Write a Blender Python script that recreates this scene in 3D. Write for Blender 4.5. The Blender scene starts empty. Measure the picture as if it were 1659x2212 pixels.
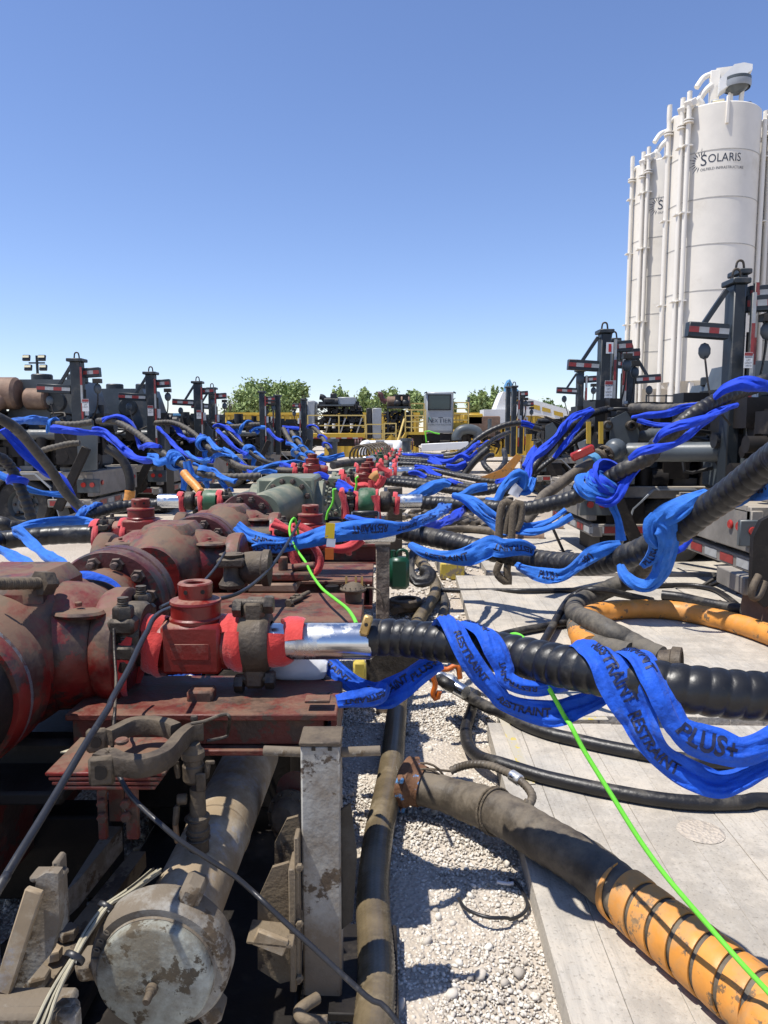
import bpy, bmesh, math, random
import numpy as np
from mathutils import Vector, Matrix, noise, Quaternion
random.seed(7); RNG = np.random.default_rng(7)
S = bpy.context.scene
COL = S.collection
PI = math.pi
# ------------------------------------------------------------------ camera
H, PITCH = 1.85, math.atan(173/1597.6)
cam_d = bpy.data.cameras.new('camera'); cam = bpy.data.objects.new('camera', cam_d); COL.objects.link(cam)
cam_d.sensor_fit = 'VERTICAL'; cam_d.sensor_height = 36; cam_d.lens = 26
cam_d.clip_start = .05; cam_d.clip_end = 3000
cam.location = (0, 0, H); cam.rotation_euler = (PI/2-PITCH, 0, 0)
S.camera = cam
# ------------------------------------------------------------------ light
SUN = Vector((-.40, -.13, 1)).normalized()
EL = math.asin(SUN.z)
w = bpy.data.worlds.new('World'); S.world = w; w.use_nodes = True
nt = w.node_tree; bg = nt.nodes['Background']
sky = nt.nodes.new('ShaderNodeTexSky'); sky.sky_type = 'NISHITA'; sky.sun_disc = False
sky.sun_elevation = EL; sky.sun_rotation = math.atan2(SUN.x, SUN.y)
sky.altitude = 0; sky.air_density = 1.0; sky.dust_density = .05; sky.ozone_density = 2.2
tn = nt.nodes.new('ShaderNodeVectorMath'); tn.operation = 'MULTIPLY'; tn.inputs[1].default_value = (.96, .97, 1.17); nt.links.new(sky.outputs[0], tn.inputs[0]); nt.links.new(tn.outputs[0], bg.inputs[0]); bg.inputs[1].default_value = .12
sd = bpy.data.lights.new('sun', 'SUN'); sd.energy = 5.0; sd.angle = math.radians(.53); sd.color = (1, .955, .88)
so = bpy.data.objects.new('sun', sd); COL.objects.link(so)
so.rotation_euler = SUN.to_track_quat('Z', 'Y').to_euler(); so.location = (-8, -5, 20)
vs = S.view_settings
vs.view_transform = 'Standard'; vs.look = 'None'; vs.gamma = 1; vs.exposure = 0.30; vs.use_curve_mapping = False
S.render.engine = 'CYCLES'
S.cycles.max_bounces = 5; S.cycles.diffuse_bounces = 2; S.cycles.glossy_bounces = 3; S.cycles.transparent_max_bounces = 6
# ------------------------------------------------------------------ picture -> place helpers
T = {'V': (0, 0, 1, 1), 'Z0': (0, 1520.7, 1/3, 1/3), 'Z1': (0, 1060, .3472, .3472), 'Z2': (518.4, 979.3, .3472, .3472),
     'Z3': (1083, 979.3, .3472, .3472), 'Z4': (518.4, 1520.7, .3472, .3472), 'Z5': (1083, 1520.7, .3472, .3472),
     'Y1': (0, 748.8, .2778, .2778), 'Y2': (403.2, 777.6, .2431, .2431), 'Y3': (691.2, 777.6, .2778, .2778),
     'Y4': (1094.4, 662.4, .3403, .3403), 'Y5': (1324.8, 103.7, .2014, .2014), 'Y6': (1324.8, 489.6, .2014, .2014)}
def ray(tag, x, y):
    a, b, c, d = T[tag]; vx = (a+c*x-829.5)/1597.6; vy = (b+d*y-1106)/1597.6
    cp, sp = math.cos(PITCH), math.sin(PITCH)
    return Vector((vx, cp-vy*sp, -(vy*cp+sp)))
def P(tag, x, y, D):            # the place at distance D (metres along y) seen there
    r = ray(tag, x, y); return Vector((0, 0, H))+r*(D/r.y)
def G(tag, x, y, z=0.0):        # the place at height z seen there
    r = ray(tag, x, y); return Vector((0, 0, H))+r*((z-H)/r.z)
def EX(*q): return [Vector(p) for p in q]     # where things run on beyond the picture's edge
def PP(tag, L): return [P(tag, *p) for p in L]
def GG(tag, L, z=0.0): return [G(tag, p[0], p[1], p[2] if len(p) > 2 else z) for p in L]
# ------------------------------------------------------------------ materials
MATS = {}
def M(name, col, rough=.6, metal=0, var=.18, scale=9, bump=.15, bscale=60, dust=0, dcol=(.36, .30, .22), chip=None, camt=.35, cscale=7, spec=.5, sheen=0, coat=0, topdust=0, mud=None):
    if name in MATS: return MATS[name]
    m = bpy.data.materials.new(name); m.use_nodes = True; t = m.node_tree; N = t.nodes; L = t.links
    b = N['Principled BSDF']; b.inputs['Roughness'].default_value = rough; b.inputs['Metallic'].default_value = metal
    b.inputs['Specular IOR Level'].default_value = spec
    if sheen: b.inputs['Sheen Weight'].default_value = sheen
    if coat: b.inputs['Coat Weight'].default_value = coat; b.inputs['Coat Roughness'].default_value = .15
    tc = N.new('ShaderNodeTexCoord')
    n1 = N.new('ShaderNodeTexNoise'); n1.inputs['Scale'].default_value = scale; n1.inputs['Detail'].default_value = 8; n1.inputs['Roughness'].default_value = .65
    L.new(tc.outputs['Object'], n1.inputs['Vector'])
    r1 = N.new('ShaderNodeMapRange'); r1.inputs[1].default_value = .3; r1.inputs[2].default_value = .7
    r1.inputs[3].default_value = 1-var; r1.inputs[4].default_value = 1+var; L.new(n1.outputs[0], r1.inputs[0])
    mul = N.new('ShaderNodeVectorMath'); mul.operation = 'SCALE'; mul.inputs[0].default_value = col[:3]; L.new(r1.outputs[0], mul.inputs['Scale'])
    out = mul.outputs[0]
    rough_out = None
    if chip:
        n2 = N.new('ShaderNodeTexNoise'); n2.inputs['Scale'].default_value = cscale; n2.inputs['Detail'].default_value = 10; n2.inputs['Roughness'].default_value = .7
        L.new(tc.outputs['Object'], n2.inputs['Vector'])
        r2 = N.new('ShaderNodeMapRange'); th = .60-.22*camt; r2.inputs[1].default_value = th; r2.inputs[2].default_value = th+.03; L.new(n2.outputs[0], r2.inputs[0])
        mx = N.new('ShaderNodeMix'); mx.data_type = 'RGBA'; L.new(r2.outputs[0], mx.inputs[0]); L.new(out, mx.inputs[6]); mx.inputs[7].default_value = (*chip, 1); out = mx.outputs[2]
    if dust or topdust:
        n3 = N.new('ShaderNodeTexNoise'); n3.inputs['Scale'].default_value = scale*.6; n3.inputs['Detail'].default_value = 9; n3.inputs['Roughness'].default_value = .72
        mp = N.new('ShaderNodeMapping'); mp.inputs['Location'].default_value = (3.1, 1.7, 5.2); L.new(tc.outputs['Object'], mp.inputs[0]); L.new(mp.outputs[0], n3.inputs['Vector'])
        ge = N.new('ShaderNodeNewGeometry'); sx = N.new('ShaderNodeSeparateXYZ'); L.new(ge.outputs['Normal'], sx.inputs[0])
        up = N.new('ShaderNodeMapRange'); up.inputs[1].default_value = -.1; up.inputs[2].default_value = .95; up.inputs[3].default_value = 0; up.inputs[4].default_value = topdust; L.new(sx.outputs[2], up.inputs[0])
        ad = N.new('ShaderNodeMath'); ad.operation = 'ADD'; L.new(n3.outputs[0], ad.inputs[0]); L.new(up.outputs[0], ad.inputs[1])
        if mud:
            so_ = N.new('ShaderNodeSeparateXYZ'); L.new(tc.outputs['Object'], so_.inputs[0]); mm = N.new('ShaderNodeMapRange'); mm.inputs[1].default_value = mud[1]; mm.inputs[2].default_value = mud[0]; mm.inputs[4].default_value = mud[2]; L.new(so_.outputs[2], mm.inputs[0])
            a2 = N.new('ShaderNodeMath'); a2.operation = 'ADD'; L.new(ad.outputs[0], a2.inputs[0]); L.new(mm.outputs[0], a2.inputs[1]); ad = a2
        r3 = N.new('ShaderNodeMapRange'); lo = .62-.35*dust; r3.inputs[1].default_value = lo; r3.inputs[2].default_value = lo+.20; r3.inputs[4].default_value = .82; L.new(ad.outputs[0], r3.inputs[0])
        mx = N.new('ShaderNodeMix'); mx.data_type = 'RGBA'; L.new(r3.outputs[0], mx.inputs[0]); L.new(out, mx.inputs[6]); mx.inputs[7].default_value = (*dcol, 1); out = mx.outputs[2]
        rr = N.new('ShaderNodeMapRange'); rr.inputs[3].default_value = rough; rr.inputs[4].default_value = .92; L.new(r3.outputs[0], rr.inputs[0]); L.new(rr.outputs[0], b.inputs['Roughness'])
        if metal:
            mr = N.new('ShaderNodeMapRange'); mr.inputs[3].default_value = metal; mr.inputs[4].default_value = 0; L.new(r3.outputs[0], mr.inputs[0]); L.new(mr.outputs[0], b.inputs['Metallic'])
    L.new(out, b.inputs['Base Color'])
    if bump:
        n4 = N.new('ShaderNodeTexNoise'); n4.inputs['Scale'].default_value = bscale; n4.inputs['Detail'].default_value = 6; L.new(tc.outputs['Object'], n4.inputs['Vector'])
        bp = N.new('ShaderNodeBump'); bp.inputs['Strength'].default_value = bump; bp.inputs['Distance'].default_value = .01; L.new(n4.outputs[0], bp.inputs['Height'])
        L.new(bp.outputs[0], b.inputs['Normal'])
    MATS[name] = m; return m
RED = M('red_paint', (.15, .011, .009), .36, dust=.26, topdust=.20, dcol=(.165, .11, .068), chip=(.045, .022, .018), camt=.42, var=.35, bump=.3, bscale=25)
REDV = M('valve_red_paint', (.16, .010, .007), .36, dust=.14, topdust=.14, dcol=(.30, .19, .13), var=.25, bump=.12)
REDB = M('beam_red_paint', (.11, .018, .012), .52, dust=.26, topdust=.14, dcol=(.18, .10, .062), chip=(.06, .035, .025), camt=.4, bump=.3)
MAROON = M('maroon_steel', (.085, .022, .020), .42, dust=.2, topdust=.10, dcol=(.19, .13, .095), chip=(.05, .04, .035), camt=.4, var=.3, bump=.2)
GREEN = M('olive_paint', (.145, .165, .115), .45, dust=.18, topdust=.12, dcol=(.27, .25, .18), var=.15, bump=.12)
GREENV = M('valve_green_paint', (.022, .09, .035), .45, dust=.3, topdust=.1, dcol=(.22, .22, .16), var=.3)
STEEL = M('oily_dark_steel', (.040, .034, .028), .42, .55, dust=.24, topdust=.10, dcol=(.17, .135, .095), var=.4, bump=.3)
STEELD = M('dusty_cast_steel', (.065, .050, .036), .55, .3, dust=.34, topdust=.10, dcol=(.15, .115, .075), var=.35, bump=.4)
BOLT = M('bolt_steel', (.05, .038, .034), .4, .5, dust=.25, topdust=.1, dcol=(.20, .14, .11), var=.3)
CHROME = M('chrome', (.62, .64, .66), .22, 1, dust=.16, topdust=.05, dcol=(.38, .36, .32), var=.1, bump=.05, bscale=30)
RUB = M('black_rubber', (.012, .012, .013), .38, var=.4, dust=.24, dcol=(.10, .095, .085), bump=.12, bscale=45, spec=.45)
RUBD = M('dusty_black_rubber', (.014, .013, .013), .42, var=.4, dust=.20, topdust=.08, dcol=(.10, .088, .070), bump=.3, bscale=40)
RUBG = M('grey_dusty_rubber', (.040, .036, .031), .55, var=.35, dust=.42, topdust=.10, dcol=(.155, .135, .105), bump=.3, bscale=40)
RUBT = M('tan_dusty_rubber', (.070, .056, .040), .5, var=.3, dust=.42, topdust=.06, dcol=(.19, .155, .11), bump=.3, bscale=40)
ORANGE = M('orange_guard', (.62, .255, .045), .48, var=.14, dust=.34, topdust=.0, dcol=(.40, .25, .12), chip=(.16, .10, .05), camt=.10, cscale=11, bump=.15, bscale=30)
BLUE = M('blue_webbing', (.007, .080, .50), .72, dust=.14, topdust=.02, dcol=(.07, .12, .30), var=.22, scale=18, bump=.7, bscale=42, sheen=.1, spec=.3)
BLUE2 = M('faded_blue_webbing', (.022, .14, .52), .75, var=.2, scale=14, bump=.3, bscale=120, sheen=.1, spec=.3)
BLUE3 = M('royal_blue_webbing', (.005, .045, .50), .7, var=.2, scale=14, bump=.3, bscale=120, sheen=.1, spec=.3)
REDC = M('red_webbing', (.50, .022, .016), .75, var=.12, scale=20, bump=.35, bscale=100, sheen=.4)
PINK = M('faded_red_webbing', (.54, .04, .045), .8, var=.12, scale=20, bump=.35, bscale=100, sheen=.4)
INK = M('black_ink', (.006, .012, .05), .6, var=.2, bump=0)
BRASS = M('brass', (.55, .36, .13), .45, .7, dust=.1)
CABLE = M('black_cable', (.02, .02, .022), .4, var=.3, dust=.15, dcol=(.12, .11, .1), bump=.1)
WIRE = M('tan_wire', (.42, .38, .27), .7, var=.3, dust=.3, dcol=(.3, .25, .18))
ROPE = M('neon_green_rope', (.15, .62, .04), .6, var=.05, bump=.1, bscale=150)
FUZZ = M('fuzzy_rope', (.14, .11, .075), .95, var=.5, scale=60, bump=.8, bscale=200)
WHITEP = M('chipped_white_paint', (.33, .32, .285), .55, dust=.74, topdust=.05, dcol=(.125, .088, .05), chip=(.045, .03, .02), camt=.22, cscale=6, bump=.3)
CREAMP = M('muddy_cream_paint', (.42, .36, .27), .6, dust=.72, topdust=.0, dcol=(.24, .17, .095), chip=(.40, .40, .40), camt=.15, var=.25, bump=.25, bscale=20, cscale=4)
CAPP = M('scuffed_cap_paint', (.33, .35, .31), .5, dust=.64, topdust=.0, dcol=(.115, .088, .052), chip=(.035, .03, .022), camt=.30, cscale=14, bump=.25, var=.2)
OLIVEM = M('muddy_bracket_paint', (.17, .13, .085), .6, dust=.5, dcol=(.17, .13, .08), chip=(.05, .035, .025), camt=.3, bump=.4)
DARKM = M('dark_grimy_metal', (.014, .011, .009), .6, .3, dust=.16, topdust=.05, dcol=(.07, .055, .04), var=.4)  # grimy metal, base also lowered so the shaded lower parts go near black
SILO = M('silo_white', (.74, .69, .60), .5, var=.10, scale=.5, dust=.12, dcol=(.50, .44, .34), bump=0)
SILOC = M('silo_pipe_white', (.78, .73, .64), .5, var=.05, scale=1, bump=0)
GREYP = M('truck_grey_paint', (.075, .088, .095), .4, var=.2, dust=.22, topdust=.10, dcol=(.19, .17, .14), scale=3, bump=.05)
DGREY = M('truck_dark_paint', (.018, .024, .029), .45, var=.3, dust=.14, topdust=.08, dcol=(.15, .135, .115), scale=4, bump=.05)
LGREY = M('light_grey_paint', (.30, .32, .34), .4, var=.1, dust=.15, topdust=.1, dcol=(.32, .29, .24), scale=3, bump=.03)
DECK = M('dusty_deck', (.20, .185, .165), .6, var=.3, dust=.4, topdust=.2, dcol=(.38, .33, .26), scale=3, bump=.1)
BLACKM = M('engine_black', (.012, .012, .013), .5, var=.4, scale=6, dust=.12, topdust=.1, dcol=(.1, .09, .075), bump=0)
YEL = M('yellow_paint', (.52, .33, .03), .5, var=.12, dust=.2, topdust=.1, dcol=(.38, .3, .16), scale=2, bump=0)
YELR = M('yellow_rail_paint', (.60, .44, .14), .5, var=.08, bump=0)
TAPER = M('reflective_red_tape', (.27, .03, .028), .4, var=.3, dust=.2, dcol=(.2,.13,.11), bump=0)
TAPEW = M('reflective_white_tape', (.36, .37, .37), .4, var=.2, dust=.2, bump=0)
GLASS = M('dark_glass', (.015, .03, .035), .08, var=.1, bump=0, spec=.7)
TYRE = M('tyre_rubber', (.022, .021, .020), .75, var=.3, dust=.3, topdust=.1, dcol=(.13, .115, .09), bump=.2)
RUST = M('rusty_brown_steel', (.20, .125, .085), .7, .2, var=.3, dust=.3, dcol=(.3, .22, .16), scale=5, bump=.1)
WHITE = M('white_paint', (.70, .70, .68), .45, var=.06, scale=2, dust=.1, dcol=(.5, .45, .36), bump=0)
LBLUE = M('light_blue_paint', (.08, .24, .42), .5, var=.15, bump=0)
NAVY = M('navy_ink', (.02, .03, .05), .6, bump=0)
SHEETW = M('white_plastic_sheet', (.62, .63, .66), .35, var=.05, bump=.2, bscale=12)
LAMPG = M('lamp_lens', (.75, .70, .48), .2, var=.05, bump=0)
LIGHTR = M('tail_lens', (.38, .03, .025), .25, var=.1, bump=0)
WOODY = M('yellow_painted_wood', (.50, .38, .06), .7, var=.2, chip=(.25, .20, .13), camt=.4)
# ------------------------------------------------------------------ mesh builder
def ortho(ax):
    ax = Vector(ax).normalized(); a = Vector((0, 0, 1)) if abs(ax.z) < .9 else Vector((1, 0, 0))
    x = a.cross(ax).normalized(); return x, ax.cross(x), ax
def crom(pts, per=8):
    p = [Vector(q) for q in pts]
    if len(p) < 3: return [p[0].lerp(p[-1], i/per) for i in range(per+1)]
    p = [p[0]*2-p[1]]+p+[p[-1]*2-p[-2]]; out = []
    for i in range(1, len(p)-2):
        a, b, c, d = p[i-1:i+3]
        for k in range(per):
            t = k/per; out.append(.5*((2*b)+(c-a)*t+(2*a-5*b+4*c-d)*t*t+(3*b-a-3*c+d)*t**3))
    out.append(p[-2]); return out
def resample(pts, step):
    A = np.array([tuple(p) for p in pts]); d = np.linalg.norm(np.diff(A, axis=0), axis=1); s = np.concatenate([[0], np.cumsum(d)])
    n = max(3, int(s[-1]/step)+1); q = np.linspace(0, s[-1], n)
    return np.stack([np.interp(q, s, A[:, k]) for k in range(3)], 1), q
def frames(A):
    Tn = np.gradient(A, axis=0); Tn /= np.linalg.norm(Tn, axis=1)[:, None]+1e-9
    up = np.array([0, 0, 1.]) if abs(Tn[0][2]) < .9 else np.array([1., 0, 0])
    n = up-Tn[0]*up.dot(Tn[0]); n /= np.linalg.norm(n); Ns = [n]
    for i in range(1, len(A)):
        n = Ns[-1]-Tn[i]*Ns[-1].dot(Tn[i]); n /= np.linalg.norm(n)+1e-9; Ns.append(n)
    Ns = np.array(Ns); return Tn, Ns, np.cross(Tn, Ns)
WLOC = {}
class MB:
    def __init__(s): s.v = []; s.f = []
    def add(s, vs, fs):
        o = len(s.v); s.v += [tuple(v) for v in vs]; s.f += [tuple(o+i for i in f) for f in fs]; return s
    def hull(s, vs, fs):        # faces re-wound so that they look away from the centre
        vs = [Vector(v) for v in vs]; c = sum(vs, Vector())/len(vs); g = []
        for f in fs:
            fc = sum((vs[i] for i in f), Vector())/len(f); n = (vs[f[1]]-vs[f[0]]).cross(vs[f[2]]-vs[f[0]])
            g.append(f if n.dot(fc-c) > 0 else tuple(reversed(f)))
        return s.add(vs, g)
    def box(s, c, sz, R=None, b=0):
        hx, hy, hz = [q/2 for q in sz]; c = Vector(c); b = min(b, hx*.6, hy*.6, hz*.6)
        if b <= 0:
            vs = [Vector((x, y, z)) for x in (-hx, hx) for y in (-hy, hy) for z in (-hz, hz)]
            fs = [(0, 1, 3, 2), (4, 6, 7, 5), (0, 4, 5, 1), (2, 3, 7, 6), (0, 2, 6, 4), (1, 5, 7, 3)]
        else:
            vs = []; ix = {}
            for a in (-1, 1):
                for e in (-1, 1):
                    for g in (-1, 1):
                        for k in range(3):
                            ix[a, e, g, k] = len(vs); vs.append(Vector((a*(hx-(k != 0)*b), e*(hy-(k != 1)*b), g*(hz-(k != 2)*b))))
            fs = []; o = ((-1, -1), (1, -1), (1, 1), (-1, 1))
            for q in (-1, 1):
                fs += [tuple(ix[q, i, j, 0] for i, j in o), tuple(ix[i, q, j, 1] for i, j in o), tuple(ix[i, j, q, 2] for i, j in o)]
            for i in (-1, 1):
                for j in (-1, 1):
                    fs += [(ix[i, j, -1, 0], ix[i, j, 1, 0], ix[i, j, 1, 1], ix[i, j, -1, 1]), (ix[i, -1, j, 0], ix[i, 1, j, 0], ix[i, 1, j, 2], ix[i, -1, j, 2]),
                           (ix[-1, i, j, 1], ix[1, i, j, 1], ix[1, i, j, 2], ix[-1, i, j, 2])]
                    fs += [(ix[i, j, g, 0], ix[i, j, g, 1], ix[i, j, g, 2]) for g in (-1, 1)]
        if R is not None: vs = [R @ v for v in vs]
        return s.hull([c+v for v in vs], fs)
    def bar(s, a, b, wd, ht, bev=0, roll=0):     # box between two points
        a, b = Vector(a), Vector(b); x, y, z = ortho(b-a)
        if abs(z.z) < .9: y = z.cross(x) if z.cross(x).z > 0 else -z.cross(x)
        R = Matrix((x, y, z)).transposed() @ Matrix.Rotation(roll, 3, 'Z')
        return s.box((a+b)/2, (wd, ht, (b-a).length), R, bev)
    def lathe(s, o, ax, prof, n=24):
        x, y, z = ortho(ax); o = Vector(o); vs = []; fs = []; rows = []
        for r, h in prof:
            if r < 1e-6: rows.append([len(vs)]*n); vs.append(o+z*h)
            else:
                rows.append(list(range(len(vs), len(vs)+n)))
                vs += [o+z*h+(x*math.cos(2*PI*k/n)+y*math.sin(2*PI*k/n))*r for k in range(n)]
        for a, b in zip(rows, rows[1:]):
            for k in range(n):
                q = [a[k], a[(k+1) % n], b[(k+1) % n], b[k]]; q2 = []
                for i in q:
                    if i not in q2: q2.append(i)
                if len(q2) > 2: fs.append(tuple(q2))
        return s.add(vs, fs)
    def cyl(s, a, b, r, r1=None, n=16, bev=0):
        a, b = Vector(a), Vector(b); h = (b-a).length; r1 = r if r1 is None else r1
        pr = [(0, 0), (r-bev, 0)]+([(r, bev)] if bev else [])+([(r1, h-bev)] if bev else [])+[(r1-bev, h), (0, h)]
        return s.lathe(a, b-a, pr, n)
    def ring(s, o, ax, ro, ri, h, n=28, bev=0):
        o = Vector(o)-Vector(ax).normalized()*h/2
        return s.lathe(o, ax, [(ri, 0), (ro-bev, 0), (ro, bev), (ro, h-bev), (ro-bev, h), (ri, h), (ri, 0)], n)
    def hexp(s, o, ax, r, h, n=6):
        return s.lathe(o, ax, [(0, 0), (r, 0), (r, h*.82), (r*.86, h), (0, h)], n)
    def ball(s, c, r, n=14, sc=(1, 1, 1)):
        m = MB(); m.lathe((0, 0, 0), (0, 0, 1), [(math.sin(PI*i/(n//2))*r, -math.cos(PI*i/(n//2))*r) for i in range(n//2+1)], n)
        return s.add([Vector(c)+Vector((v[0]*sc[0], v[1]*sc[1], v[2]*sc[2])) for v in m.v], m.f)
    def tube(s, pts, r, n=8, step=None, smooth=6, rf=None, closed=False):
        q = crom(pts, smooth) if smooth else pts
        A, S_ = resample(q, step) if step else (np.array([tuple(p) for p in q]), np.linspace(0, 1, len(q)))
        Tn, Ns, Bs = frames(A); th = np.linspace(0, 2*PI, n, endpoint=False); k = len(A)
        rr = np.full((k, n), r) if rf is None else rf(S_[:, None], th[None, :])
        V = A[:, None, :]+rr[:, :, None]*(Ns[:, None, :]*np.cos(th)[None, :, None]+Bs[:, None, :]*np.sin(th)[None, :, None])
        o = len(s.v); s.v += [tuple(x) for x in V.reshape(-1, 3)]
        for i in range(k-1):
            for j in range(n):
                j2 = (j+1) % n; s.f.append((o+i*n+j, o+i*n+j2, o+(i+1)*n+j2, o+(i+1)*n+j))
        s.f.append(tuple(o+j for j in reversed(range(n)))); s.f.append(tuple(o+(k-1)*n+j for j in range(n)))
        return s
    def prism(s, poly, h, Mx):   # polygon in local xy, extruded h along local z
        n = len(poly); vs = [Mx @ Vector((x, y, 0)) for x, y in poly]+[Mx @ Vector((x, y, h)) for x, y in poly]
        ar = sum(poly[i][0]*poly[(i+1) % n][1]-poly[(i+1) % n][0]*poly[i][1] for i in range(n))
        fs = [tuple(reversed(range(n))), tuple(range(n, 2*n))]+[(i, (i+1) % n, n+(i+1) % n, n+i) for i in range(n)]
        if ar*h < 0: fs = [tuple(reversed(f)) for f in fs]
        return s.add(vs, fs)
    def xf(s, Mx): s.v = [tuple(Mx @ Vector(v)) for v in s.v]; return s
    def obj(s, name, mat, parent=None, label=None, cat=None, group=None, kind=None, ang=38, flat=False):
        A = np.array(s.v); lo, hi = A.min(0), A.max(0); c = (lo+hi)/2
        if parent is None: c[2] = lo[2]
        me = bpy.data.meshes.new(name); me.from_pydata([tuple(v) for v in (A-c)], [], s.f); me.materials.append(mat)
        if not flat:
            me.polygons.foreach_set('use_smooth', [True]*len(me.polygons)); me.set_sharp_from_angle(angle=math.radians(ang))
        return place(bpy.data.objects.new(name, me), Vector(c), parent, label, cat, group, kind)
def place(o, c, parent=None, label=None, cat=None, group=None, kind=None):
    COL.objects.link(o); WLOC[o.name] = Vector(c)
    if parent is not None: o.parent = parent; o.location = Vector(c)-WLOC[parent.name]
    else: o.location = c
    tag(o, label, cat, group, kind); return o
def tag(o, label=None, cat=None, group=None, kind=None):
    if label: o['label'] = label
    if cat: o['category'] = cat
    if group: o['group'] = group
    if kind: o['kind'] = kind
    return o
def thing(name, label, cat, loc, group=None):
    return place(bpy.data.objects.new(name, None), Vector(loc), None, label, cat, group)
def inst(me, name, parent, Mw):          # another piece that shares a mesh
    o = bpy.data.objects.new(name, me); COL.objects.link(o); o.parent = parent
    o.matrix_local = Matrix.Translation(-WLOC[parent.name]) @ Mw; WLOC[o.name] = Mw.translation.copy(); return o
def mesh_of(mb, mat, name='piece', ang=38):
    me = bpy.data.meshes.new(name); me.from_pydata(mb.v, [], mb.f); me.materials.append(mat)
    me.polygons.foreach_set('use_smooth', [True]*len(me.polygons)); me.set_sharp_from_angle(angle=math.radians(ang)); return me
def copy_tree(o, delta, parent=None, **kw):
    c = o.copy(); COL.objects.link(c); WLOC[c.name] = WLOC[o.name]+Vector(delta)
    if parent is None: c.location = o.location+Vector(delta); tag(c, **kw)
    else: c.parent = parent
    for ch in list(o.children): copy_tree(ch, delta, c)
    return c
TXT = {}
def text_mesh(s, size, ext=0, sub=0, font_off=0):
    k = (s, size, ext, sub, font_off)
    if k in TXT: return TXT[k]
    cu = bpy.data.curves.new('txt', 'FONT'); cu.body = s; cu.size = size; cu.extrude = ext; cu.align_x = 'CENTER'; cu.align_y = 'CENTER'; cu.resolution_u = 3; cu.offset = font_off
    o = bpy.data.objects.new('txt', cu); COL.objects.link(o); me = bpy.data.meshes.new_from_object(o)
    bm = bmesh.new(); bm.from_mesh(me); bmesh.ops.triangulate(bm, faces=bm.faces[:])
    for _ in range(sub): bmesh.ops.subdivide_edges(bm, edges=[e for e in bm.edges if e.calc_length() > size*.16], cuts=1, use_grid_fill=False); bmesh.ops.triangulate(bm, faces=bm.faces[:])
    bm.verts.ensure_lookup_table()
    r = ([tuple(v.co) for v in bm.verts], [tuple(v.index for v in f.verts) for f in bm.faces]); bm.free()
    bpy.data.objects.remove(o); bpy.data.meshes.remove(me); TXT[k] = r; return r
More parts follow.
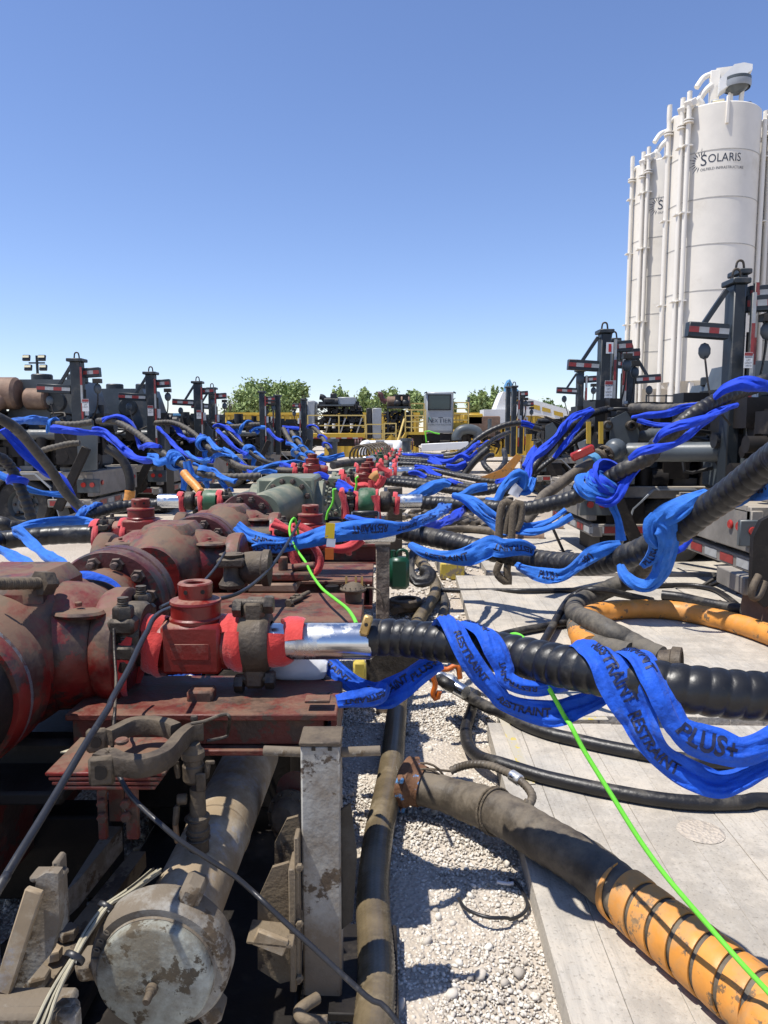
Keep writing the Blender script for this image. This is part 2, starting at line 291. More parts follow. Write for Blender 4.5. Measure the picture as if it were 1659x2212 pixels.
# ------------------------------------------------------------------ hoses, straps, ropes
def hose(label, pts, r, mat, pitch=.07, amp=.06, n=16, sharp=.35, name='hose', cat='hose', group=None, parent=None, spp=8, hand=1):
    A, S_ = resample(crom(pts, 10), pitch/spp)
    def rf(s, th):
        f = (s/pitch+hand*th/(2*PI)) % 1.0
        return r*(1+amp*(np.abs(np.sin(PI*f))**sharp-.75)+.004*np.sin(s*31+2*th))
    m = MB(); m.tube(pts, r, n, pitch/spp, 10, rf)
    return m.obj(name, mat, parent, label, cat, group, ang=60)
def rope(label, pts, r, mat, n=8, step=.03, name='cable', cat='cable', group=None, parent=None, rf=None, smooth=8):
    m = MB(); m.tube(pts, r, n, step, smooth, rf); return m.obj(name, mat, parent, label, cat, group, ang=80)
def strap(label, ctl, wd, mat, step=.02, fold=.09, seed=0, m_=9, th=.010, text=None, name='strap', cat='strap', group=None, roll=0.0, wn=.14, tsize=None):
    """ctl: list of (point, normal or None, width factor). A flattened sleeve of webbing swept along it."""
    if isinstance(ctl[0], Vector): ctl = [(p, None, 1) for p in ctl]
    if group and 'blue' in group: wd *= .70 if wd < .13 else (.62 if wd < .2 else .36); fold *= 1.35; ctl = [(c[0], c[1] if len(c) > 1 else None, min(1.3, c[2] if len(c) > 2 else 1)) for c in ctl]
    if mat.name.startswith('faded_red'): wd *= .5
    text = [(t_[0], t_[1], t_[2], t_[3]*.66)+tuple(t_[4:]) for t_ in (text or [])]
    ctl = [c if len(c) == 3 else (c[0], c[1], 1) for c in ctl]
    pts = crom([c[0] for c in ctl], 8); k = len(ctl)
    ws = np.interp(np.linspace(0, k-1, len(pts)), range(k), [c[2] for c in ctl])
    camv = Vector((0, 0, H)); nn = []
    for i, c in enumerate(ctl):
        a = ctl[max(0, i-1)][0]; b = ctl[min(k-1, i+1)][0]; tn = (b-a).normalized()
        n_ = (camv-c[0]).normalized() if c[1] is None else Vector(c[1]); n_ = (n_-tn*n_.dot(tn))
        nn.append(tuple(n_.normalized() if n_.length > 1e-4 else Vector((0, 0, 1))))
    nn = np.array(nn); tq = np.linspace(0, k-1, len(pts)); NN = np.stack([np.interp(tq, range(k), nn[:, j]) for j in range(3)], 1)
    A, s = resample(pts, step); P0 = np.array([tuple(p) for p in pts]); d = np.concatenate([[0], np.cumsum(np.linalg.norm(np.diff(P0, axis=0), axis=1))])
    NN = np.stack([np.interp(s, d, NN[:, j]) for j in range(3)], 1); W = np.interp(s, d, ws)
    Tn = np.gradient(A, axis=0); Tn /= np.linalg.norm(Tn, axis=1)[:, None]+1e-9
    NN -= Tn*np.sum(NN*Tn, 1)[:, None]; NN /= np.linalg.norm(NN, axis=1)[:, None]+1e-9
    B = np.cross(Tn, NN); rs = np.random.default_rng(seed+1); ph = rs.uniform(0, 6.28, 8)
    ro = roll+.28*np.sin(s*5.1/ (wd*8)+ph[0])+.15*np.sin(s*11/(wd*8)+ph[1]); cr, sr = np.cos(ro)[:, None], np.sin(ro)[:, None]
    N2 = NN*cr+B*sr; B2 = B*cr-NN*sr; W = wd*W*(1+wn*np.sin(s*3.3/(wd*6)+ph[2])+wn*.6*np.sin(s*9/(wd*6)+ph[3]))
    def surf(i, u, side):     # i index array, u in -1..1
        q = s[i]/(wd*8)
        z = fold*W[i]*(np.sin(1.9*u+3.5*q+ph[4])+.8*np.abs(np.sin(2.6*u-2.1*q+ph[5]))+.5*np.abs(np.sin(4.3*u+3.7*q+ph[6]))+.22*np.sin(15*u-19*q+ph[7])+.16*np.sin(7*u+31*q+ph[0])+.10*np.sin(3*u-57*q))-.35*W[i]*fold*2*u*u
        z = z+side*th*.5*np.sqrt(np.clip(1-u*u, 0, 1))
        return A[i]+B2[i]*(W[i]*.5*u)[..., None]+N2[i]*z[..., None]
    k = len(A); us = np.concatenate([np.linspace(-1, 1, m_), np.linspace(1, -1, m_)[1:-1]]); sides = np.array([1]*m_+[-1]*(m_-2)); n = len(us)
    I = np.repeat(np.arange(k), n); V = surf(I, np.tile(us, k), np.tile(sides, k)); mb = MB(); mb.v = [tuple(x) for x in V]
    for i in range(k-1):
        for j in range(n):
            j2 = (j+1) % n; mb.f.append((i*n+j2, i*n+j, (i+1)*n+j, (i+1)*n+j2))
    mb.f.append(tuple(range(n))); mb.f.append(tuple((k-1)*n+j for j in reversed(range(n))))
    o = mb.obj(name, mat, None, label, cat, group, ang=70)
    for tx in (text or []):      # (string, fraction along, flip, size, u0, side)
        st, fr, flip, sz, u0 = tx[:5]; sd_ = tx[5] if len(tx) > 5 else 1
        vs_, fs_ = text_mesh(st, sz, 0, 2, sz*.03); VV = []
        for x, y, _z in vs_:
            ss = fr*s[-1]+(-x if flip else x); fi = min(max(ss/s[-1]*(k-1), 0), k-1.001); i0 = int(fi); f_ = fi-i0
            u = u0+(-y if not flip else y)*2/wd; u = max(-.97, min(.97, u))
            a = surf(np.array([i0, i0+1]), np.array([u, u]), np.array([sd_, sd_])); p = a[0]*(1-f_)+a[1]*f_+N2[i0]*sd_*.0022; VV.append(tuple(p))
        t_ = MB(); t_.v = VV; t_.f = fs_; t_.obj('lettering', INK, o, ang=180)
    return o
def path_eval(pts, per=12):
    A, s = resample(crom(pts, per), .02); Tn, Ns, Bs = frames(A); return A, s, Tn, Ns, Bs
def coil(pts, t0, t1, turns, r, phase=0, sag=0.0, k=None, wf=1.0):
    A, s = resample(crom(pts, 10), .02); n = len(A); out = []; k = k or max(6, int(abs(turns)*10)+2)
    for q in range(k+1):
        f = t0+(t1-t0)*q/k; i = min(n-2, int(f*(n-1))); tn = Vector(A[i+1]-A[i]).normalized()
        x = tn.cross(Vector((0, 0, 1))); x = x.normalized() if x.length > .05 else Vector((1, 0, 0)); y = x.cross(tn).normalized()
        a = phase+turns*2*PI*q/k; d = x*math.cos(a)+y*math.sin(a)
        out.append((Vector(A[i])+d*r*1.12+Vector((0, 0, -sag*max(0, -math.sin(a))**1.5)), d, wf))
    return out
def knot(label, base, f, r, wd, mat, seed=0, tails=1, group='blue restraint slings'):
    """webbing tied round a hose: several tight tilted turns and a loose end"""
    rs = random.Random(seed); A, s = resample(crom(base, 10), .02); i = int(f*(len(A)-2)); ax = Vector(A[i+1]-A[i]).normalized(); c = Vector(A[i]); ctl = []
    x, y, z = ortho(ax); n = 0
    for q in range(4):
        tl = Vector((rs.uniform(-.55, .55), rs.uniform(-.55, .55), 0)); off = rs.uniform(-.5, .5)*r*1.6; rr = r*(1.15+.16*q)
        for k in range(9):
            a = n; n += 2*PI/9; d = x*math.cos(a)+y*math.sin(a); lift = math.cos(a)*tl.x+math.sin(a)*tl.y
            ctl.append((c+d*rr+z*(lift*r*1.5+off), d, .8+.4*rs.random()))
    if tails:
        e = ctl[-1][0]
        for k in range(3): e = e+Vector((rs.uniform(-.1, .1), -.02, -.16-.05*k))*(r/.09)*.8; ctl.append((e, None, .9))
    return strap(label, ctl, wd, mat, .02, .14, seed, 9, .03, None, 'sling', 'sling', group, wn=.2)

def fit_text(st, w_, h_):
    v, f = text_mesh(st, 1.0, 0, 1); a = np.array(v); lo, hi = a.min(0), a.max(0); c = (lo+hi)/2; sx, sy = w_/(hi[0]-lo[0]), h_/(hi[1]-lo[1])
    return [((x-c[0])*sx, (y-c[1])*sy, 0) for x, y, _ in v], f
# ================================================================== GROUND
def ground_mat():
    m = bpy.data.materials.new('pale_caliche'); m.use_nodes = True; t = m.node_tree; N = t.nodes; L = t.links; b = N['Principled BSDF']
    b.inputs['Roughness'].default_value = .95; b.inputs['Specular IOR Level'].default_value = .15
    tc = N.new('ShaderNodeTexCoord')
    n1 = N.new('ShaderNodeTexNoise'); n1.inputs['Scale'].default_value = .45; n1.inputs['Detail'].default_value = 10; L.new(tc.outputs['Object'], n1.inputs[0])
    n2 = N.new('ShaderNodeTexNoise'); n2.inputs['Scale'].default_value = 22; n2.inputs['Detail'].default_value = 8; L.new(tc.outputs['Object'], n2.inputs[0])
    v = N.new('ShaderNodeTexVoronoi'); v.inputs['Scale'].default_value = 55; L.new(tc.outputs['Object'], v.inputs['Vector'])
    r = N.new('ShaderNodeValToRGB'); r.color_ramp.elements[0].position = .3; r.color_ramp.elements[0].color = (.36, .30, .235, 1); r.color_ramp.elements[1].position = .68; r.color_ramp.elements[1].color = (.56, .50, .42, 1); L.new(n1.outputs[0], r.inputs[0])
    r2 = N.new('ShaderNodeMapRange'); r2.inputs[3].default_value = .78; r2.inputs[4].default_value = 1.18; L.new(n2.outputs[0], r2.inputs[0])
    mu = N.new('ShaderNodeVectorMath'); mu.operation = 'SCALE'; L.new(r.outputs[0], mu.inputs[0]); L.new(r2.outputs[0], mu.inputs['Scale']); L.new(mu.outputs[0], b.inputs['Base Color'])
    ad = N.new('ShaderNodeMath'); ad.operation = 'ADD'; L.new(v.outputs['Distance'], ad.inputs[0]); L.new(n2.outputs[0], ad.inputs[1])
    bp = N.new('ShaderNodeBump'); bp.inputs['Strength'].default_value = .6; bp.inputs['Distance'].default_value = .02; L.new(ad.outputs[0], bp.inputs['Height']); L.new(bp.outputs[0], b.inputs['Normal'])
    return m
GM = ground_mat()
mb = MB(); n = 90      # denser near the camera, one sheet out to the horizon
xs = [math.copysign(abs(q)**3.2*1500, q) for q in np.linspace(-1, 1, n)]; ys = [abs(q)**3.2*1600*(1 if q > 0 else -1) for q in np.linspace(-.35, 1, n)]
for y in ys:
    for x in xs:
        z = -.004
        mb.v.append((x, y, z))
for j in range(n-1):
    for i in range(n-1): mb.f.append((j*n+i, j*n+i+1, (j+1)*n+i+1, (j+1)*n+i))
A = np.array(mb.v); me = bpy.data.meshes.new('ground'); me.from_pydata(mb.v, [], mb.f); me.materials.append(GM); me.polygons.foreach_set('use_smooth', [True]*len(me.polygons))
place(bpy.data.objects.new('ground', me), (0, 0, 0), kind='structure')
# ------------------------------------------------------------------ gravel: tens of thousands of loose stones
def stones(name, N_, region, size, col, seed, zf=.35, label=None):
    rs = np.random.default_rng(seed); bm = bmesh.new(); bmesh.ops.create_icosphere(bm, subdivisions=1, radius=1)
    base = np.array([tuple(v.co) for v in bm.verts]); F = np.array([[v.index for v in f.verts] for f in bm.faces]); bm.free()
    pts = region(rs, N_); N_ = len(pts); sz = size(rs, N_, pts)
    sc = np.stack([sz*rs.uniform(.8, 1.3, N_), sz*rs.uniform(.6, 1.0, N_), sz*rs.uniform(.45, .85, N_)], 1)
    jit = rs.uniform(.58, 1.35, (N_, len(base), 1)); V = base[None]*jit*sc[:, None, :]
    a = rs.uniform(0, 6.28, N_); c, s_ = np.cos(a)[:, None], np.sin(a)[:, None]; X = V[..., 0]*c-V[..., 1]*s_; Y = V[..., 0]*s_+V[..., 1]*c
    b = rs.normal(0, .35, N_)[:, None]; Z = V[..., 2]*np.cos(b)+X*np.sin(b); X2 = X*np.cos(b)-V[..., 2]*np.sin(b)
    V = np.stack([X2+pts[:, :1], Y+pts[:, 1:2], Z+pts[:, 2:3]+(sz*zf)[:, None]], 2).reshape(-1, 3)
    FF = (F[None]+np.arange(N_)[:, None, None]*len(base)).reshape(-1, 3)
    me = bpy.data.meshes.new(name); me.vertices.add(len(V)); me.vertices.foreach_set('co', V.ravel()); me.loops.add(FF.size); me.loops.foreach_set('vertex_index', FF.ravel().astype(np.int32))
    me.polygons.add(len(FF)); me.polygons.foreach_set('loop_start', np.arange(0, FF.size, 3, dtype=np.int32)); me.update(calc_edges=True)
    ca = me.attributes.new('tint', 'FLOAT', 'POINT'); ca.data.foreach_set('value', np.repeat(rs.uniform(0, 1, N_), len(base)).astype(np.float32))
    me.materials.append(col); o = place(bpy.data.objects.new(name, me), (0, 0, 0), label=label, cat='gravel', kind='stuff'); return o
def stone_mat():
    m = M('limestone_gravel', (.5, .45, .38), .9, bump=.2, spec=.2); m = m.copy(); t = m.node_tree; N = t.nodes; L = t.links; b = N['Principled BSDF']
    at = N.new('ShaderNodeAttribute'); at.attribute_name = 'tint'; r = N.new('ShaderNodeValToRGB'); e = r.color_ramp.elements
    e[0].color = (.34, .30, .25, 1); e[1].color = (.74, .70, .62, 1); e.new(.35).color = (.55, .50, .43, 1); e.new(.75).color = (.64, .59, .51, 1); L.new(at.outputs['Fac'], r.inputs[0]); L.new(r.outputs[0], b.inputs['Base Color']); return m
SM = stone_mat()
def zg(p): return np.array([noise.noise(Vector((x*1.6, y*1.6, 0)))*.014+noise.noise(Vector((x*6, y*6, 3)))*.006-.006 for x, y in p])
def reg(x0, x1, y0, y1):
    def f(rs, N_):
        p = np.stack([rs.uniform(x0, x1, N_), y0+(y1-y0)*rs.uniform(0, 1, N_)**1.5], 1); return np.concatenate([p, zg(p)[:, None]], 1)
    return f
stones('gravel', 72000, reg(-1.5, .78, 1.25, 6.5), lambda r, n, p: .0030+.0062*r.uniform(0, 1, n)**2.5+.0008*p[:, 1], SM, 3, label='pale limestone gravel strewn between the red manifold skid and the mats')
stones('gravel', 1300, reg(-1.5, .62, 1.25, 6.0), lambda r, n, p: .009+.019*r.uniform(0, 1, n)**3, SM, 5, .45, label='larger broken limestone lumps lying on the fine gravel')
stones('gravel', 14000, reg(-3.5, 2.2, 5.5, 22), lambda r, n, p: .012+.02*r.uniform(0, 1, n)**2, SM, 9, .4, label='pale gravel running on along the manifold into the distance')
# ------------------------------------------------------------------ mats of planks
def mat_mat():
    m = bpy.data.materials.new('weathered_mat'); m.use_nodes = True; t = m.node_tree; N = t.nodes; L = t.links; b = N['Principled BSDF']
    b.inputs['Roughness'].default_value = .9; b.inputs['Specular IOR Level'].default_value = .2
    tc = N.new('ShaderNodeTexCoord'); mp = N.new('ShaderNodeMapping'); mp.inputs['Scale'].default_value = (26, 1.6, 10); L.new(tc.outputs['Object'], mp.inputs[0])
    oi = N.new('ShaderNodeObjectInfo'); 
    g = N.new('ShaderNodeTexNoise'); g.inputs['Scale'].default_value = 1; g.inputs['Detail'].default_value = 8; g.inputs['Roughness'].default_value = .7; L.new(mp.outputs[0], g.inputs[0])
    d = N.new('ShaderNodeTexNoise'); d.inputs['Scale'].default_value = 2.2; d.inputs['Detail'].default_value = 10; d.inputs['Roughness'].default_value = .7; L.new(oi.outputs['Location'], d.inputs[0])
    ge = N.new('ShaderNodeNewGeometry'); L.new(ge.outputs['Position'], d.inputs[0])
    r = N.new('ShaderNodeValToRGB'); e = r.color_ramp.elements; e[0].position = .25; e[0].color = (.28, .26, .23, 1); e[1].position = .7; e[1].color = (.50, .465, .405, 1); L.new(g.outputs[0], r.inputs[0])
    r2 = N.new('ShaderNodeMapRange'); r2.inputs[1].default_value = .38; r2.inputs[2].default_value = .60; L.new(d.outputs[0], r2.inputs[0])
    mx = N.new('ShaderNodeMix'); mx.data_type = 'RGBA'; L.new(r2.outputs[0], mx.inputs[0]); L.new(r.outputs[0], mx.inputs[6]); mx.inputs[7].default_value = (.50, .445, .365, 1)
    sp = N.new('ShaderNodeTexNoise'); sp.inputs['Scale'].default_value = 70; sp.inputs['Detail'].default_value = 3; L.new(ge.outputs['Position'], sp.inputs[0])
    r3 = N.new('ShaderNodeMapRange'); r3.inputs[1].default_value = .3; r3.inputs[2].default_value = .42; r3.inputs[3].default_value = .72; L.new(sp.outputs[0], r3.inputs[0])
    r4 = N.new('ShaderNodeMapRange'); r4.inputs[3].default_value = .97; r4.inputs[4].default_value = 1.03; L.new(oi.outputs['Random'], r4.inputs[0])
    m2 = N.new('ShaderNodeMath'); m2.operation = 'MULTIPLY'; L.new(r3.outputs[0], m2.inputs[0]); L.new(r4.outputs[0], m2.inputs[1])
    st = N.new('ShaderNodeTexNoise'); st.inputs['Scale'].default_value = 1.3; st.inputs['Detail'].default_value = 12; st.inputs['Roughness'].default_value = .78; L.new(ge.outputs['Position'], st.inputs[0])
    r5 = N.new('ShaderNodeMapRange'); r5.inputs[1].default_value = .47; r5.inputs[2].default_value = .58; r5.inputs[4].default_value = .55; L.new(st.outputs[0], r5.inputs[0])
    mp2 = N.new('ShaderNodeMapping'); mp2.inputs['Scale'].default_value = (60, 2.5, 1); mp2.inputs['Rotation'].default_value = (0, 0, .03); L.new(ge.outputs['Position'], mp2.inputs[0]); sk = N.new('ShaderNodeTexNoise'); sk.inputs['Scale'].default_value = 1; sk.inputs['Detail'].default_value = 4; L.new(mp2.outputs[0], sk.inputs[0])
    r6 = N.new('ShaderNodeMapRange'); r6.inputs[1].default_value = .58; r6.inputs[2].default_value = .64; r6.inputs[4].default_value = .35; L.new(sk.outputs[0], r6.inputs[0]); mxx = N.new('ShaderNodeMath'); mxx.operation = 'MAXIMUM'; L.new(r5.outputs[0], mxx.inputs[0]); L.new(r6.outputs[0], mxx.inputs[1])
    mx3 = N.new('ShaderNodeMix'); mx3.data_type = 'RGBA'; L.new(mxx.outputs[0], mx3.inputs[0]); L.new(mx.outputs[2], mx3.inputs[6]); mx3.inputs[7].default_value = (.25, .225, .19, 1)
    mu = N.new('ShaderNodeVectorMath'); mu.operation = 'SCALE'; L.new(mx3.outputs[2], mu.inputs[0]); L.new(m2.outputs[0], mu.inputs['Scale']); L.new(mu.outputs[0], b.inputs['Base Color'])
    ad = N.new('ShaderNodeMath'); ad.operation = 'ADD'; L.new(g.outputs[0], ad.inputs[0]); L.new(sp.outputs[0], ad.inputs[1])
    bp = N.new('ShaderNodeBump'); bp.inputs['Strength'].default_value = .5; bp.inputs['Distance'].default_value = .006; L.new(ad.outputs[0], bp.inputs['Height']); L.new(bp.outputs[0], b.inputs['Normal'])
    return m
MATM = mat_mat()
def ground_mat_thing(x0, y0, wx, ly, z, npl, label, skew=0.0, seed=0, group='plank mats'):
    rs = random.Random(seed); t = thing('ground_mat', label, 'mat', (x0+wx/2, y0+ly/2, 0), group)
    pw = wx/npl; R = Matrix.Rotation(skew, 3, 'Z')
    me = mesh_of(MB().box((0, 0, 0), (pw-.0014, ly, .1), None, .0018), MATM, 'plank'); k = 0
    for i in range(npl):
        dz = rs.uniform(-.0015, .0015); c = Vector((x0+wx/2, y0+ly/2, z-.05))+R @ Vector((-wx/2+pw*(i+.5), rs.uniform(-.004, .004), dz))
        inst(me, 'plank', t, Matrix.Translation(c) @ Matrix.Rotation(skew, 4, 'Z'))
    return t
ground_mat_thing(.575, .95, 2.42, 3.33, .1, 13, 'beige plank mat nearest the camera under the orange suction hose', -.03, 1)
ground_mat_thing(3.02, .90, 2.42, 3.33, .098, 13, 'beige plank mat at the right edge beside the nearest one', -.03, 2)
ground_mat_thing(.80, 4.40, 2.42, 4.5, .1, 12, 'beige plank mat under the coiled orange hose, its left corner by the yellow block', -.035, 3)
ground_mat_thing(3.25, 4.33, 2.42, 4.5, .095, 12, 'beige plank mat in front of the near right truck bumper', -.035, 4)
ground_mat_thing(1.35, 9.15, 4.6, 4.4, .09, 16, 'dusty plank mat farther back beneath the right hand trucks', -.02, 5)
ground_mat_thing(-6.2, 4.2, 3.9, 5.2, .09, 14, 'sunlit dusty mat left of the red flanges', .02, 6)
# yellow paint on the near mat's corner
mb = MB(); c = G('V', 1076, 1552, .104)
mb.box(c+Vector((.03, -.42, 0)), (.05, .86, .003)); mb.box(c+Vector((.36, 0, .001)), (.62, .05, .003)); tag(mb.obj('painted_line', M('worn_yellow_line', (.55, .42, .06), .85, chip=(.42, .38, .30), camt=.75, cscale=14), None), 'worn yellow painted corner line on the plank mat', 'line')
# pocket holes for lifting
mb = MB(); c = G('Z5', 1240, 790, .1035); mb.lathe(c, (0, 0, 1), [(0, 0), (.085, 0), (.10, -.002)], 24); mb.obj('lifting_pocket', GM, None, 'round sand filled lifting pocket in the near plank mat', 'pocket')
# ================================================================== FAR BACKGROUND
def leafmat(nm, c):
    m = M(nm, c, .6, var=.35, scale=1.3, bump=0); return m
LEAF = leafmat('spring_leaves', (.23, .30, .10)); LEAF2 = leafmat('darker_leaves', (.12, .19, .045)); BARK = M('tree_bark', (.11, .09, .07), .9, var=.3)
def tree(c, h, wd, label, seed, dens=1.0, mat=LEAF, bare=0):
    rs = random.Random(seed); c = Vector(c); t = thing('tree', label, 'tree', c, 'trees beyond the yellow tanks')
    tr = MB(); tips = []
    def branch(p, d, ln, r, lv):
        q = p+d*ln; mid = p+d*ln*.5+Vector((rs.uniform(-1, 1), rs.uniform(-1, 1), 0))*ln*.08
        tr.tube([p, mid, q], r, 5, None, 3, lambda s, th, r=r: r*(1-.45*np.broadcast_to(s, (s.shape[0], th.shape[1]))))
        if lv == 0: tips.append(q); return
        for _ in range(4 if lv > 1 else 4):
            a = rs.uniform(0, 2*PI); k = rs.uniform(.35, .85); nd = (d+Vector((math.cos(a)*k*wd/h*1.6, math.sin(a)*k, rs.uniform(-.1, .35)))).normalized(); branch(p+d*ln*rs.uniform(.6, 1), nd, ln*rs.uniform(.6, .82), r*.55, lv-1)
        tips.append(q)
    branch(c, Vector((0, 0, 1)), h*.40, h*.03, 3); tr.obj('trunk', BARK, t)
    if bare: return t
    N_ = int(5200*dens); rr = np.random.default_rng(seed); tp = np.array([tuple(p) for p in tips]); ix = rr.integers(0, len(tp), N_)
    ctr = tp[ix]+rr.normal(0, 1, (N_, 3))*np.array([wd*.065, wd*.065, h*.055]); ctr[:, 2] = np.maximum(ctr[:, 2], c.z+h*.12)
    u = rr.normal(0, 1, (N_, 3)); u /= np.linalg.norm(u, axis=1)[:, None]; v = np.cross(u, rr.normal(0, 1, (N_, 3))); v /= np.linalg.norm(v, axis=1)[:, None]
    s_ = rr.uniform(.10, .24, N_)[:, None]; V = np.stack([ctr-u*s_, ctr+v*s_*.6, ctr+u*s_, ctr-v*s_*.6], 1).reshape(-1, 3); m = MB(); m.v = [tuple(x) for x in V]; m.f = [(4*i, 4*i+1, 4*i+2, 4*i+3) for i in range(N_)]
    m.obj('crown', mat, t, flat=True); return t
def tree_at(vx, vtop, vw, D, label, seed, **k):
    a = P('V', vx, 933, D); top = P('V', vx, vtop, D).z; tree((a.x, D, 0), top, vw*D/1597, label, seed, **k)
tree_at(556, 818, 175, 72, 'broad green tree left of the engine trailer', 11, dens=1.5)
tree_at(610, 838, 90, 74, 'green tree joined to the right side of the broad one', 12, dens=1.1)
tree_at(492, 848, 40, 70, 'bare twiggy tree at the left foot of the broad green tree', 13, bare=1)
tree_at(785, 850, 48, 75, 'green tree between the two engines, directly right of the black engine', 14)
tree_at(745, 838, 26, 76, 'thin sparse tree behind the black engine air filter', 15, dens=.35)
tree_at(838, 838, 60, 77, 'leafy tree behind the tan muffler', 16)
tree_at(895, 854, 40, 78, 'leafy tree directly left of the grey control cab', 17, dens=.8)
tree_at(975, 860, 30, 78, 'small tree peeking out right of the control cab', 18, dens=.6)
tree_at(1048, 850, 52, 76, 'round green tree right of the yellow railing', 19)
tree_at(1078, 848, 20, 79, 'narrow tree behind the blue hooded conveyor top', 20, dens=.5)
tree_at(1185, 868, 70, 90, 'low trees behind the white conveyor', 21, dens=1, mat=LEAF2)
tree_at(1370, 878, 60, 95, 'distant low green tree seen under the silos', 22, dens=1, mat=LEAF2)
# yellow and blue tanks, corrugated fence
def tank(x0, x1, D, top, mat, label, cat='tank', ribs=True, depth=2.4, name='storage_tank'):
    t = thing(name, label, cat, ((x0+x1)/2, D+depth/2, 0)); zt = top
    MB().box(((x0+x1)/2, D+depth/2, zt/2+.15), (x1-x0, depth, zt-.3), None, .03).obj('tank_body', mat, t)
    if ribs:
        n = max(2, int((x1-x0)/.45)); me = mesh_of(MB().box((0, 0, 0), (.12, .08, zt-.5)), mat)
        for i in range(n): inst(me, 'rib', t, Matrix.Translation(((x0+(i+.5)*(x1-x0)/n), D-.042, zt/2+.15)))
    MB().box(((x0+x1)/2, D-.03, zt+.04), (x1-x0+.1, .14, .14)).obj('top_rail', mat, t); return t
def xat(v, D): return P('V', v, 933, D).x
def zat(vy, D): return P('V', 829, vy, D).z
for a, b_, lab in ((487, 570, 'yellow ribbed tank left end, below the broad tree'), (572, 652, 'yellow ribbed tank between the black crane post and the engine trailer'), (700, 800, 'yellow ribbed tank hidden behind the black engine'), (800, 905, 'yellow ribbed tank behind the muffler'), (980, 1085, 'yellow ribbed tank right of the control cab'), (1090, 1215, 'yellow ribbed tank below the white conveyor')):
    tank(xat(a, 46), xat(b_, 46), 46, zat(895, 46), YEL, lab)
tank(xat(345, 52), xat(405, 52), 52, zat(896, 52), LBLUE, 'light blue container far behind the third left crane', 'container', name='blue_container')
tank(xat(405, 50), xat(487, 50), 50, zat(899, 50), DGREY, 'dark grey corrugated container directly left of the yellow tanks', 'container', name='grey_container')
tank(xat(1225, 40), xat(1370, 40), 40, zat(892, 40), GREYP, 'grey box trailer behind the right hand cranes', 'trailer', name='box_trailer')
# ------------------------------------------------------------------ light tower
t = thing('light_tower', 'mast with four floodlights rising over the left trucks', 'light tower', (xat(87, 30), 30, 0))
X = xat(87.5, 30); MB().cyl((X, 30, 0), (X, 30, zat(768, 30)), .055, n=8).obj('mast', DGREY, t)
MB().bar((xat(70, 30), 30, zat(784, 30)), (xat(104, 30), 30, zat(784, 30)), .06, .06).obj('crossbar', DGREY, t)
for vx, vy in ((69, 774), (102, 774), (72, 795), (104, 795)):
    c = Vector((xat(vx, 30), 29.85, zat(vy, 30))); h_ = MB().box(c, (.30, .10, .24), Matrix.Rotation(-.25, 3, 'X'), .02).obj('floodlight', DGREY, t)
    MB().box(c+Vector((0, -.07, .05)), (.25, .02, .085), Matrix.Rotation(-.25, 3, 'X')).obj('lens', LAMPG, h_); MB().box(c+Vector((0, -.045, -.06)), (.25, .02, .085), Matrix.Rotation(-.25, 3, 'X')).obj('lens', LAMPG, h_)
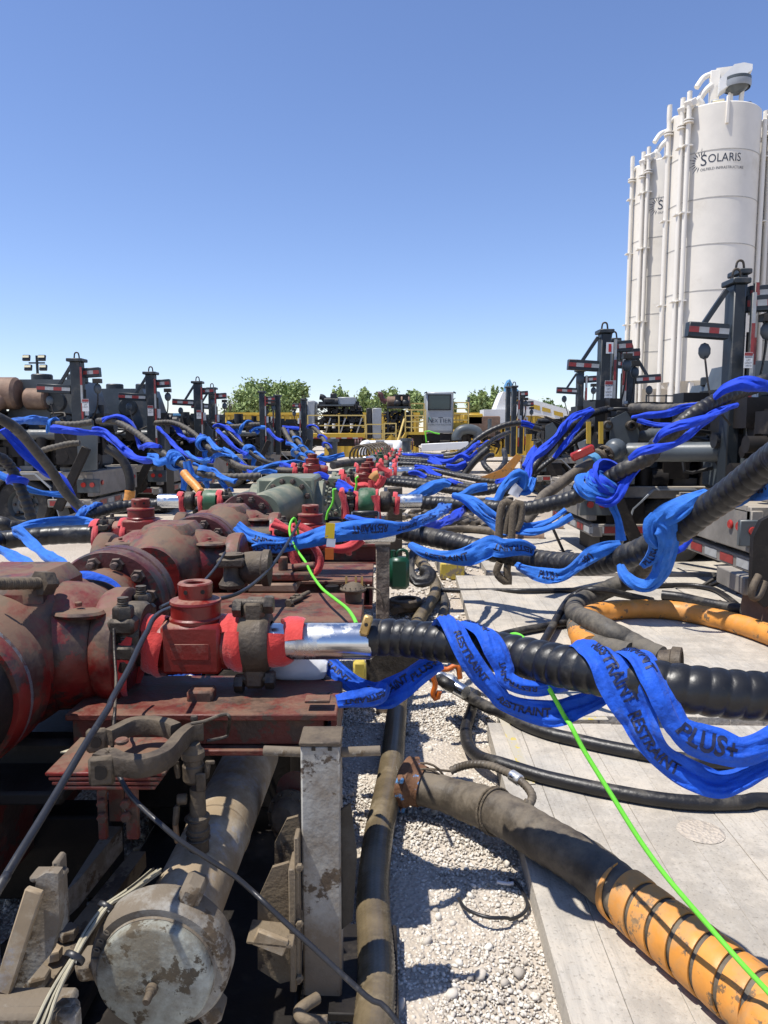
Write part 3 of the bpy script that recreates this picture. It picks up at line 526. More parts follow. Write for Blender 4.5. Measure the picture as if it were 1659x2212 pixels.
# ------------------------------------------------------------------ silos
def cylmap(c, r, z0, ang0, verts, sc=1):      # flat print wrapped on a silo
    out = []
    for x, y, _ in verts:
        a = ang0+x*sc/r; out.append((c.x+math.sin(a)*(r+.006), c.y-math.cos(a)*(r+.006), z0+y*sc))
    return out
SILOSEAM = M('silo_seam', (.42, .40, .36), .6, bump=0)
def silo(X, Y, r, z0, z1, label, logo=True, house=True, arc=0):
    t = thing('silo', label, 'silo', (X, Y, 0), 'white sand silos'); c = Vector((X, Y, 0)); tc_ = Vector((-X, -Y, 0)).normalized()
    MB().lathe(c, (0, 0, 1), [(0, z0-1.4), (.35, z0-1.4), (r*.97, z0), (r, z0), (r, z1-.05), (r-.05, z1), (0, z1+.25)], 72).obj('tank_shell', SILO, t, ang=30)
    n = 6
    for i in range(1, n):
        z = z0+(z1-z0)*i/n; MB().ring(c+Vector((0, 0, z)), (0, 0, 1), r+.012, r-.02, .03, 72).obj('weld_seam', SILOSEAM, t)
    a0 = math.atan2(tc_.x, -tc_.y)            # angle that faces the viewer
    def at_(a, rr, z): return c+Vector((math.sin(a0+a)*rr, -math.cos(a0+a)*rr, z))
    for k, (a, dr, top) in enumerate(((-.66, .20, z1-.30), (-.50, .24, z1-.18), (-1.15, .14, z1-.2))):
        p = at_(a, r+dr, 0); m = MB().tube([p+Vector((0, 0, 1.5)), p+Vector((0, 0, top-.3)), p+Vector((0, 0, top)), at_(a, r+dr-.22, top+.2), at_(a, r-.45, top+.2), at_(a, r-.75, z1+.1)], .095, 12, None, 6)
        q = m.obj('fill_pipe', SILOC, t); MB().ring(p+Vector((0, 0, top-.45)), (0, 0, 1), .19, .1, .05, 16).obj('pipe_flange', SILOC, q); MB().ring(p+Vector((0, 0, top-.35)), (0, 0, 1), .19, .1, .05, 16).obj('pipe_flange', SILOC, q)
        if k < 2: MB().box(at_(a, r+dr-.08, top+.30), (.34, .42, .26), Matrix.Rotation(a0+a, 3, 'Z') @ Matrix.Rotation(.5, 3, 'X'), .03).obj('deflector_box', SILOC, q)
        for zz in (.3, .62, .86): MB().box(p+Vector((0, .06, z0+(z1-z0)*zz)), (.36, .3, .05)).obj('clamp', SILOC, q)
    for a in (1.45,):
        p = at_(a, r+.12, 0); MB().tube([p+Vector((0, 0, 1.5)), p+Vector((0, 0, z1-.4))], .09, 10, None, 0).obj('side_pipe', SILOC, t)
    for a in (-.9, -.3, .3, .9, 2.4, 3.6): p = at_(a, r*.9, 0); MB().box(p+Vector((0, 0, (z0+.3)/2)), (.22, .22, z0+.6), None, .02).obj('support_leg', SILOC, t)
    if house:
        h = thing_part = MB(); hx = at_(.1, r*.35, z1)
        R = Matrix.Rotation(a0+.12, 3, 'Z'); f = lambda x, y, z: at_(0, 0, z1-.05)+R @ Vector((x, y, z))*.66
        q = MB().box(f(-.15, -.2, 1.35), (.36, .46, 1.8), R, .02).obj('elevator_leg', SILOC, t)
        hb = MB().prism([(-.07, .9), (.1, 1.35), (.95, 1.6), (.95, 1.95), (-.07, 1.95)], .66, Matrix.Translation(f(.05, -.55, 0)) @ R.to_4x4() @ Matrix.Rotation(PI/2, 4, 'X') @ Matrix.Translation((0, 0, -.9))).obj('head_housing', SILOC, t)
        MB().prism([(.0, .82), (.75, 1.25), (1.15, 1.5), (1.15, 1.7), (.85, 1.8), (.5, 1.78), (.0, 1.3)], .55, Matrix.Translation(f(0, -1.25, -.2)) @ R.to_4x4() @ Matrix.Rotation(PI/2, 4, 'X') @ Matrix.Translation((0, 0, -.4))).obj('drive_guard', WHITE, t)
        dm = MB().lathe(f(1.0, -1.0, 1.0), (0, 0, 1), [(0, 0), (.18, .0), (.42, .2), (.52, .42), (.52, .55), (0, .57)], 28).obj('drive_motor', GREYP, t)
        MB().lathe(f(1.0, -1.0, 1.28), (0, 0, 1), [(.5, 0), (.53, .09), (.53, .24), (.52, .24), (.5, .07)], 28).obj('band', LGREY, dm)
        for sx in (.72, 1.25): MB().bar(f(sx, -1.0, 0), f(sx+(-.05 if sx < 1 else .05), -1.0, 1.1), .14, .14).obj('motor_leg', SILOC, t)
        MB().tube([f(-.3, -.4, 1.9), f(-.75, -.5, 1.5), f(-1.15, -.6, .85)], .13, 12, None, 4).obj('chute', SILOC, t)
        MB().tube([f(-.3, -.3, 2.6), f(-.8, -.5, 2.35), f(-1.2, -.7, 1.75)], .11, 12, None, 4).obj('chute', SILOC, t)
        MB().tube([f(-.95, -.75, .05), f(-.9, -.75, .65), f(-1.2, -.85, .95)], .16, 12, None, 4).obj('vent_elbow', SILOC, t)
        for sx, sy in ((-.05, -1.45), (1.55, -.6)):
            l_ = MB().cyl(f(sx, sy, .1), f(sx, sy, .4), .06, n=8).obj('floodlight', LGREY, t); MB().box(f(sx, sy, .5), (.5, .26, .16), R @ Matrix.Rotation(.5, 3, 'X'), .03).obj('lamp_head', LGREY, l_); MB().box(f(sx, sy-.06, .47), (.42, .2, .14), R @ Matrix.Rotation(.5, 3, 'X')).obj('lens', LAMPG, l_)
        MB().box(at_(.25, r+.03, z1-.35), (.1, .1, 1.0), None, .01).obj('lifting_lug', SILOC, t)
    if logo:
        zc = z1-2.15
        for s_, tw_, th_, dx, dy in (('S', .22, .42, -.56, .04), ('OLARIS', 1.22, .31, .21, .07), ('OILFIELD INFRASTRUCTURE', 1.62, .10, .14, -.31)):
            v, fc = fit_text(s_, tw_, th_); m = MB(); m.v = cylmap(c, r, zc, a0+.13, [(x+dx, y+dy, 0) for x, y, _ in v]); m.f = fc; m.obj('lettering', NAVY, t, ang=180)
        m = MB(); pts = []; fs = []
        for i in range(11):
            a = math.radians(70+i*18); r0, r1 = .25, .42+.12*(i % 2); w_ = .07; o = len(pts)
            pts += [(-.66+math.cos(a-w_)*r0*1.1, .0+math.sin(a-w_)*r0*1.1, 0), (-.66+math.cos(a)*r1, math.sin(a)*r1, 0), (-.66+math.cos(a+w_)*r0*1.1, math.sin(a+w_)*r0*1.1, 0), (-.66+math.cos(a)*r0*.8, math.sin(a)*r0*.8, 0)]; fs.append((o, o+3, o+2, o+1)[::-1])
        m.v = cylmap(c, r, zc, a0+.13, pts); m.f = fs; m.obj('sunburst_mark', NAVY, t, ang=180)
    return t
silo(13.45, 31.6, 1.72, 3.9, 14.5, 'large white silo with the full SOLARIS sunburst logo', True, True)
silo(13.8, 37.3, 1.70, 3.9, 14.5, 'white silo behind and left of the large one, its logo partly hidden', True, True)
silo(17.35, 32.6, 1.70, 3.9, 14.5, 'white silo cut off by the right edge of the picture', False, False)
silo(18.3, 38.5, 1.70, 3.9, 14.5, 'white silo glimpsed in the slit right of the large silo', True, False)
# under-silo conveyor frame
t = thing('silo_base_frame', 'grey skid and railing frame under the white silos', 'frame', (16, 34, 0)); MB().box((16.2, 32.9, .7), (8.5, .4, .5)).obj('skid', GREYP, t)
MB().box((13.6, 30.2, 1.9), (3.0, 1.0, 1.1), None, .05).obj('control_box', LGREY, t)
for z in (2.3, 2.8, 3.3): MB().bar((10.6, 30.2, z), (13, 30.2, z), .05, .05).obj('handrail', DGREY, t)
for x in (10.6, 11.4, 12.2, 13): MB().bar((x, 30.2, 1.4), (x, 30.2, 3.35), .05, .05).obj('rail_post', DGREY, t)
# ================================================================== ENGINE TRAILER, CONTROL CAB (far centre)
def clutter(box, n, seed, dens_cyl=.5):
    rs = random.Random(seed); (x0, y0, z0), (x1, y1, z1) = box; m = MB()
    for _ in range(n):
        c = Vector((rs.uniform(x0, x1), rs.uniform(y0, y1), rs.uniform(z0, z1))); s_ = (x1-x0)*.12
        k = rs.random()
        if k < dens_cyl:
            ax = rs.choice([(1, 0, 0), (0, 0, 1), (0, 1, 0)]); L_ = rs.uniform(.5, 1.8)*s_; m.cyl(c-Vector(ax)*L_/2, c+Vector(ax)*L_/2, rs.uniform(.15, .45)*s_, n=10)
        elif k < .8: m.box(c, (rs.uniform(.4, 1.4)*s_, rs.uniform(.4, 1.4)*s_, rs.uniform(.4, 1.4)*s_))
        else:
            q = [c+Vector((rs.uniform(-1, 1)*s_*1.5, rs.uniform(-.6, .6)*s_, rs.uniform(-1.6, .6)*s_)) for _ in range(3)]; m.tube([c]+q, .022, 5, None, 3)
    return m
def rail(t, pts, z0, z1, r=.025, mat=YELR, mids=(.5,), every=None):
    for a, b in zip(pts, pts[1:]):
        a, b = Vector(a), Vector(b)
        for f in (1,)+tuple(mids):
            z = z0+(z1-z0)*f; MB().bar((a.x, a.y, z), (b.x, b.y, z), r*2, r*2).obj('handrail', mat, t)
    for p in pts: MB().box((p[0], p[1], (z0+z1)/2), (r*2.2, r*2.2, z1-z0+r)).obj('rail_post', mat, t)
D = 33.0; X_ = lambda v, d=D: xat(v, d); Z_ = lambda v, d=D: zat(v, d)
t = thing('engine_trailer', 'trailer with exposed black engine behind yellow railings', 'trailer', (X_(732), D, 0))
MB().box(((X_(667)+X_(790))/2, D+.8, Z_(941)), (X_(790)-X_(667), 3.0, .22), None, .02).obj('deck', YEL, t)
MB().box(((X_(667)+X_(790))/2, D+.9, Z_(955)), (X_(790)-X_(667), 2.2, .35)).obj('chassis', DARKM, t)
me = mesh_of(MB().box((0, 0, 0), (.22, .02, .05)), TAPER); me2 = mesh_of(MB().box((0, 0, 0), (.22, .02, .05)), TAPEW)
for i in range(10): inst(me if i % 2 else me2, 'reflective_tape', t, Matrix.Translation((X_(675)+i*.24, D-.71, Z_(946))))
rail(t, [(X_(668), D-.6, 0), (X_(734), D-.6, 0), (X_(790), D-.6, 0)], Z_(941), Z_(898))
MB().box(((X_(663)+X_(680))/2, D+.9, (Z_(865)+Z_(941))/2), (X_(680)-X_(663), 1.6, Z_(865)-Z_(941)), None, .04).obj('radiator', LGREY, t)
MB().box(((X_(650)+X_(660))/2, D+.7, (Z_(862)+Z_(941))/2), (X_(660)-X_(650), 1.4, Z_(862)-Z_(941)), None, .03).obj('radiator_shroud', DGREY, t)
clutter(((X_(690), D, Z_(935)), (X_(782), D+1.6, Z_(874))), 260, 5).obj('engine', BLACKM, t, kind='stuff')
for vx in (703, 735, 770): MB().bar((X_(vx), D-.2, Z_(938)), (X_(vx+12), D-.2, Z_(903)), .06, .06).obj('brace', LGREY, t)
MB().box(((X_(692)+X_(765))/2, D+.4, Z_(876)), (X_(765)-X_(692), 1.4, .06)).obj('top_frame', GREYP, t)
MB().box(((X_(728)+X_(768))/2, D+.9, (Z_(857)+Z_(874))/2), (X_(768)-X_(728), 1.2, Z_(857)-Z_(874)), None, .03).obj('exhaust_housing', LGREY, t)
m = MB(); m.cyl((X_(700), D+.4, Z_(868)), (X_(730), D+.4, Z_(868)), .22, n=16); m.box((X_(720), D+.4, Z_(856)), (.28, .3, .3), None, .04); m.tube([(X_(703), D+.4, Z_(866)), (X_(697), D+.4, Z_(858)), (X_(690), D+.4, Z_(856))], .13, 10); m.cyl((X_(712), D+.4, Z_(868)), (X_(712), D+.4, Z_(862)), .3); m.obj('air_filter', BLACKM, t)
for vx in (681, 705, 722, 760): MB().cyl((X_(vx), D-.25, Z_(925)), (X_(vx), D-.25, Z_(915)), .07, n=10).obj('oil_filter', WHITE, t)
t = thing('engine_trailer', 'second engine skid with tan muffler and twin air filters', 'trailer', (X_(830), D+1, 0))
for a, b_, mt in ((791, 803, BLACKM), (804, 824, LGREY)): MB().box(((X_(a)+X_(b_))/2, D+1, (Z_(881)+Z_(948))/2), (X_(b_)-X_(a), 1.6, Z_(881)-Z_(948)), None, .03).obj('radiator', mt, t)
clutter(((X_(830), D+.6, Z_(942)), (X_(895), D+2, Z_(888))), 200, 6).obj('engine', BLACKM, t, kind='stuff')
MB().box(((X_(836)+X_(888))/2, D+1, Z_(879)), (X_(888)-X_(836), 1.4, .07)).obj('top_frame', DGREY, t)
for vx in (838, 886): MB().box((X_(vx), D+.6, (Z_(879)+Z_(940))/2), (.07, .07, Z_(879)-Z_(940))).obj('frame_post', DGREY, t)
mf = MB().cyl((X_(836), D+1, Z_(866)), (X_(887), D+1, Z_(866)), .24, n=20, bev=.04).obj('muffler', RUST, t); MB().tube([(X_(836), D+1, Z_(866)), (X_(827), D+1, Z_(862)), (X_(822), D+1, Z_(850)), (X_(816), D+1, Z_(849))], .12, 12, None, 5).obj('exhaust_pipe', MAROON, mf)
for vx in (860, 876): m = MB(); m.ball((X_(vx), D+.5, Z_(870)), .2, 12); m.cyl((X_(vx), D+.5, Z_(868)), (X_(vx), D+.5, Z_(853)), .13, n=12); m.cyl((X_(vx), D+.5, Z_(855)), (X_(vx), D+.5, Z_(851)), .19, n=12); m.obj('air_filter', BLACKM, t)
rail(t, [(X_(792), D-.4, 0), (X_(827), D-.4, 0)], Z_(950), Z_(917), mids=(.4,)); rail(t, [(X_(830), D-.5, 0), (X_(855), D-.5, 0)], Z_(950), Z_(915), mids=(.4,))
# control cab
t = thing('control_cab', 'grey control cab lettered NEXTIER with a dark window and yellow stairs', 'cab', (X_(950), D, 0))
x0, x1, zt, zb = X_(920.5), X_(979), Z_(846.5), Z_(936)
MB().box(((x0+x1)/2, D+1, (zt+zb)/2), (x1-x0, 2, zt-zb), None, .05).obj('cab_body', LGREY, t)
MB().box(((x0+x1)/2, D-.02, (Z_(852)+Z_(931))/2), (x1-x0-.1, .05, Z_(852)-Z_(931)), None, .03).obj('front_panel', LGREY, t)
wf = MB(); wz0, wz1, wx0, wx1 = Z_(885), Z_(853), X_(925), X_(972)
for q in (((wx0+wx1)/2, wz0, wx1-wx0, .05), ((wx0+wx1)/2, wz1, wx1-wx0, .05), (wx0, (wz0+wz1)/2, .05, wz1-wz0+.05), (wx1, (wz0+wz1)/2, .05, wz1-wz0+.05)): wf.box((q[0], D-.06, q[1]), (q[2], .05, q[3]))
wo = wf.obj('window_frame', BLACKM, t); MB().box(((wx0+wx1)/2, D-.052, (wz0+wz1)/2), (wx1-wx0-.05, .012, wz1-wz0-.05)).obj('pane', GLASS, wo)
def sign(s, x, y, z, size, mat, parent, nm='lettering', off=.0, R=None, cx=1.0):
    v, f = text_mesh(s, size, .002, 0, off); m = MB(); R = R or Matrix.Rotation(PI/2, 4, 'X')
    m.v = [tuple(Matrix.Translation((x, y, z)) @ R @ Vector((a[0]*cx, a[1], a[2]))) for a in v]; m.f = f; return m.obj(nm, mat, parent, ang=180)
xc = (x0+x1)/2
for st_, dx_, w2, h2, vz in (('N', -.425, .17, .24, 907.3), ('EX', -.205, .24, .165, 908.6), ('T', .035, .21, .24, 907.3), ('IER', .325, .35, .165, 908.6), ('COMPLETION SOLUTIONS', 0, 1.03, .062, 917.5)):
    v_, f_ = fit_text(st_, w2, h2); m = MB(); m.v = [(xc+dx_+a[0], D-.053, Z_(vz)+a[1]) for a in v_]; m.f = f_; m.obj('lettering', NAVY, t, ang=180)
MB().prism([(0, 0), (.07, 0), (0, .1)], .01, Matrix.Translation((xc-.47, D-.055, Z_(905.5))) @ Matrix.Rotation(PI/2, 4, 'X')).obj('logo_mark', M('teal_mark', (.02, .3, .28), .5, bump=0), t)
for vx, s_ in ((919, -1), (981, 1)): MB().box((X_(vx), D, Z_(848)), (.12, .2, .05), Matrix.Rotation(s_*.5, 3, 'Y')).obj('lamp', DGREY, t)
MB().box(((X_(874)+X_(920))/2, D+.3, Z_(936)), (X_(920)-X_(874), 1.6, .12)).obj('platform', YEL, t)
rail(t, [(X_(875), D-.45, 0), (X_(888), D-.45, 0), (X_(918), D-.45, 0)], Z_(936), Z_(886), mids=(.25, .5, .75)); rail(t, [(X_(888), D+.9, 0), (X_(918), D+.9, 0)], Z_(936), Z_(870), mids=(.5,))
MB().box(((X_(979)+X_(1014))/2, D+1, Z_(920)), (X_(1014)-X_(979), 1.4, .3)).obj('platform', YEL, t); rail(t, [(X_(980), D+.3, 0), (X_(1013), D+.3, 0)], Z_(920), Z_(869), mids=(.25, .5, .75))
for s_ in (0, .5):
    MB().bar((X_(858), D-.9+s_, Z_(955)), (X_(873), D-.5+s_, Z_(905)), .06, .06).obj('stair_rail', YELR, t); MB().bar((X_(858), D-.9+s_, Z_(970)), (X_(876), D-.5+s_, Z_(938)), .05, .14).obj('stair_stringer', YEL, t)
MB().box((X_(950), D+1, Z_(945)), (2.4, 1.8, .35)).obj('underframe', DARKM, t)
clutter(((X_(900), D, Z_(963)), (X_(1000), D+1.5, Z_(940))), 60, 8).obj('pump_gear', DARKM, t, kind='stuff')
# hopper and duct right of the cab
t = thing('blender_hopper', 'grey steel hopper with a curved duct right of the control cab', 'hopper', (X_(1050), D+1, 0))
MB().box(((X_(1010)+X_(1085))/2, D+1.4, (Z_(898)+Z_(945))/2), (X_(1085)-X_(1010), 1.6, Z_(898)-Z_(945)), None, .04).obj('tub', RUST, t); MB().box((X_(1025), D+1.2, Z_(905)), (.9, 1.2, .5), None, .05).obj('yellow_guard', YEL, t)
MB().tube([(X_(985), D-.3, Z_(950)), (X_(985), D-.3, Z_(942)), (X_(994), D-.3, Z_(930)), (X_(1012), D-.3, Z_(927)), (X_(1028), D-.3, Z_(932)), (X_(1034), D-.3, Z_(945))], .22, 14, None, 6).obj('duct', GREYP, t)
MB().cyl((X_(1017), D+1, Z_(900)), (X_(1017), D+1, Z_(855)), .06).obj('stack', GREYP, t); MB().cyl((X_(1056), D-.2, Z_(935)), (X_(1056), D-.2, Z_(905)), .09).obj('stand_pipe', GREYP, t)
clutter(((X_(990), D+.2, Z_(965)), (X_(1085), D+1.2, Z_(935))), 80, 9).obj('pump_gear', DARKM, t, kind='stuff')
# white pipework on the manifold's far end
t = thing('suction_manifold', 'white suction pipe with elbows and a small grille at the far end', 'manifold', (X_(820, 30), 30, 0)); d = 30
wz = lambda v: zat(v, d); wx = lambda v: xat(v, d)
MB().cyl((wx(785), d, wz(960)), (wx(870), d, wz(960)), .16, n=16, bev=.02).obj('header_pipe', WHITE, t)
for vx in (785, 857): MB().tube([(wx(vx+10), d-.05, wz(959)), (wx(vx+2), d-.2, wz(961)), (wx(vx), d-.35, wz(968)), (wx(vx), d-.35, wz(982))], .17, 14, None, 5).obj('elbow', WHITE, t)
for vx in (768, 774, 780, 891): MB().ring((wx(vx), d, wz(960)), (1, 0, 0), .24, .1, .06, 18).obj('flange', MAROON, t)
g = MB().box((wx(821), d-.28, wz(957)), (wx(831)-wx(812), .04, .26)).obj('grille', WHITE, t)
for i in range(9): MB().box((wx(813.5)+i*.037, d-.305, wz(957)), (.012, .01, .2)).obj('slot', DARKM, g)
MB().bar((wx(910), d, wz(967)), (wx(1012), d, wz(962)), .24, .3, .02).obj('steel_beam', WHITE, t)
for q, (vx, a, b_) in enumerate(((719, 948, 990), (878, 947, 990))):
    dd = 24 if q == 0 else 25
    m = MB(); x = xat(vx, dd); m.cyl((x, dd, zat(1000, dd)), (x, dd, zat(a, dd)), .13, .15, 16); m.ring((x, dd, zat(a+3, dd)), (0, 0, 1), .2, .1, .1, 16)
    tag(m.obj('bollard_pipe', GREYP, None), ('grey vertical stand pipe left of the far manifold end', 'grey vertical stand pipe in front of the yellow stairs')[q], 'pipe')
# white conveyor with yellow patches and a blue hood
t = thing('sand_conveyor', 'white inclined conveyor with yellow patches and blue hooded top', 'conveyor', (X_(1140), D+2, 0)); dd = 36; cx = lambda v: xat(v, dd); cz = lambda v: zat(v, dd)
def quadp(L, y, h, mat, nm, par):
    m = MB(); vs = [Vector((cx(a), y, cz(b))) for a, b in L]; vs += [v+Vector((0, h, 0)) for v in vs]; n = len(L); m.hull(vs, [tuple(range(n)), tuple(range(n, 2*n))]+[(i, (i+1) % n, n+(i+1) % n, n+i) for i in range(n)]); return m.obj(nm, mat, par)
quadp([(1063, 905), (1079, 861), (1086, 845), (1228, 885), (1228, 912), (1175, 897), (1090, 897)], dd, 1.6, WHITE, 'side_panel', t)
for L in ([(1092, 855), (1098, 857), (1096, 866), (1090, 864)], [(1113, 861), (1140, 869), (1139, 878), (1111, 871)], [(1145, 872), (1165, 877), (1165, 887), (1145, 881)], [(1195, 887), (1215, 892), (1215, 901), (1196, 896)], [(1170, 879), (1188, 884), (1188, 892), (1170, 888)]): quadp(L, dd-.02, .01, YEL, 'yellow_patch', t)
quadp([(1095, 855), (1096, 830), (1102, 818), (1108, 830), (1137, 857), (1120, 858)], dd+.3, 1.0, LBLUE, 'hood', t)
MB().box((cx(1070), dd+.5, cz(905)), (1.2, 1.5, .9)).obj('tail_box', WHITE, t)
# ================================================================== CRANES AND PUMP TRUCKS
def taped(a, b, wd, ht, parent, name, mat=DGREY, side=(0, -1, 0), n=None, frac=.75, ph=0, bev=.008):
    a, b = Vector(a), Vector(b); o = MB().bar(a, b, wd, ht, bev).obj(name, mat, parent); L_ = (b-a).length; n = n or max(2, int(L_/.28)); sd = Vector(side)
    d = (b-a)/n; up = d.normalized().cross(sd).normalized(); off = sd*(min(wd, ht) if wd == ht else (wd if abs(sd.y) > .5 else ht))/2
    for i in range(n):
        p, q = a+d*i, a+d*(i+1); m = MB(); hw = up*(min(wd, ht)*.5*frac)
        off = sd*(.5*wd+.004); vs = [p+hw+off, q+hw+off, q-hw+off, p-hw+off]; vs += [v-sd*.002 for v in vs]
        m.hull(vs, [(0, 1, 2, 3), (4, 5, 6, 7), (0, 1, 5, 4), (1, 2, 6, 5), (2, 3, 7, 6), (3, 0, 4, 7)]); m.obj('reflective_tape', TAPER if (i+ph) % 2 == 0 else TAPEW, o)
    return o
def crane(x, y, zb, zt, s, jl, parent, post=.19, lowarm=True, far=False, jz=.22, nm=('mast', 'jib')):
    """twin mast hose crane; s: +1 jib goes to +x."""
    m = taped((x+s*.13, y-.14, zb+.3), (x+s*.13, y-.14, zt-.1), .05, .05, parent, 'tape_strip_post', n=max(4, int((zt-zb)/.35)))
    mast = MB().box((x, y, (zb+zt)/2), (post, .22, zt-zb), None, .012).obj('mast', DGREY, parent)
    MB().box((x, y, zt+.03), (post*1.5, .3, .06), None, .01).obj('cap_plate', DGREY, mast)
    MB().tube([(x-.05, y, zt+.05), (x-.03, y, zt+.16), (x+.03, y, zt+.16), (x+.05, y, zt+.05)], .014, 6).obj('lifting_eye', STEEL, mast)
    j = taped((x+s*.1, y, zt-.2), (x+s*.42, y, zt-.2+.02), .13, .17, parent, 'jib', n=3, frac=.5)
    MB().box((x+s*((.36)), y, zt-.34), (.14, .12, .08)).obj('trolley', STEEL, j)
    MB().tube([(x+s*((.36)), y, zt-.36), (x+s*.34, y, zt-.8), (x+s*.2, y-.05, zb+.9)], .014, 6).obj('hoist_line', STEEL, j)
    MB().ball((x+s*((.36)), y, zt-.48), .075, 10, (1, .5, 1.3)).obj('pulley', GREYP, j)
    if lowarm:
        k = taped((x-s*.10, y-.05, zt-.50), (x-s*(.25+.4*jl), y-.05, zt-.50+.03), .12, .16, parent, 'lower_arm', n=4, ph=1, frac=.5)
        MB().bar((x-s*.1, y, zt-.05), (x-s*.34, y, zt-.42), .05, .05).obj('gusset', DGREY, k)
        MB().ball((x-s*(.05+.4*jl), y-.05, zt-.70), .07, 10, (1, .45, 1.3)).obj('pulley', GREYP, k)
        MB().tube([(x-s*(.05+.4*jl), y-.05, zt-.72), (x-s*.3, y-.2, zt-1.2), (x-s*.1, y-.25, zt-1.5)], .012, 6).obj('hoist_line', STEEL, k)
    MB().box((x+s*.16, y-.12, zb+1.15), (.12, .02, .20)).obj('warning_plate', WHITE, parent)
    MB().cyl((x+s*.14, y-.05, zb+.1), (x+s*.14, y-.05, zt-.5), .025, n=8).obj('ram', STEEL, parent)
def wheel(c, r, wd, parent, n=40):
    c = Vector(c); ax = Vector((0, 1, 0)); h = wd/2
    t_ = MB().lathe(c-ax*h, ax, [(r*.58, 0), (r*.62, -.01), (r*.90, -.012), (r*.97, .02), (r, .05), (r, wd-.05), (r*.97, wd-.02), (r*.9, wd+.012), (r*.62, wd+.01), (r*.58, wd)], n).obj('tyre', TYRE, parent)
    MB().lathe(c-ax*h, ax, [(r*.6, 0), (r*.57, .02), (r*.5, .1), (r*.3, .13), (r*.28, .06), (r*.2, .04), (0, .04)], n).obj('rim', GREYP, parent)
    me = mesh_of(MB().cyl((0, -.02, 0), (0, .03, 0), r*.05, n=6), BOLT)
    for k in range(8): inst(me, 'lug_nut', parent.children[-1], Matrix.Translation(c+Vector((math.cos(k*PI/4)*r*.4, -h+.09, math.sin(k*PI/4)*r*.4))))
    MB().lathe(c-ax*(h-.02), ax, [(0, -.03), (r*.14, -.02), (r*.17, .06)], 14).obj('hub', STEEL, parent)
def truck(s, xr, y0, wd, label, seed, masts, eng='grey', wheels=(1.35, 2.75), detail=True, wr=.5, L=8.5, deckz=1.12):
    """s=+1: the truck reaches away to +x from its rear at xr; near side at y0."""
    t = thing('pump_truck', label, 'pump truck', (xr+s*L/2, y0+wd/2, 0), 'pump trucks backed up to the manifold'); rs = random.Random(seed); y1 = y0+wd; f = lambda a: xr+s*a
    MB().box((f(L/2), y0+.06, deckz-.08), (L, .08, .16), None, .01).obj('side_rail', DECK, t); MB().box((f(L/2), y0+wd/2, deckz-.03), (L, wd-.2, .06)).obj('deck', DECK, t)
    for k in (.35, wd-.35): MB().box((f(L/2), y0+k, deckz-.26), (L-.5, .12, .3)).obj('frame_rail', DARKM, t)
    MB().box((f(.06), y0+wd/2, deckz-.25), (.12, wd, .42), None, .01).obj('rear_panel', DECK, t)
    for k in (.22, .40, wd-.22): MB().cyl((f(.0), y0+k, deckz-.22), (f(-.03), y0+k, deckz-.22), .048, n=16, bev=.01).obj('tail_light', LIGHTR, t)
    MB().box((f(.1), y0+.02, deckz-.26), (.42, .06, .26), None, .01).obj('light_box', GREYP, t)
    for k in (.02, .18): MB().cyl((f(k), y0-.01, deckz-.24), (f(k), y0-.035, deckz-.24), .045, n=14).obj('tail_light', LIGHTR, t)
    bp = MB().box((f(.12), y0+wd/2, .52), (.14, wd+.1, .15), None, .01).obj('bumper', DECK, t)
    MB().box((f(.45), y0+.02, .54), (.8, .12, .15), None, .01).obj('bumper_return', DECK, t)
    for k in range(4): MB().box((f(.11+.2*k), y0-.045, .54), (.19, .004, .09)).obj('reflective_tape', TAPER if k % 2 else TAPEW, t)
    for k in range(6): MB().box((f(.046), y0+.2+k*.38, .52), (.004, .3, .09)).obj('reflective_tape', TAPER if k % 2 else TAPEW, t)
    for k in (.3, wd-.3): MB().bar((f(.15), y0+k, .5), (f(.3), y0+k, deckz-.3), .1, .1).obj('bumper_bracket', DARKM, t)
    MB().box((f(.5), y0+.02, .78), (.5, .05, .38), None, .01).obj('mud_flap', DARKM, t)
    for wx_ in wheels:
        for yy in (y0+.22, y1-.22):
            w_ = MB().cyl((f(wx_), yy, wr), (f(wx_), yy+.01, wr), .05).obj('wheel', STEEL, t); wheel((f(wx_), yy, wr), wr, .32, w_)
        # diamond plate fender
        a = [( -.72, -.30), (-.55, .30), (-.28, .56), (.28, .56), (.55, .30), (.72, -.30)]
        for p, q in zip(a, a[1:]): MB().bar((f(wx_)+p[0], y0+.2, wr+p[1]+.02), (f(wx_)+q[0], y0+.2, wr+q[1]+.02), .45, .02).obj('fender', LGREY, t)
    # fluid end cylinders along the rear deck
    for k in range(5):
        x = f(.55+k*.42); p = MB().cyl((x, y0+.42, deckz), (x, y0+.42, deckz+.52), .13, n=16, bev=.02).obj('pump_cylinder', GREYP, t); MB().cyl((x, y0+.42, deckz+.52), (x, y0+.42, deckz+.62), .09, n=12).obj('cap', LGREY, p); MB().box((x, y0+.42, deckz+.05), (.34, .34, .1), None, .01).obj('base', DECK, p)
    MB().box((f(1.5), y0+1.3, deckz+.35), (2.4, 1.2, .6), None, .05).obj('power_end', GREYP, t)
    MB().cyl((f(.3), y0+.16, deckz+.68), (f(3.4), y0+.16, deckz+.68), .10, n=14).obj('discharge_pipe', GREYP, t)
    clutter(((f(.3) if s > 0 else f(3.4), y0+.15, deckz+.05), (f(3.4) if s > 0 else f(.3), y0+1.2, deckz+.95)), 170, seed).obj('plumbing', DARKM, t, kind='stuff')
    clutter(((f(.2) if s > 0 else f(3.2), y0+.9, deckz+.6), (f(3.2) if s > 0 else f(.2), y0+2.2, deckz+1.05)), 80, seed+5).obj('upper_plumbing', BLACKM, t, kind='stuff')
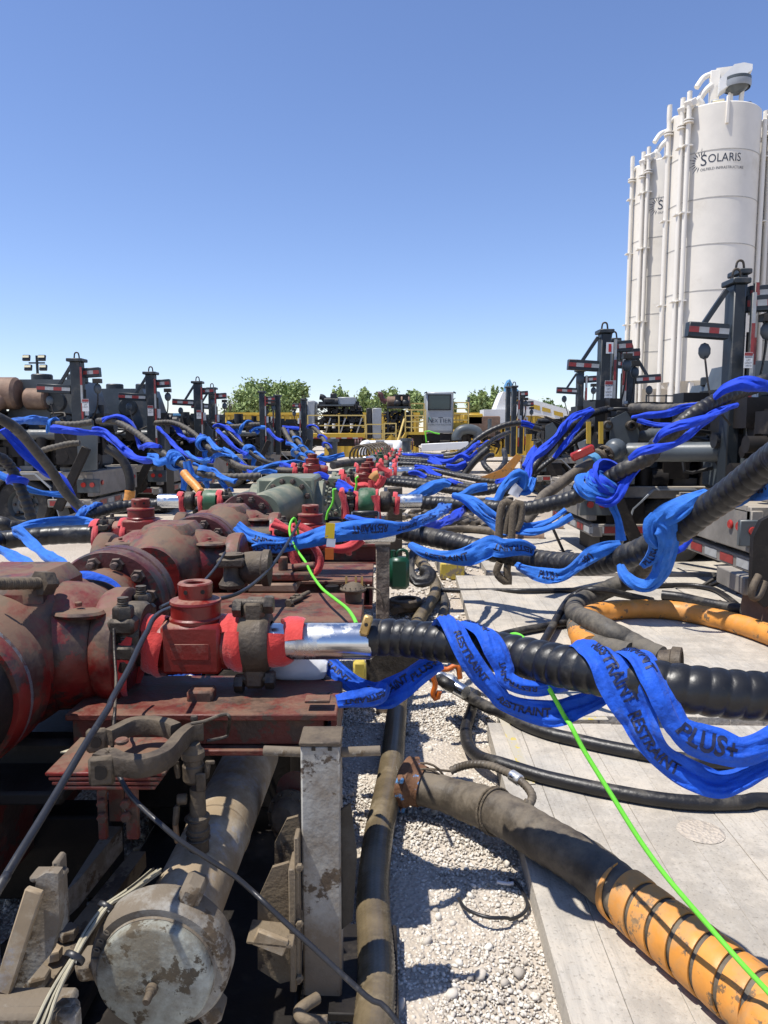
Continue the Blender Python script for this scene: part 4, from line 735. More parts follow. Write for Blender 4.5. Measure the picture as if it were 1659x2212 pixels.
    clutter(((f(.5) if s > 0 else f(L-.3), y0+.25, .35), (f(L-.3) if s > 0 else f(.5), y0+wd-.4, deckz-.15)), 70, seed+1).obj('undercarriage', DARKM, t, kind='stuff')
    ez = deckz; ho = 1.1 if s < 0 else 2.9
    # engine / transmission housings
    if eng:
        b_ = MB().box((f(2.6), y0+1.6, ez+.55), (.9, 1.2, 1.0), None, .08).obj('radiator_housing', GREYP, t)
        q = MB().prism([(-.8, 0), (.75, 0), (.75, 1.0), (.55, 1.62), (-.5, 1.62), (-.8, .7)], 1.3, Matrix.Translation((f(ho), y0+1.9, ez+.1)) @ Matrix.Rotation(PI/2, 4, 'X')).obj('engine_housing', GREYP, t)
        for k in (-.35, .35): MB().cyl((f(ho-.05)+k, y0+1.2, ez+1.68), (f(ho-.05)+k, y0+1.2, ez+1.86), .2, n=18, bev=.02).obj('air_intake', DGREY, t)
        MB().cyl((f(ho-.2), y0+1.0, ez+1.3), (f(ho-.2), y0+.55, ez+1.3), .22, n=20, bev=.03).obj('turbo_cap', DGREY, t)
        MB().cyl((f(2.3), y0+.9, ez+1.1), (f(2.3)+s*.35, y0+.9, ez+1.1), .11, n=14).obj('inlet', WHITE, t)
        if eng == 'muffler':
            MB().cyl((f(1.5), y0+.45, ez+1.45), (f(2.7), y0+.45, ez+1.45), .30, n=24, bev=.05).obj('muffler', RUST, t); MB().tube([(f(1.75), y0+.3, ez+1.35), (f(1.95), y0+.1, ez+1.1), (f(1.95), y0+.1, ez+.75)], .16, 14, None, 5).obj('exhaust_pipe', RUST, t)
            MB().cyl((f(1.0), y0+.5, ez+1.35), (f(1.4), y0+.5, ez+1.35), .2, n=20, bev=.03).obj('muffler', RUST, t)
    for a in masts: crane(*a[:6], t, *a[6:])
    # swung out stabiliser arm and fin plates at the rear
    MB().bar((f(.0), y0-.25, deckz+.45), (f(.55), y0-.30, .45), .10, .16, .01).obj('stay_arm', DARKM, t)
    MB().prism([(0, 0), (.34, .04), (.38, .75), (.2, 1.0), (0, .9)], .03, Matrix.Translation((f(.25), y0-.02, deckz)) @ Matrix.Rotation(PI/2, 4, 'X')).obj('fin_plate', GREYP, t)
    return t
truck(-1, -5.35, 13.6, 2.4, 'nearest left pump truck with tan mufflers and a full striped crane', 21, [(-5.62, 13.75, 1.1, 3.12, 1, 1.15)], 'muffler')
truck(-1, -5.0, 16.6, 2.4, 'second left pump truck, its crane arms striped red and white', 22, [(-5.13, 16.5, 1.1, 3.1, 1, 1.1)], 'grey')
truck(-1, -4.65, 19.7, 2.4, 'third left pump truck behind the second striped crane', 23, [(-4.85, 19.5, 1.1, 3.1, 1, 1.0), (-5.1, 22.2, 1.1, 3.1, 1, .9)], None, L=5)
truck(-1, -3.7, 24.2, 2.4, 'left pump truck in front of the yellow tanks', 24, [(-3.95, 24.2, 1.1, 3.1, 1, 1.5, .16, False), (-3.5, 24.6, 1.1, 3.0, -1, 1.3, .16, False)], None, L=3.2)
truck(-1, -2.75, 27.6, 2.2, 'farthest left pump truck beside the engine trailer', 25, [(-2.95, 27.5, 1.1, 3.0, -1, .9, .16, False)], None, L=2.6)
truck(1, 3.6, 7.2, 1.9, 'nearest right pump truck with white bumper and the tallest crane', 31, [(3.80, 8.2, 1.1, 3.42, 1, .7, .13), (4.02, 8.6, 1.1, 3.6, 1, 1.3, .10, False)], None, L=6, wheels=(1.7, 3.1))
truck(1, 2.75, 9.9, 2.3, 'second right pump truck, wheel and diamond plate fender in view', 32, [(3.42, 11.7, 1.1, 3.36, 1, .8, .15), (3.75, 12.3, 1.1, 3.3, 1, .5, .11, False)], 'grey', L=8, wheels=(1.15, 2.45))
truck(1, 4.3, 14.4, 2.4, 'third right pump truck beneath the silos', 33, [(4.75, 14.5, 1.1, 3.35, -1, .8, .16), (5.1, 19.5, 1.1, 3.4, 1, .9, .16)], 'grey', L=6)
truck(1, 4.3, 21.0, 2.4, 'fourth right pump truck with grey arched fender', 34, [(4.15, 25.0, 1.1, 3.3, 1, .8, .14, False), (4.0, 23.0, 1.1, 3.2, 1, .6, .14, False), (4.7, 25.6, 1.1, 3.0, 1, .6, .14, False)], None, L=4.5, wheels=(.45, 1.9))

def plaque(c, w2, h2, lines, label, red=None, tilt=0.0):
    """flat white sign facing the manifold with printed lines (text, fraction up, height, material)"""
    t = MB().box(c, (w2, .006, h2)).obj('sign', WHITE, None, label, 'sign')
    if red: MB().box(c+Vector((0, -.0045, h2*.38)), (w2*.96, .003, h2*.2)).obj('red_header', TAPER, t)
    for st_, u, hh, mt, ww in lines:
        v_, f_ = fit_text(st_, w2*ww, hh); m = MB(); m.v = [(c.x+a[0], c.y-.0075, c.z+u*h2+a[1]) for a in v_]; m.f = f_; m.obj('lettering', mt, t, ang=180)
REDINK = M('red_ink', (.45, .02, .02), .6, bump=0)
plaque(P('Y6', 1495, 868, 8.3), .105, .165, [('09', 0, .12, REDINK, .8)], 'white sign with red number 09 on the tallest right crane')
plaque(P('Y6', 1448, 1432, 8.0), .09, .165, [('MAXIMUM', .18, .020, NAVY, .85), ('LIFT', .0, .020, NAVY, .45), ('CAPACITY', -.18, .020, NAVY, .85), ('1,000 lbs', -.36, .018, NAVY, .8)], 'white warning sign MAXIMUM LIFT CAPACITY on the tallest right crane', True)
plaque(P('Y4', 655, 262, 11.5), .11, .17, [('1', 0, .12, REDINK, .4)], 'tilted white sign with a red digit on the second right crane')
plaque(P('Y4', 648, 525, 11.4), .12, .26, [('MAXIMUM', .2, .03, NAVY, .85), ('LIFT', .02, .03, NAVY, .45), ('CAPACITY', -.16, .03, NAVY, .85), ('1,000 lbs', -.34, .028, NAVY, .8)], 'white warning sign on the second right crane mast', True)
for i, (x, y, d) in enumerate(((665, 455, 13.5), (1170, 498, 16.2), (1547, 527, 19.2))): plaque(P('Y1', x, y, d), .12, .22, [('MAXIMUM', .2, .028, NAVY, .85), ('LIFT', .02, .028, NAVY, .45), ('CAPACITY', -.16, .028, NAVY, .85)], ('white warning sign on the first left crane', 'white warning sign on the second left crane', 'white warning sign on the third left crane')[i], True)
# ================================================================== MANIFOLD: big bore line running away at x = -1.4
AX = lambda y: -1.46+.022*y
def bolt_mesh(r, L_, mat=BOLT):
    m = MB(); m.hexp((0, 0, -.01), (0, 0, 1), r, L_*.5); m.cyl((0, 0, L_*.5), (0, 0, L_), r*.5, n=10, bev=r*.08); return mesh_of(m, mat, 'bolt')
def orient(c, ax): x, y, z = ortho(ax); return Matrix.Translation(c) @ Matrix((x, y, z)).transposed().to_4x4()
def flange(c, r, th, label, mat, n=12, front=-1, neck=.6, parent=None, name='flange', boltr=.036, ax=(0, 1, 0), both=True):
    c = Vector(c); ax = Vector(ax); t = parent or thing(name, label, 'flange', c, 'bolted flanges')
    k = MB(); k.lathe(c-ax*th/2, ax, [(0, 0), (r*.60, 0), (r*.62, -.006), (r*.97, -.006), (r, .008), (r, th*.42), (r*.955, th*.45), (r*.955, th*.55), (r, th*.58), (r, th-.008), (r*.97, th+.004), (0, th+.004)], 64); k.obj('flange_ring', mat, t)
    me = bolt_mesh(boltr, boltr*1.8)
    for i in range(n):
        a = 2*PI*(i+.5)/n; x, y, z = ortho(ax); p = c+(x*math.cos(a)+y*math.sin(a))*r*.79
        inst(me, 'bolt', t, orient(p-ax*(th/2+.004), -ax) @ Matrix.Rotation(i*.9, 4, 'Z'))
        if both: inst(me, 'bolt', t, orient(p+ax*(th/2+.004), ax) @ Matrix.Rotation(i*.7, 4, 'Z'))
    return t
def body(c, r, L_, label, mat, outlet=1, seed=0, olen=.45):
    """cast cross between two flanges with a side outlet that points to +x and -x"""
    c = Vector(c); t = thing('cross_fitting', label, 'manifold body', c, 'cast manifold crosses')
    k = MB(); k.lathe(c-Vector((0, L_/2, 0)), (0, 1, 0), [(0, 0), (r*.66, 0), (r*.66, L_*.10), (r*.80, L_*.2), (r*.98, L_*.34), (r*1.0, L_*.5), (r*.98, L_*.66), (r*.80, L_*.8), (r*.66, L_*.9), (r*.66, L_), (0, L_)], 48); k.obj('barrel', mat, t)
    k = MB(); k.box(c+Vector((0, 0, r*.62)), (r*1.25, r*1.5, r*.72), None, .05); k.obj('top_pad', mat, t)
    for s in (1, -1):
        k = MB(); k.lathe(c, (s, 0, 0), [(0, r*.2), (r*.86, r*.2), (r*.80, r*.9), (r*.66, r*1.15), (r*.62, olen*.78), (r*.70, olen*.8), (r*.74, olen*.86), (r*.74, olen*.98), (r*.70, olen), (0, olen)], 40); k.obj('side_outlet', mat, t)
        k = MB(); k.lathe(c+Vector((s*r*1.02, -r*.52, r*.50)), (0, 0, 1), [(0, 0), (.072, 0), (.078, .012), (.07, .022), (.03, .026), (0, .026)], 24); p = k.obj('bolt_boss', mat, t); p.scale = (1.25, .8, 1)
        inst(bolt_mesh(.026, .03, RED), 'bolt', t, orient(c+Vector((s*r*1.02, -r*.52, r*.50+.024)), (0, 0, 1)))
    return t
def pipe_y(y0, y1, r, z, mat, label, x=None):
    x = AX((y0+y1)/2) if x is None else x; k = MB(); k.cyl((x, y0, z), (x, y1, z), r, n=40, bev=.01)
    return k.obj('manifold_pipe', mat, None, label, 'pipe')
ZA = .98
# the near body, dark flange and clamp at the left edge
body((AX(2.75)-.02, 2.80, 1.03), .30, .84, 'nearest big red dusty manifold body at the left edge', RED, olen=.44)
t = thing('collar', 'dark steel collar and grey band round the left end of the nearest red body', 'collar', (AX(2.3), 2.3, .7))
MB().lathe((AX(2.2), 2.02, 1.0), (0, 1, 0), [(0, 0), (.16, 0), (.18, .02), (.235, .06), (.235, .26), (0, .26)], 40).obj('dark_hub', DARKM, t); MB().ring((AX(2.3), 2.335, 1.0), (0, 1, 0), .262, .2, .03, 48, .006).obj('grey_band', LGREY, t)
MB().lathe((AX(2.3), 2.27, 1.0), (0, 1, 0), [(.2, 0), (.25, .0), (.262, .03), (.262, .2), (.2, .2)], 48).obj('red_shoulder', RED, t)
# threaded rod lying on top of the near body
k = MB(); a, b_ = P('Z1', -40, 580, 2.45), P('Z1', 245, 575, 2.62); k.tube([a, b_], .021, 14, .004, 4, lambda s, th: .021+.0015*np.sin(s*900)+0*th); rod = k.obj('threaded_rod', STEELD, None, 'dusty threaded rod with a hex nut lying on the nearest red body', 'rod')
d = (b_-a).normalized(); MB().hexp(b_-d*.005, d, .047, .055).obj('hex_nut', STEELD, rod); MB().cyl(b_+d*.05, b_+d*.075, .021, n=12, bev=.003).obj('rod_tip', STEELD, rod)
flange((AX(3.75), 3.72, ZA), .285, .20, 'nearest great maroon bolted flange with scuffed rim', MAROON, 12)
pipe_y(3.15, 3.64, .20, ZA, RED, 'dusty red pipe neck entering the nearest maroon flange')
body((AX(4.62), 4.68, ZA+.03), .27, .95, 'second red manifold body covered in tan dust', RED, olen=.46)
flange((AX(5.35), 5.36, ZA), .275, .20, 'second maroon bolted flange behind the dusty second body', MAROON, 12)
body((AX(6.3), 6.25, ZA), .26, .95, 'third red manifold body in front of the olive block', RED, olen=.44)
flange((AX(7.0), 7.05, ZA+.02), .275, .18, 'third brown bolted flange touching the olive pipe', MAROON, 12, boltr=.034)
# olive spool and the big olive block
k = MB(); a, b_ = P('Y2', 760, 1290, 7.15), P('Y2', 905, 1245, 7.75); 
t = thing('olive_block', 'large olive green block with bolted round cover and side flanges', 'block', (AX(8)+.35, 8, .7))
bx0, bx1 = P('Y2', 540, 1100, 8.0).x, P('Y2', 1135, 1100, 8.0).x; ztop = P('Y2', 800, 1050, 8.0).z
MB().box(((bx0+bx1)/2+.05, 8.45, ztop-.42), ((bx1-bx0)*.86, .95, .84), None, .03).obj('block_body', GREEN, t)
fc = P('Y2', 905, 1250, 7.95); fl = flange((fc.x, 7.93, fc.z), .275, .06, '', GREEN, 12, parent=t, both=False, boltr=.032)
MB().lathe((fc.x-.13, 7.0, fc.z-.03), (.13/.9, 1, .03), [(0, 0), (.175, 0), (.19, .02), (.19, .93), (0, .93)], 40).obj('spool_pipe', GREEN, t)
sx = bx1-.03; MB().lathe((sx-.12, 8.45, ztop-.42), (1, 0, 0), [(0, 0), (.34, 0), (.36, .10), (.36, .22), (.30, .24), (0, .24)], 40).obj('side_flange', GREEN, t)
me = bolt_mesh(.036, .07, GREEN)
for i in range(12):
    a_ = 2*PI*i/12; inst(me, 'bolt', t, orient(Vector((sx+.12, 8.45+math.cos(a_)*.27, ztop-.42+math.sin(a_)*.27)), (1, 0, 0)))
MB().lathe((bx0+.1, 8.45, ztop-.42), (-1, 0, 0), [(0, 0), (.33, 0), (.33, .12), (.26, .16), (.2, .34), (.22, .36), (.22, .42), (0, .42)], 32).obj('side_flange', GREEN, t)
# further olive flanges and coil-wound grey pipe
flange((AX(9.8)+.55, 9.8, ZA), .27, .14, 'olive bolted flange just behind the olive block', GREEN, 12, boltr=.03)
flange((AX(11.3)+.66, 11.4, ZA), .27, .14, 'farther olive bolted flange, half behind the other', GREEN, 12, boltr=.03)
body((AX(10.5)+.6, 10.6, ZA), .24, .8, 'olive manifold body between the two olive flanges', GREEN, olen=.4); body((AX(13)+.66, 13.0, ZA), .24, .9, 'olive manifold body under the grey hose', GREEN, olen=.4)
MB().box((AX(13)+.65, 15.4, ZA), (.6, 1.6, .5), None, .03).obj('olive_block', GREEN, None, 'small olive block behind the grey hose on the manifold', 'block')
for i, yy in enumerate((17.5, 20, 22.5)): flange((AX(yy)+.75, yy, ZA), .25, .16, ('olive flange ahead of the coiled wire', 'olive flange beneath the coiled wire', 'farthest olive flange on the manifold')[i], GREEN, 10, boltr=.03); MB().cyl((AX(yy)+.75, yy+.1, ZA), (AX(yy)+.75, yy+2.3, ZA), .17, n=20).obj('manifold_pipe', GREEN, None, ('olive pipe running under the coiled wire', 'olive pipe behind the coiled wire', 'olive pipe reaching the white suction pipe')[i], 'pipe')
a, b_ = P('Y3', 310, 760, 14.5), P('Y3', 490, 705, 21); k = MB(); pts = []
for i in range(9*16+1): 
    f_ = i/(9*16); c = a.lerp(b_, f_); an = f_*9*2*PI; pts.append(c+Vector((math.cos(an)*.24, 0, math.sin(an)*.24)))
k.tube(pts, .02, 6, None, 0); k.obj('coiled_cable', STEELD, None, 'grey cable coiled in big loops along the far manifold', 'cable')
# ------------------------------------------------------------------ outlet lines
def ax_parts(c): return Vector(c)
def plug_valve(c, s, mat, label, sc=1.0, capm=None, group='plug valves on the outlets'):
    """square bodied plug valve lying along x with its round cap on top."""
    c = Vector(c); t = thing('plug_valve', label, 'valve', c-Vector((0, 0, .1*sc)), group); u = .105*sc; capm = capm or mat
    k = MB(); k.box(c+Vector((0, 0, .005*sc)), (.205*sc, .19*sc, .172*sc), None, .012*sc); k.obj('valve_body', mat, t)
    k = MB(); k.box(c+Vector((0, -.0955*sc, -.0)), (.13*sc, .004, .055*sc), None, .0015); k.obj('name_plate', mat, t)
    for sx in (-1, 1):
        k = MB(); k.lathe(c+Vector((sx*u*.95, 0, 0)), (sx, 0, 0), [(0, 0), (.088*sc, 0), (.082*sc, .03*sc), (.07*sc, .10*sc), (0, .10*sc)], 28); k.obj('valve_end', mat, t)
    z = .088*sc; k = MB(); k.lathe(c+Vector((0, 0, z)), (0, 0, 1), [(0, 0), (.092*sc, 0), (.092*sc, .012*sc), (.086*sc, .018*sc), (.086*sc, .062*sc), (.090*sc, .066*sc), (.088*sc, .074*sc), (.058*sc, .082*sc), (0, .082*sc)], 36); cap = k.obj('valve_cap', capm, t)
    k = MB(); k.lathe(c+Vector((0, 0, z+.082*sc)), (0, 0, 1), [(.058*sc, 0), (.06*sc, .05*sc), (.056*sc, .055*sc), (.040*sc, .055*sc), (.036*sc, .05*sc), (.036*sc, .0), (0, 0)], 32); k.obj('socket_ring', capm, cap)
    me = mesh_of(MB().cyl((0, 0, 0), (0, 0, .004), .0075*sc, n=10), DARKM)
    for a in (-1.9, -.9, .3): inst(me, 'pin_hole', cap, orient(c+Vector((math.cos(a)*.0578*sc, math.sin(a)*.0578*sc, z+.11*sc)), (math.cos(a), math.sin(a), 0)))
    return t
def hub_clamp(c, s, mat, label, sc=1.0, ears=True, group='two-bolt hub clamps'):
    c = Vector(c); t = thing('hub_clamp', label, 'clamp', c, group)
    k = MB(); k.lathe(c-Vector((.052*sc, 0, 0)), (1, 0, 0), [(.07*sc, 0), (.094*sc, .002), (.104*sc, .012*sc), (.106*sc, .03*sc), (.106*sc, .075*sc), (.104*sc, .092*sc), (.094*sc, .103*sc), (.07*sc, .105*sc)], 40); k.obj('clamp_band', mat, t)
    if ears:
        for q, (dx, dz) in enumerate(((-.0, .13), (.0, -.13))):
            e = c+Vector((dx, -.035*sc, dz*sc)); k = MB(); k.box(e+Vector((0, .02*sc, -.02*sc*(1 if dz > 0 else -1))), (.075*sc, .085*sc, .085*sc), None, .015*sc); ear = k.obj('ear', mat, t)
            k = MB(); k.cyl(e-Vector((.06*sc, 0, -.01*sc)), e+Vector((.06*sc, 0, .01*sc)), .016*sc, n=12); k.obj('stud', STEEL, ear)
            for sx in (-1, 1): k = MB(); k.hexp(e+Vector((sx*.038*sc, 0, sx*.006*sc)), (sx, 0, 0), .032*sc, .03*sc); k.obj('nut', STEEL, ear)
    return t
def bolted_union(c, mat, label, sc=1.0):
    """the chunky two-stud clamp at the body outlet: studs stand upright with hex nuts"""
    c = Vector(c); t = thing('stud_clamp', label, 'clamp', c, 'stud clamps at the body outlets')
    MB().lathe(c-Vector((.045*sc, 0, 0)), (1, 0, 0), [(.05*sc, 0), (.098*sc, .0), (.108*sc, .015*sc), (.108*sc, .075*sc), (.098*sc, .09*sc), (.05*sc, .09*sc)], 36).obj('clamp_ring', mat, t)
    for dy in (-.10, .075):
        e = c+Vector((0, dy*sc, .055*sc)); MB().box(e, (.085*sc, .07*sc, .05*sc), None, .01*sc).obj('lug', mat, t); MB().box(e+Vector((0, 0, -.085*sc)), (.085*sc, .07*sc, .05*sc), None, .01*sc).obj('lug', mat, t)
        st = MB().tube([e+Vector((0, 0, -.16*sc)), e+Vector((0, 0, .09*sc))], .017*sc, 12, .004, 2, lambda s_, th: .017*sc+.0012*np.sin(s_*900)+0*th).obj('stud', STEEL, t)
        MB().hexp(e+Vector((0, 0, .026*sc)), (0, 0, 1), .034*sc, .036*sc).obj('nut', STEEL, st); MB().hexp(e+Vector((0, 0, -.112*sc)), (0, 0, -1), .034*sc, .036*sc).obj('nut', STEEL, st)
    return t
def pipe_x(x0, x1, y, z, r, mat, label, name='pipe_nipple', seams=True, z1=None, y1=None):
    a, b = Vector((x0, y, z)), Vector((x1, y if y1 is None else y1, z if z1 is None else z1)); k = MB(); k.cyl(a, b, r, n=36, bev=.004); return k.obj(name, mat, None, label, 'pipe')
def wrap(c, ax, r, wd, mat, label, seed=0, drop=0, lean=.0, text=None, name='sling_wrap', group='red restraint slings'):
    """webbing wound once round a pipe, slack at the bottom"""
    x, y, z = ortho(ax); ctl = []; n = 14
    up = Vector((0, 0, 1)); sd = Vector(ax).cross(up).normalized()
    for i in range(n+1):
        a = 2*PI*i/n+.6; d = sd*math.cos(a)+up*math.sin(a); p = Vector(c)+d*(r+.006+.010*(i/n))+Vector(ax).normalized()*(lean*math.sin(a)+(.25*wd*(i/n-.5)))+Vector((0, 0, -drop*max(0, -math.sin(a))**2)); ctl.append((p, d, 1+.1*math.sin(3*a+seed)))
    return strap(label, ctl, wd, mat, .012, .05, seed, 9, .012, text, name, 'sling', group, wn=.06)
# --- row 1, nearest right outlet
Y1_, Z1_ = 2.76, P('V', 600, 1385, 2.76).z
xv = lambda v, D=2.76: P('V', v, 1385, D).x
pipe_x(xv(232), xv(365), Y1_, Z1_, .078, STEEL, 'dark steel neck between the nearest red body and its valve', 'outlet_neck')
MB().ring((xv(246), Y1_, Z1_), (1, 0, 0), .125, .07, .035, 40, .008).obj('collar_ring', STEELD, None, 'dusty round collar on the outlet of the nearest red body', 'collar')
bolted_union((xv(292), Y1_, Z1_+.03), STEEL, 'chunky dark clamp with upright studs and hex nuts on the nearest outlet', 1.15)
plug_valve((xv(425), Y1_, Z1_-.012), 1, REDV, 'nearest dark red plug valve with open socket ring on its cap', 1.08)
wrap((xv(335), Y1_, Z1_), (1, 0, .0), .088, .085, REDC, 'bright red sling wound between the stud clamp and nearest valve', 1, .02, .012)
wrap((xv(283), Y1_, Z1_-.03), (1, 0, .0), .125, .06, REDC, 'loose red sling loop hanging round the neck of the nearest outlet', 2, .06, .03, [('PLUS+', .35, False, .045, 0)])
wrap((xv(508), Y1_, Z1_), (1, 0, .0), .09, .08, REDC, 'bright red sling lettered US+ right of the nearest valve', 3, .0, .0, [('PLUS+', .6, False, .05, 0)])
hub_clamp((xv(553), Y1_, Z1_), 1, STEELD, 'nearest hub clamp, broad dusty band with bolted ears above and below', 1.12)
chrome = pipe_x(xv(572), xv(803), Y1_, Z1_, .0695, CHROME, 'nearest shiny chrome pipe joining clamp and black hose')
strap('bright red sling looped over the left end of the nearest chrome pipe', coil([Vector((xv(600), Y1_, Z1_)), Vector((xv(625), Y1_, Z1_)), Vector((xv(650), Y1_, Z1_))], 0.95, .05, 1.05, .073, .3, 0.0, 14), .085, REDC, .012, .05, 4, 9, .014, None, 'sling', 'sling', 'red restraint slings', wn=.05)
k = MB(); k.box(P('V', 791, 1350, 2.70), (.035, .03, .075), Matrix.Rotation(.3, 3, 'Y'), .006); tg = k.obj('brass_lock', BRASS, None, 'small brass lock tag where chrome pipe meets black hose', 'tag'); MB().cyl(P('V', 791, 1350, 2.685), P('V', 791, 1350, 2.68), .007, n=10).obj('keyhole', DARKM, tg)
# --- row 2, right outlet under the yellow tag
Y2_ = 5.35; Z2_ = P('V', 671, 1160, Y2_).z; xv2 = lambda v: P('V', v, 1160, Y2_).x
pipe_x(AX(Y2_)+.3, xv2(640), Y2_, Z2_, .075, STEEL, 'dark steel neck of the second right outlet', 'outlet_neck')
bolted_union((xv2(610), Y2_, Z2_), STEEL, 'small dark stud clamp left of the second red valve', 1.0)
plug_valve((xv2(671), Y2_, Z2_), 1, REDV, 'second red plug valve behind the yellow hang tag', 1.05)
hub_clamp((xv2(724), Y2_, Z2_+.01), 1, STEELD, 'hub clamp right of the second red valve', 1.0, ears=False)
pipe_x(xv2(735), xv2(850), Y2_, Z2_, .062, CHROME, 'chrome pipe of the second outlet mostly hidden by a blue sling', y1=5.5)
for i, (v, w_, l_) in enumerate(((595, .10, 'faded red sling round the left end of the second outlet'), (640, .09, 'faded red sling left of the second red valve'), (700, .10, 'faded red sling between the second valve and its clamp'), (752, .09, 'faded red sling on the chrome pipe of the second outlet'))): wrap((xv2(v), Y2_, Z2_), (1, 0, 0), .086, w_, PINK, l_, 10+i, .03*(i % 2))
strap('faded red sling hanging in a loop below the second outlet', [(P('Z2', x, y, 5.1), None, 1) for x, y in ((205, 430), (290, 470), (380, 510), (450, 570), (495, 650), (480, 720), (430, 745), (370, 710), (335, 640), (325, 580))], .13, PINK, .02, .12, 5, 9, .03, None, 'sling', 'sling', 'red restraint slings')
strap('orange edged sling tail inside the hanging red loop', [(P('Z2', x, y, 5.12), None, 1) for x, y in ((330, 600), (350, 670), (385, 720))], .06, ORANGE, .02, .08, 6, 7, .02, None, 'sling', 'sling')
strap('faded red sling lying along the underside of the second outlet', [(P('Z2', x, y, 5.2), None, 1) for x, y in ((330, 450), (430, 500), (520, 560), (600, 595), (690, 580), (760, 530))], .16, PINK, .02, .1, 7, 9, .03, None, 'sling', 'sling', 'red restraint slings')
k = MB(); k.box(P('Z2', 560, 482, 4.8), (.062, .006, .10), Matrix.Rotation(.08, 3, 'Y')); tg = k.obj('hang_tag', M('yellow_tag', (.70, .48, .02), .5, bump=0, var=.05), None, 'yellow and white hang tag on the second outlet', 'tag'); MB().box(P('Z2', 566, 556, 4.8), (.058, .005, .055), Matrix.Rotation(.1, 3, 'Y')).obj('white_half', SHEETW, tg)
k = MB(); k.box(P('Z2', 556, 625, 5.05), (.06, .006, .08)); k.obj('orange_tag', M('orange_tag', (.6, .14, .02), .6, bump=0), None, 'orange tag end hanging below the yellow tag', 'tag')
# generic farther outlets
def outlet(D, vy, comps, tag_, side=1):
    """comps: (kind, view x, size or mat, label)"""
    f = lambda v: P('V', v, vy, D)
    for cpt in comps:
        k_, v, lab = cpt[0], cpt[1], cpt[-1]; c = f(v)
        if k_ == 'valve': plug_valve(c, side, cpt[2], lab, cpt[3] if len(cpt) > 4 else 1.0)
        elif k_ == 'clamp': hub_clamp(c, side, STEEL, lab, 1.0, ears=False)
        elif k_ == 'stud': bolted_union(c, STEEL, lab, .95)
        elif k_ == 'wrap': wrap(c, (1, 0, 0), .088*cpt[3] if len(cpt) > 4 else .088, cpt[2], PINK, lab, int(v), .02)
        elif k_ == 'pipe': pipe_x(c.x, f(cpt[2]).x, D, c.z, cpt[3], cpt[4], lab)
# row 3: green barrel valve on the right
D3 = 7.4
outlet(D3, 1084, [('pipe', 738, 960, .055, STEEL, 'dark pipe core of the green valve outlet'), ('stud', 757, 'dark stud clamp left of the green barrel valve'), ('clamp', 832, 'dark hub clamp right of the green barrel valve'),
 ('wrap', 742, .10, 1.5, 'pink red sling hanging at the olive block outlet'), ('wrap', 771, .10, 1.1, 'pink red sling left of the green barrel valve'), ('wrap', 814, .10, 1.25, 'pink red sling right of the green barrel valve'), ('wrap', 856, .10, 1.0, 'pink red sling at the chrome end beyond the green barrel valve'), ('pipe', 858, 912, .075, CHROME, 'dull chrome pipe of the green valve outlet')], 'row3')
a, b_ = P('V', 775, 1085, D3), P('V', 812, 1085, D3); k = MB(); k.lathe(a, b_-a, [(0, 0), (.13, 0), (.145, .02), (.15, .08), (.145, (b_-a).length-.02), (.13, (b_-a).length), (0, (b_-a).length)], 12); k.obj('barrel_valve', GREENV, None, 'worn green octagonal barrel valve between two pink red slings', 'valve')
strap('pink red sling tail dropping below the green barrel valve', [(P('V', x, y, D3-.15), None, 1) for x, y in ((808, 1070), (815, 1100), (818, 1125), (815, 1146))], .12, PINK, .02, .1, 33, 7, .02, None, 'sling', 'sling', 'red restraint slings')
strap('pink red sling tail dropping left of the green barrel valve', [(P('V', x, y, D3-.15), None, 1) for x, y in ((735, 1062), (744, 1085), (748, 1105), (747, 1120))], .11, PINK, .02, .1, 34, 7, .02, None, 'sling', 'sling', 'red restraint slings')
# rack handle under the green valve
k = MB(); k.bar(P('Z2', 700, 375, 6.6), P('Z2', 860, 375, 6.6), .05, .05, .01); h_ = k.obj('carry_bar', RUB, None, 'black padded bar on steel hooks under the green barrel valve', 'bar')
for x in (703, 858): MB().tube([P('Z2', x, 365, 6.6), P('Z2', x, 400, 6.6), P('Z2', x-8, 440, 6.6)], .014, 6).obj('hook', LGREY, h_)
# row 4.. and beyond, right side
outlet(9.6, 1036, [('stud', 758, 'small stud clamp on the fourth right outlet'), ('valve', 790, REDV, .95, 'fourth right red plug valve wrapped in pink red webbing'), ('clamp', 822, 'hub clamp of the fourth right outlet'), ('pipe', 735, 830, .07, STEEL, 'steel pipe of the fourth right outlet'), ('wrap', 741, .14, 1.4, 'pink red sling at the left end of the fourth outlet'), ('wrap', 812, .14, 1.5, 'pink red sling knotted right of the fourth valve')], 'row4')
strap('long pink red sling draped under the fourth valve', [(P('Y3', x, y, 9.3), None, 1) for x, y in ((212, 915), (235, 965), (290, 985), (345, 975), (395, 990), (440, 985), (470, 955), (495, 905))], .17, PINK, .03, .14, 41, 9, .05, None, 'sling', 'sling', 'red restraint slings')
strap('short pink red sling tail hanging below the fourth valve', [(P('Y3', x, y, 9.25), None, 1) for x, y in ((395, 935), (400, 980), (395, 1035))], .15, PINK, .03, .14, 42, 9, .04, None, 'sling', 'sling', 'red restraint slings')
strap('orange tag lying on the fourth outlet', [(P('Y3', x, y, 9.2), None, 1) for x, y in ((405, 930), (425, 900), (455, 890))], .10, ORANGE, .03, .1, 43, 7, .02, None, 'tag', 'tag')
far = [(12.0, 1018, 806, 'fifth'), (14.0, 1006, 813, 'sixth'), (16.5, 997, 826, 'seventh'), (19, 989, 834, 'eighth'), (22, 982, 838, 'ninth'), (25, 976, 843, 'tenth')]
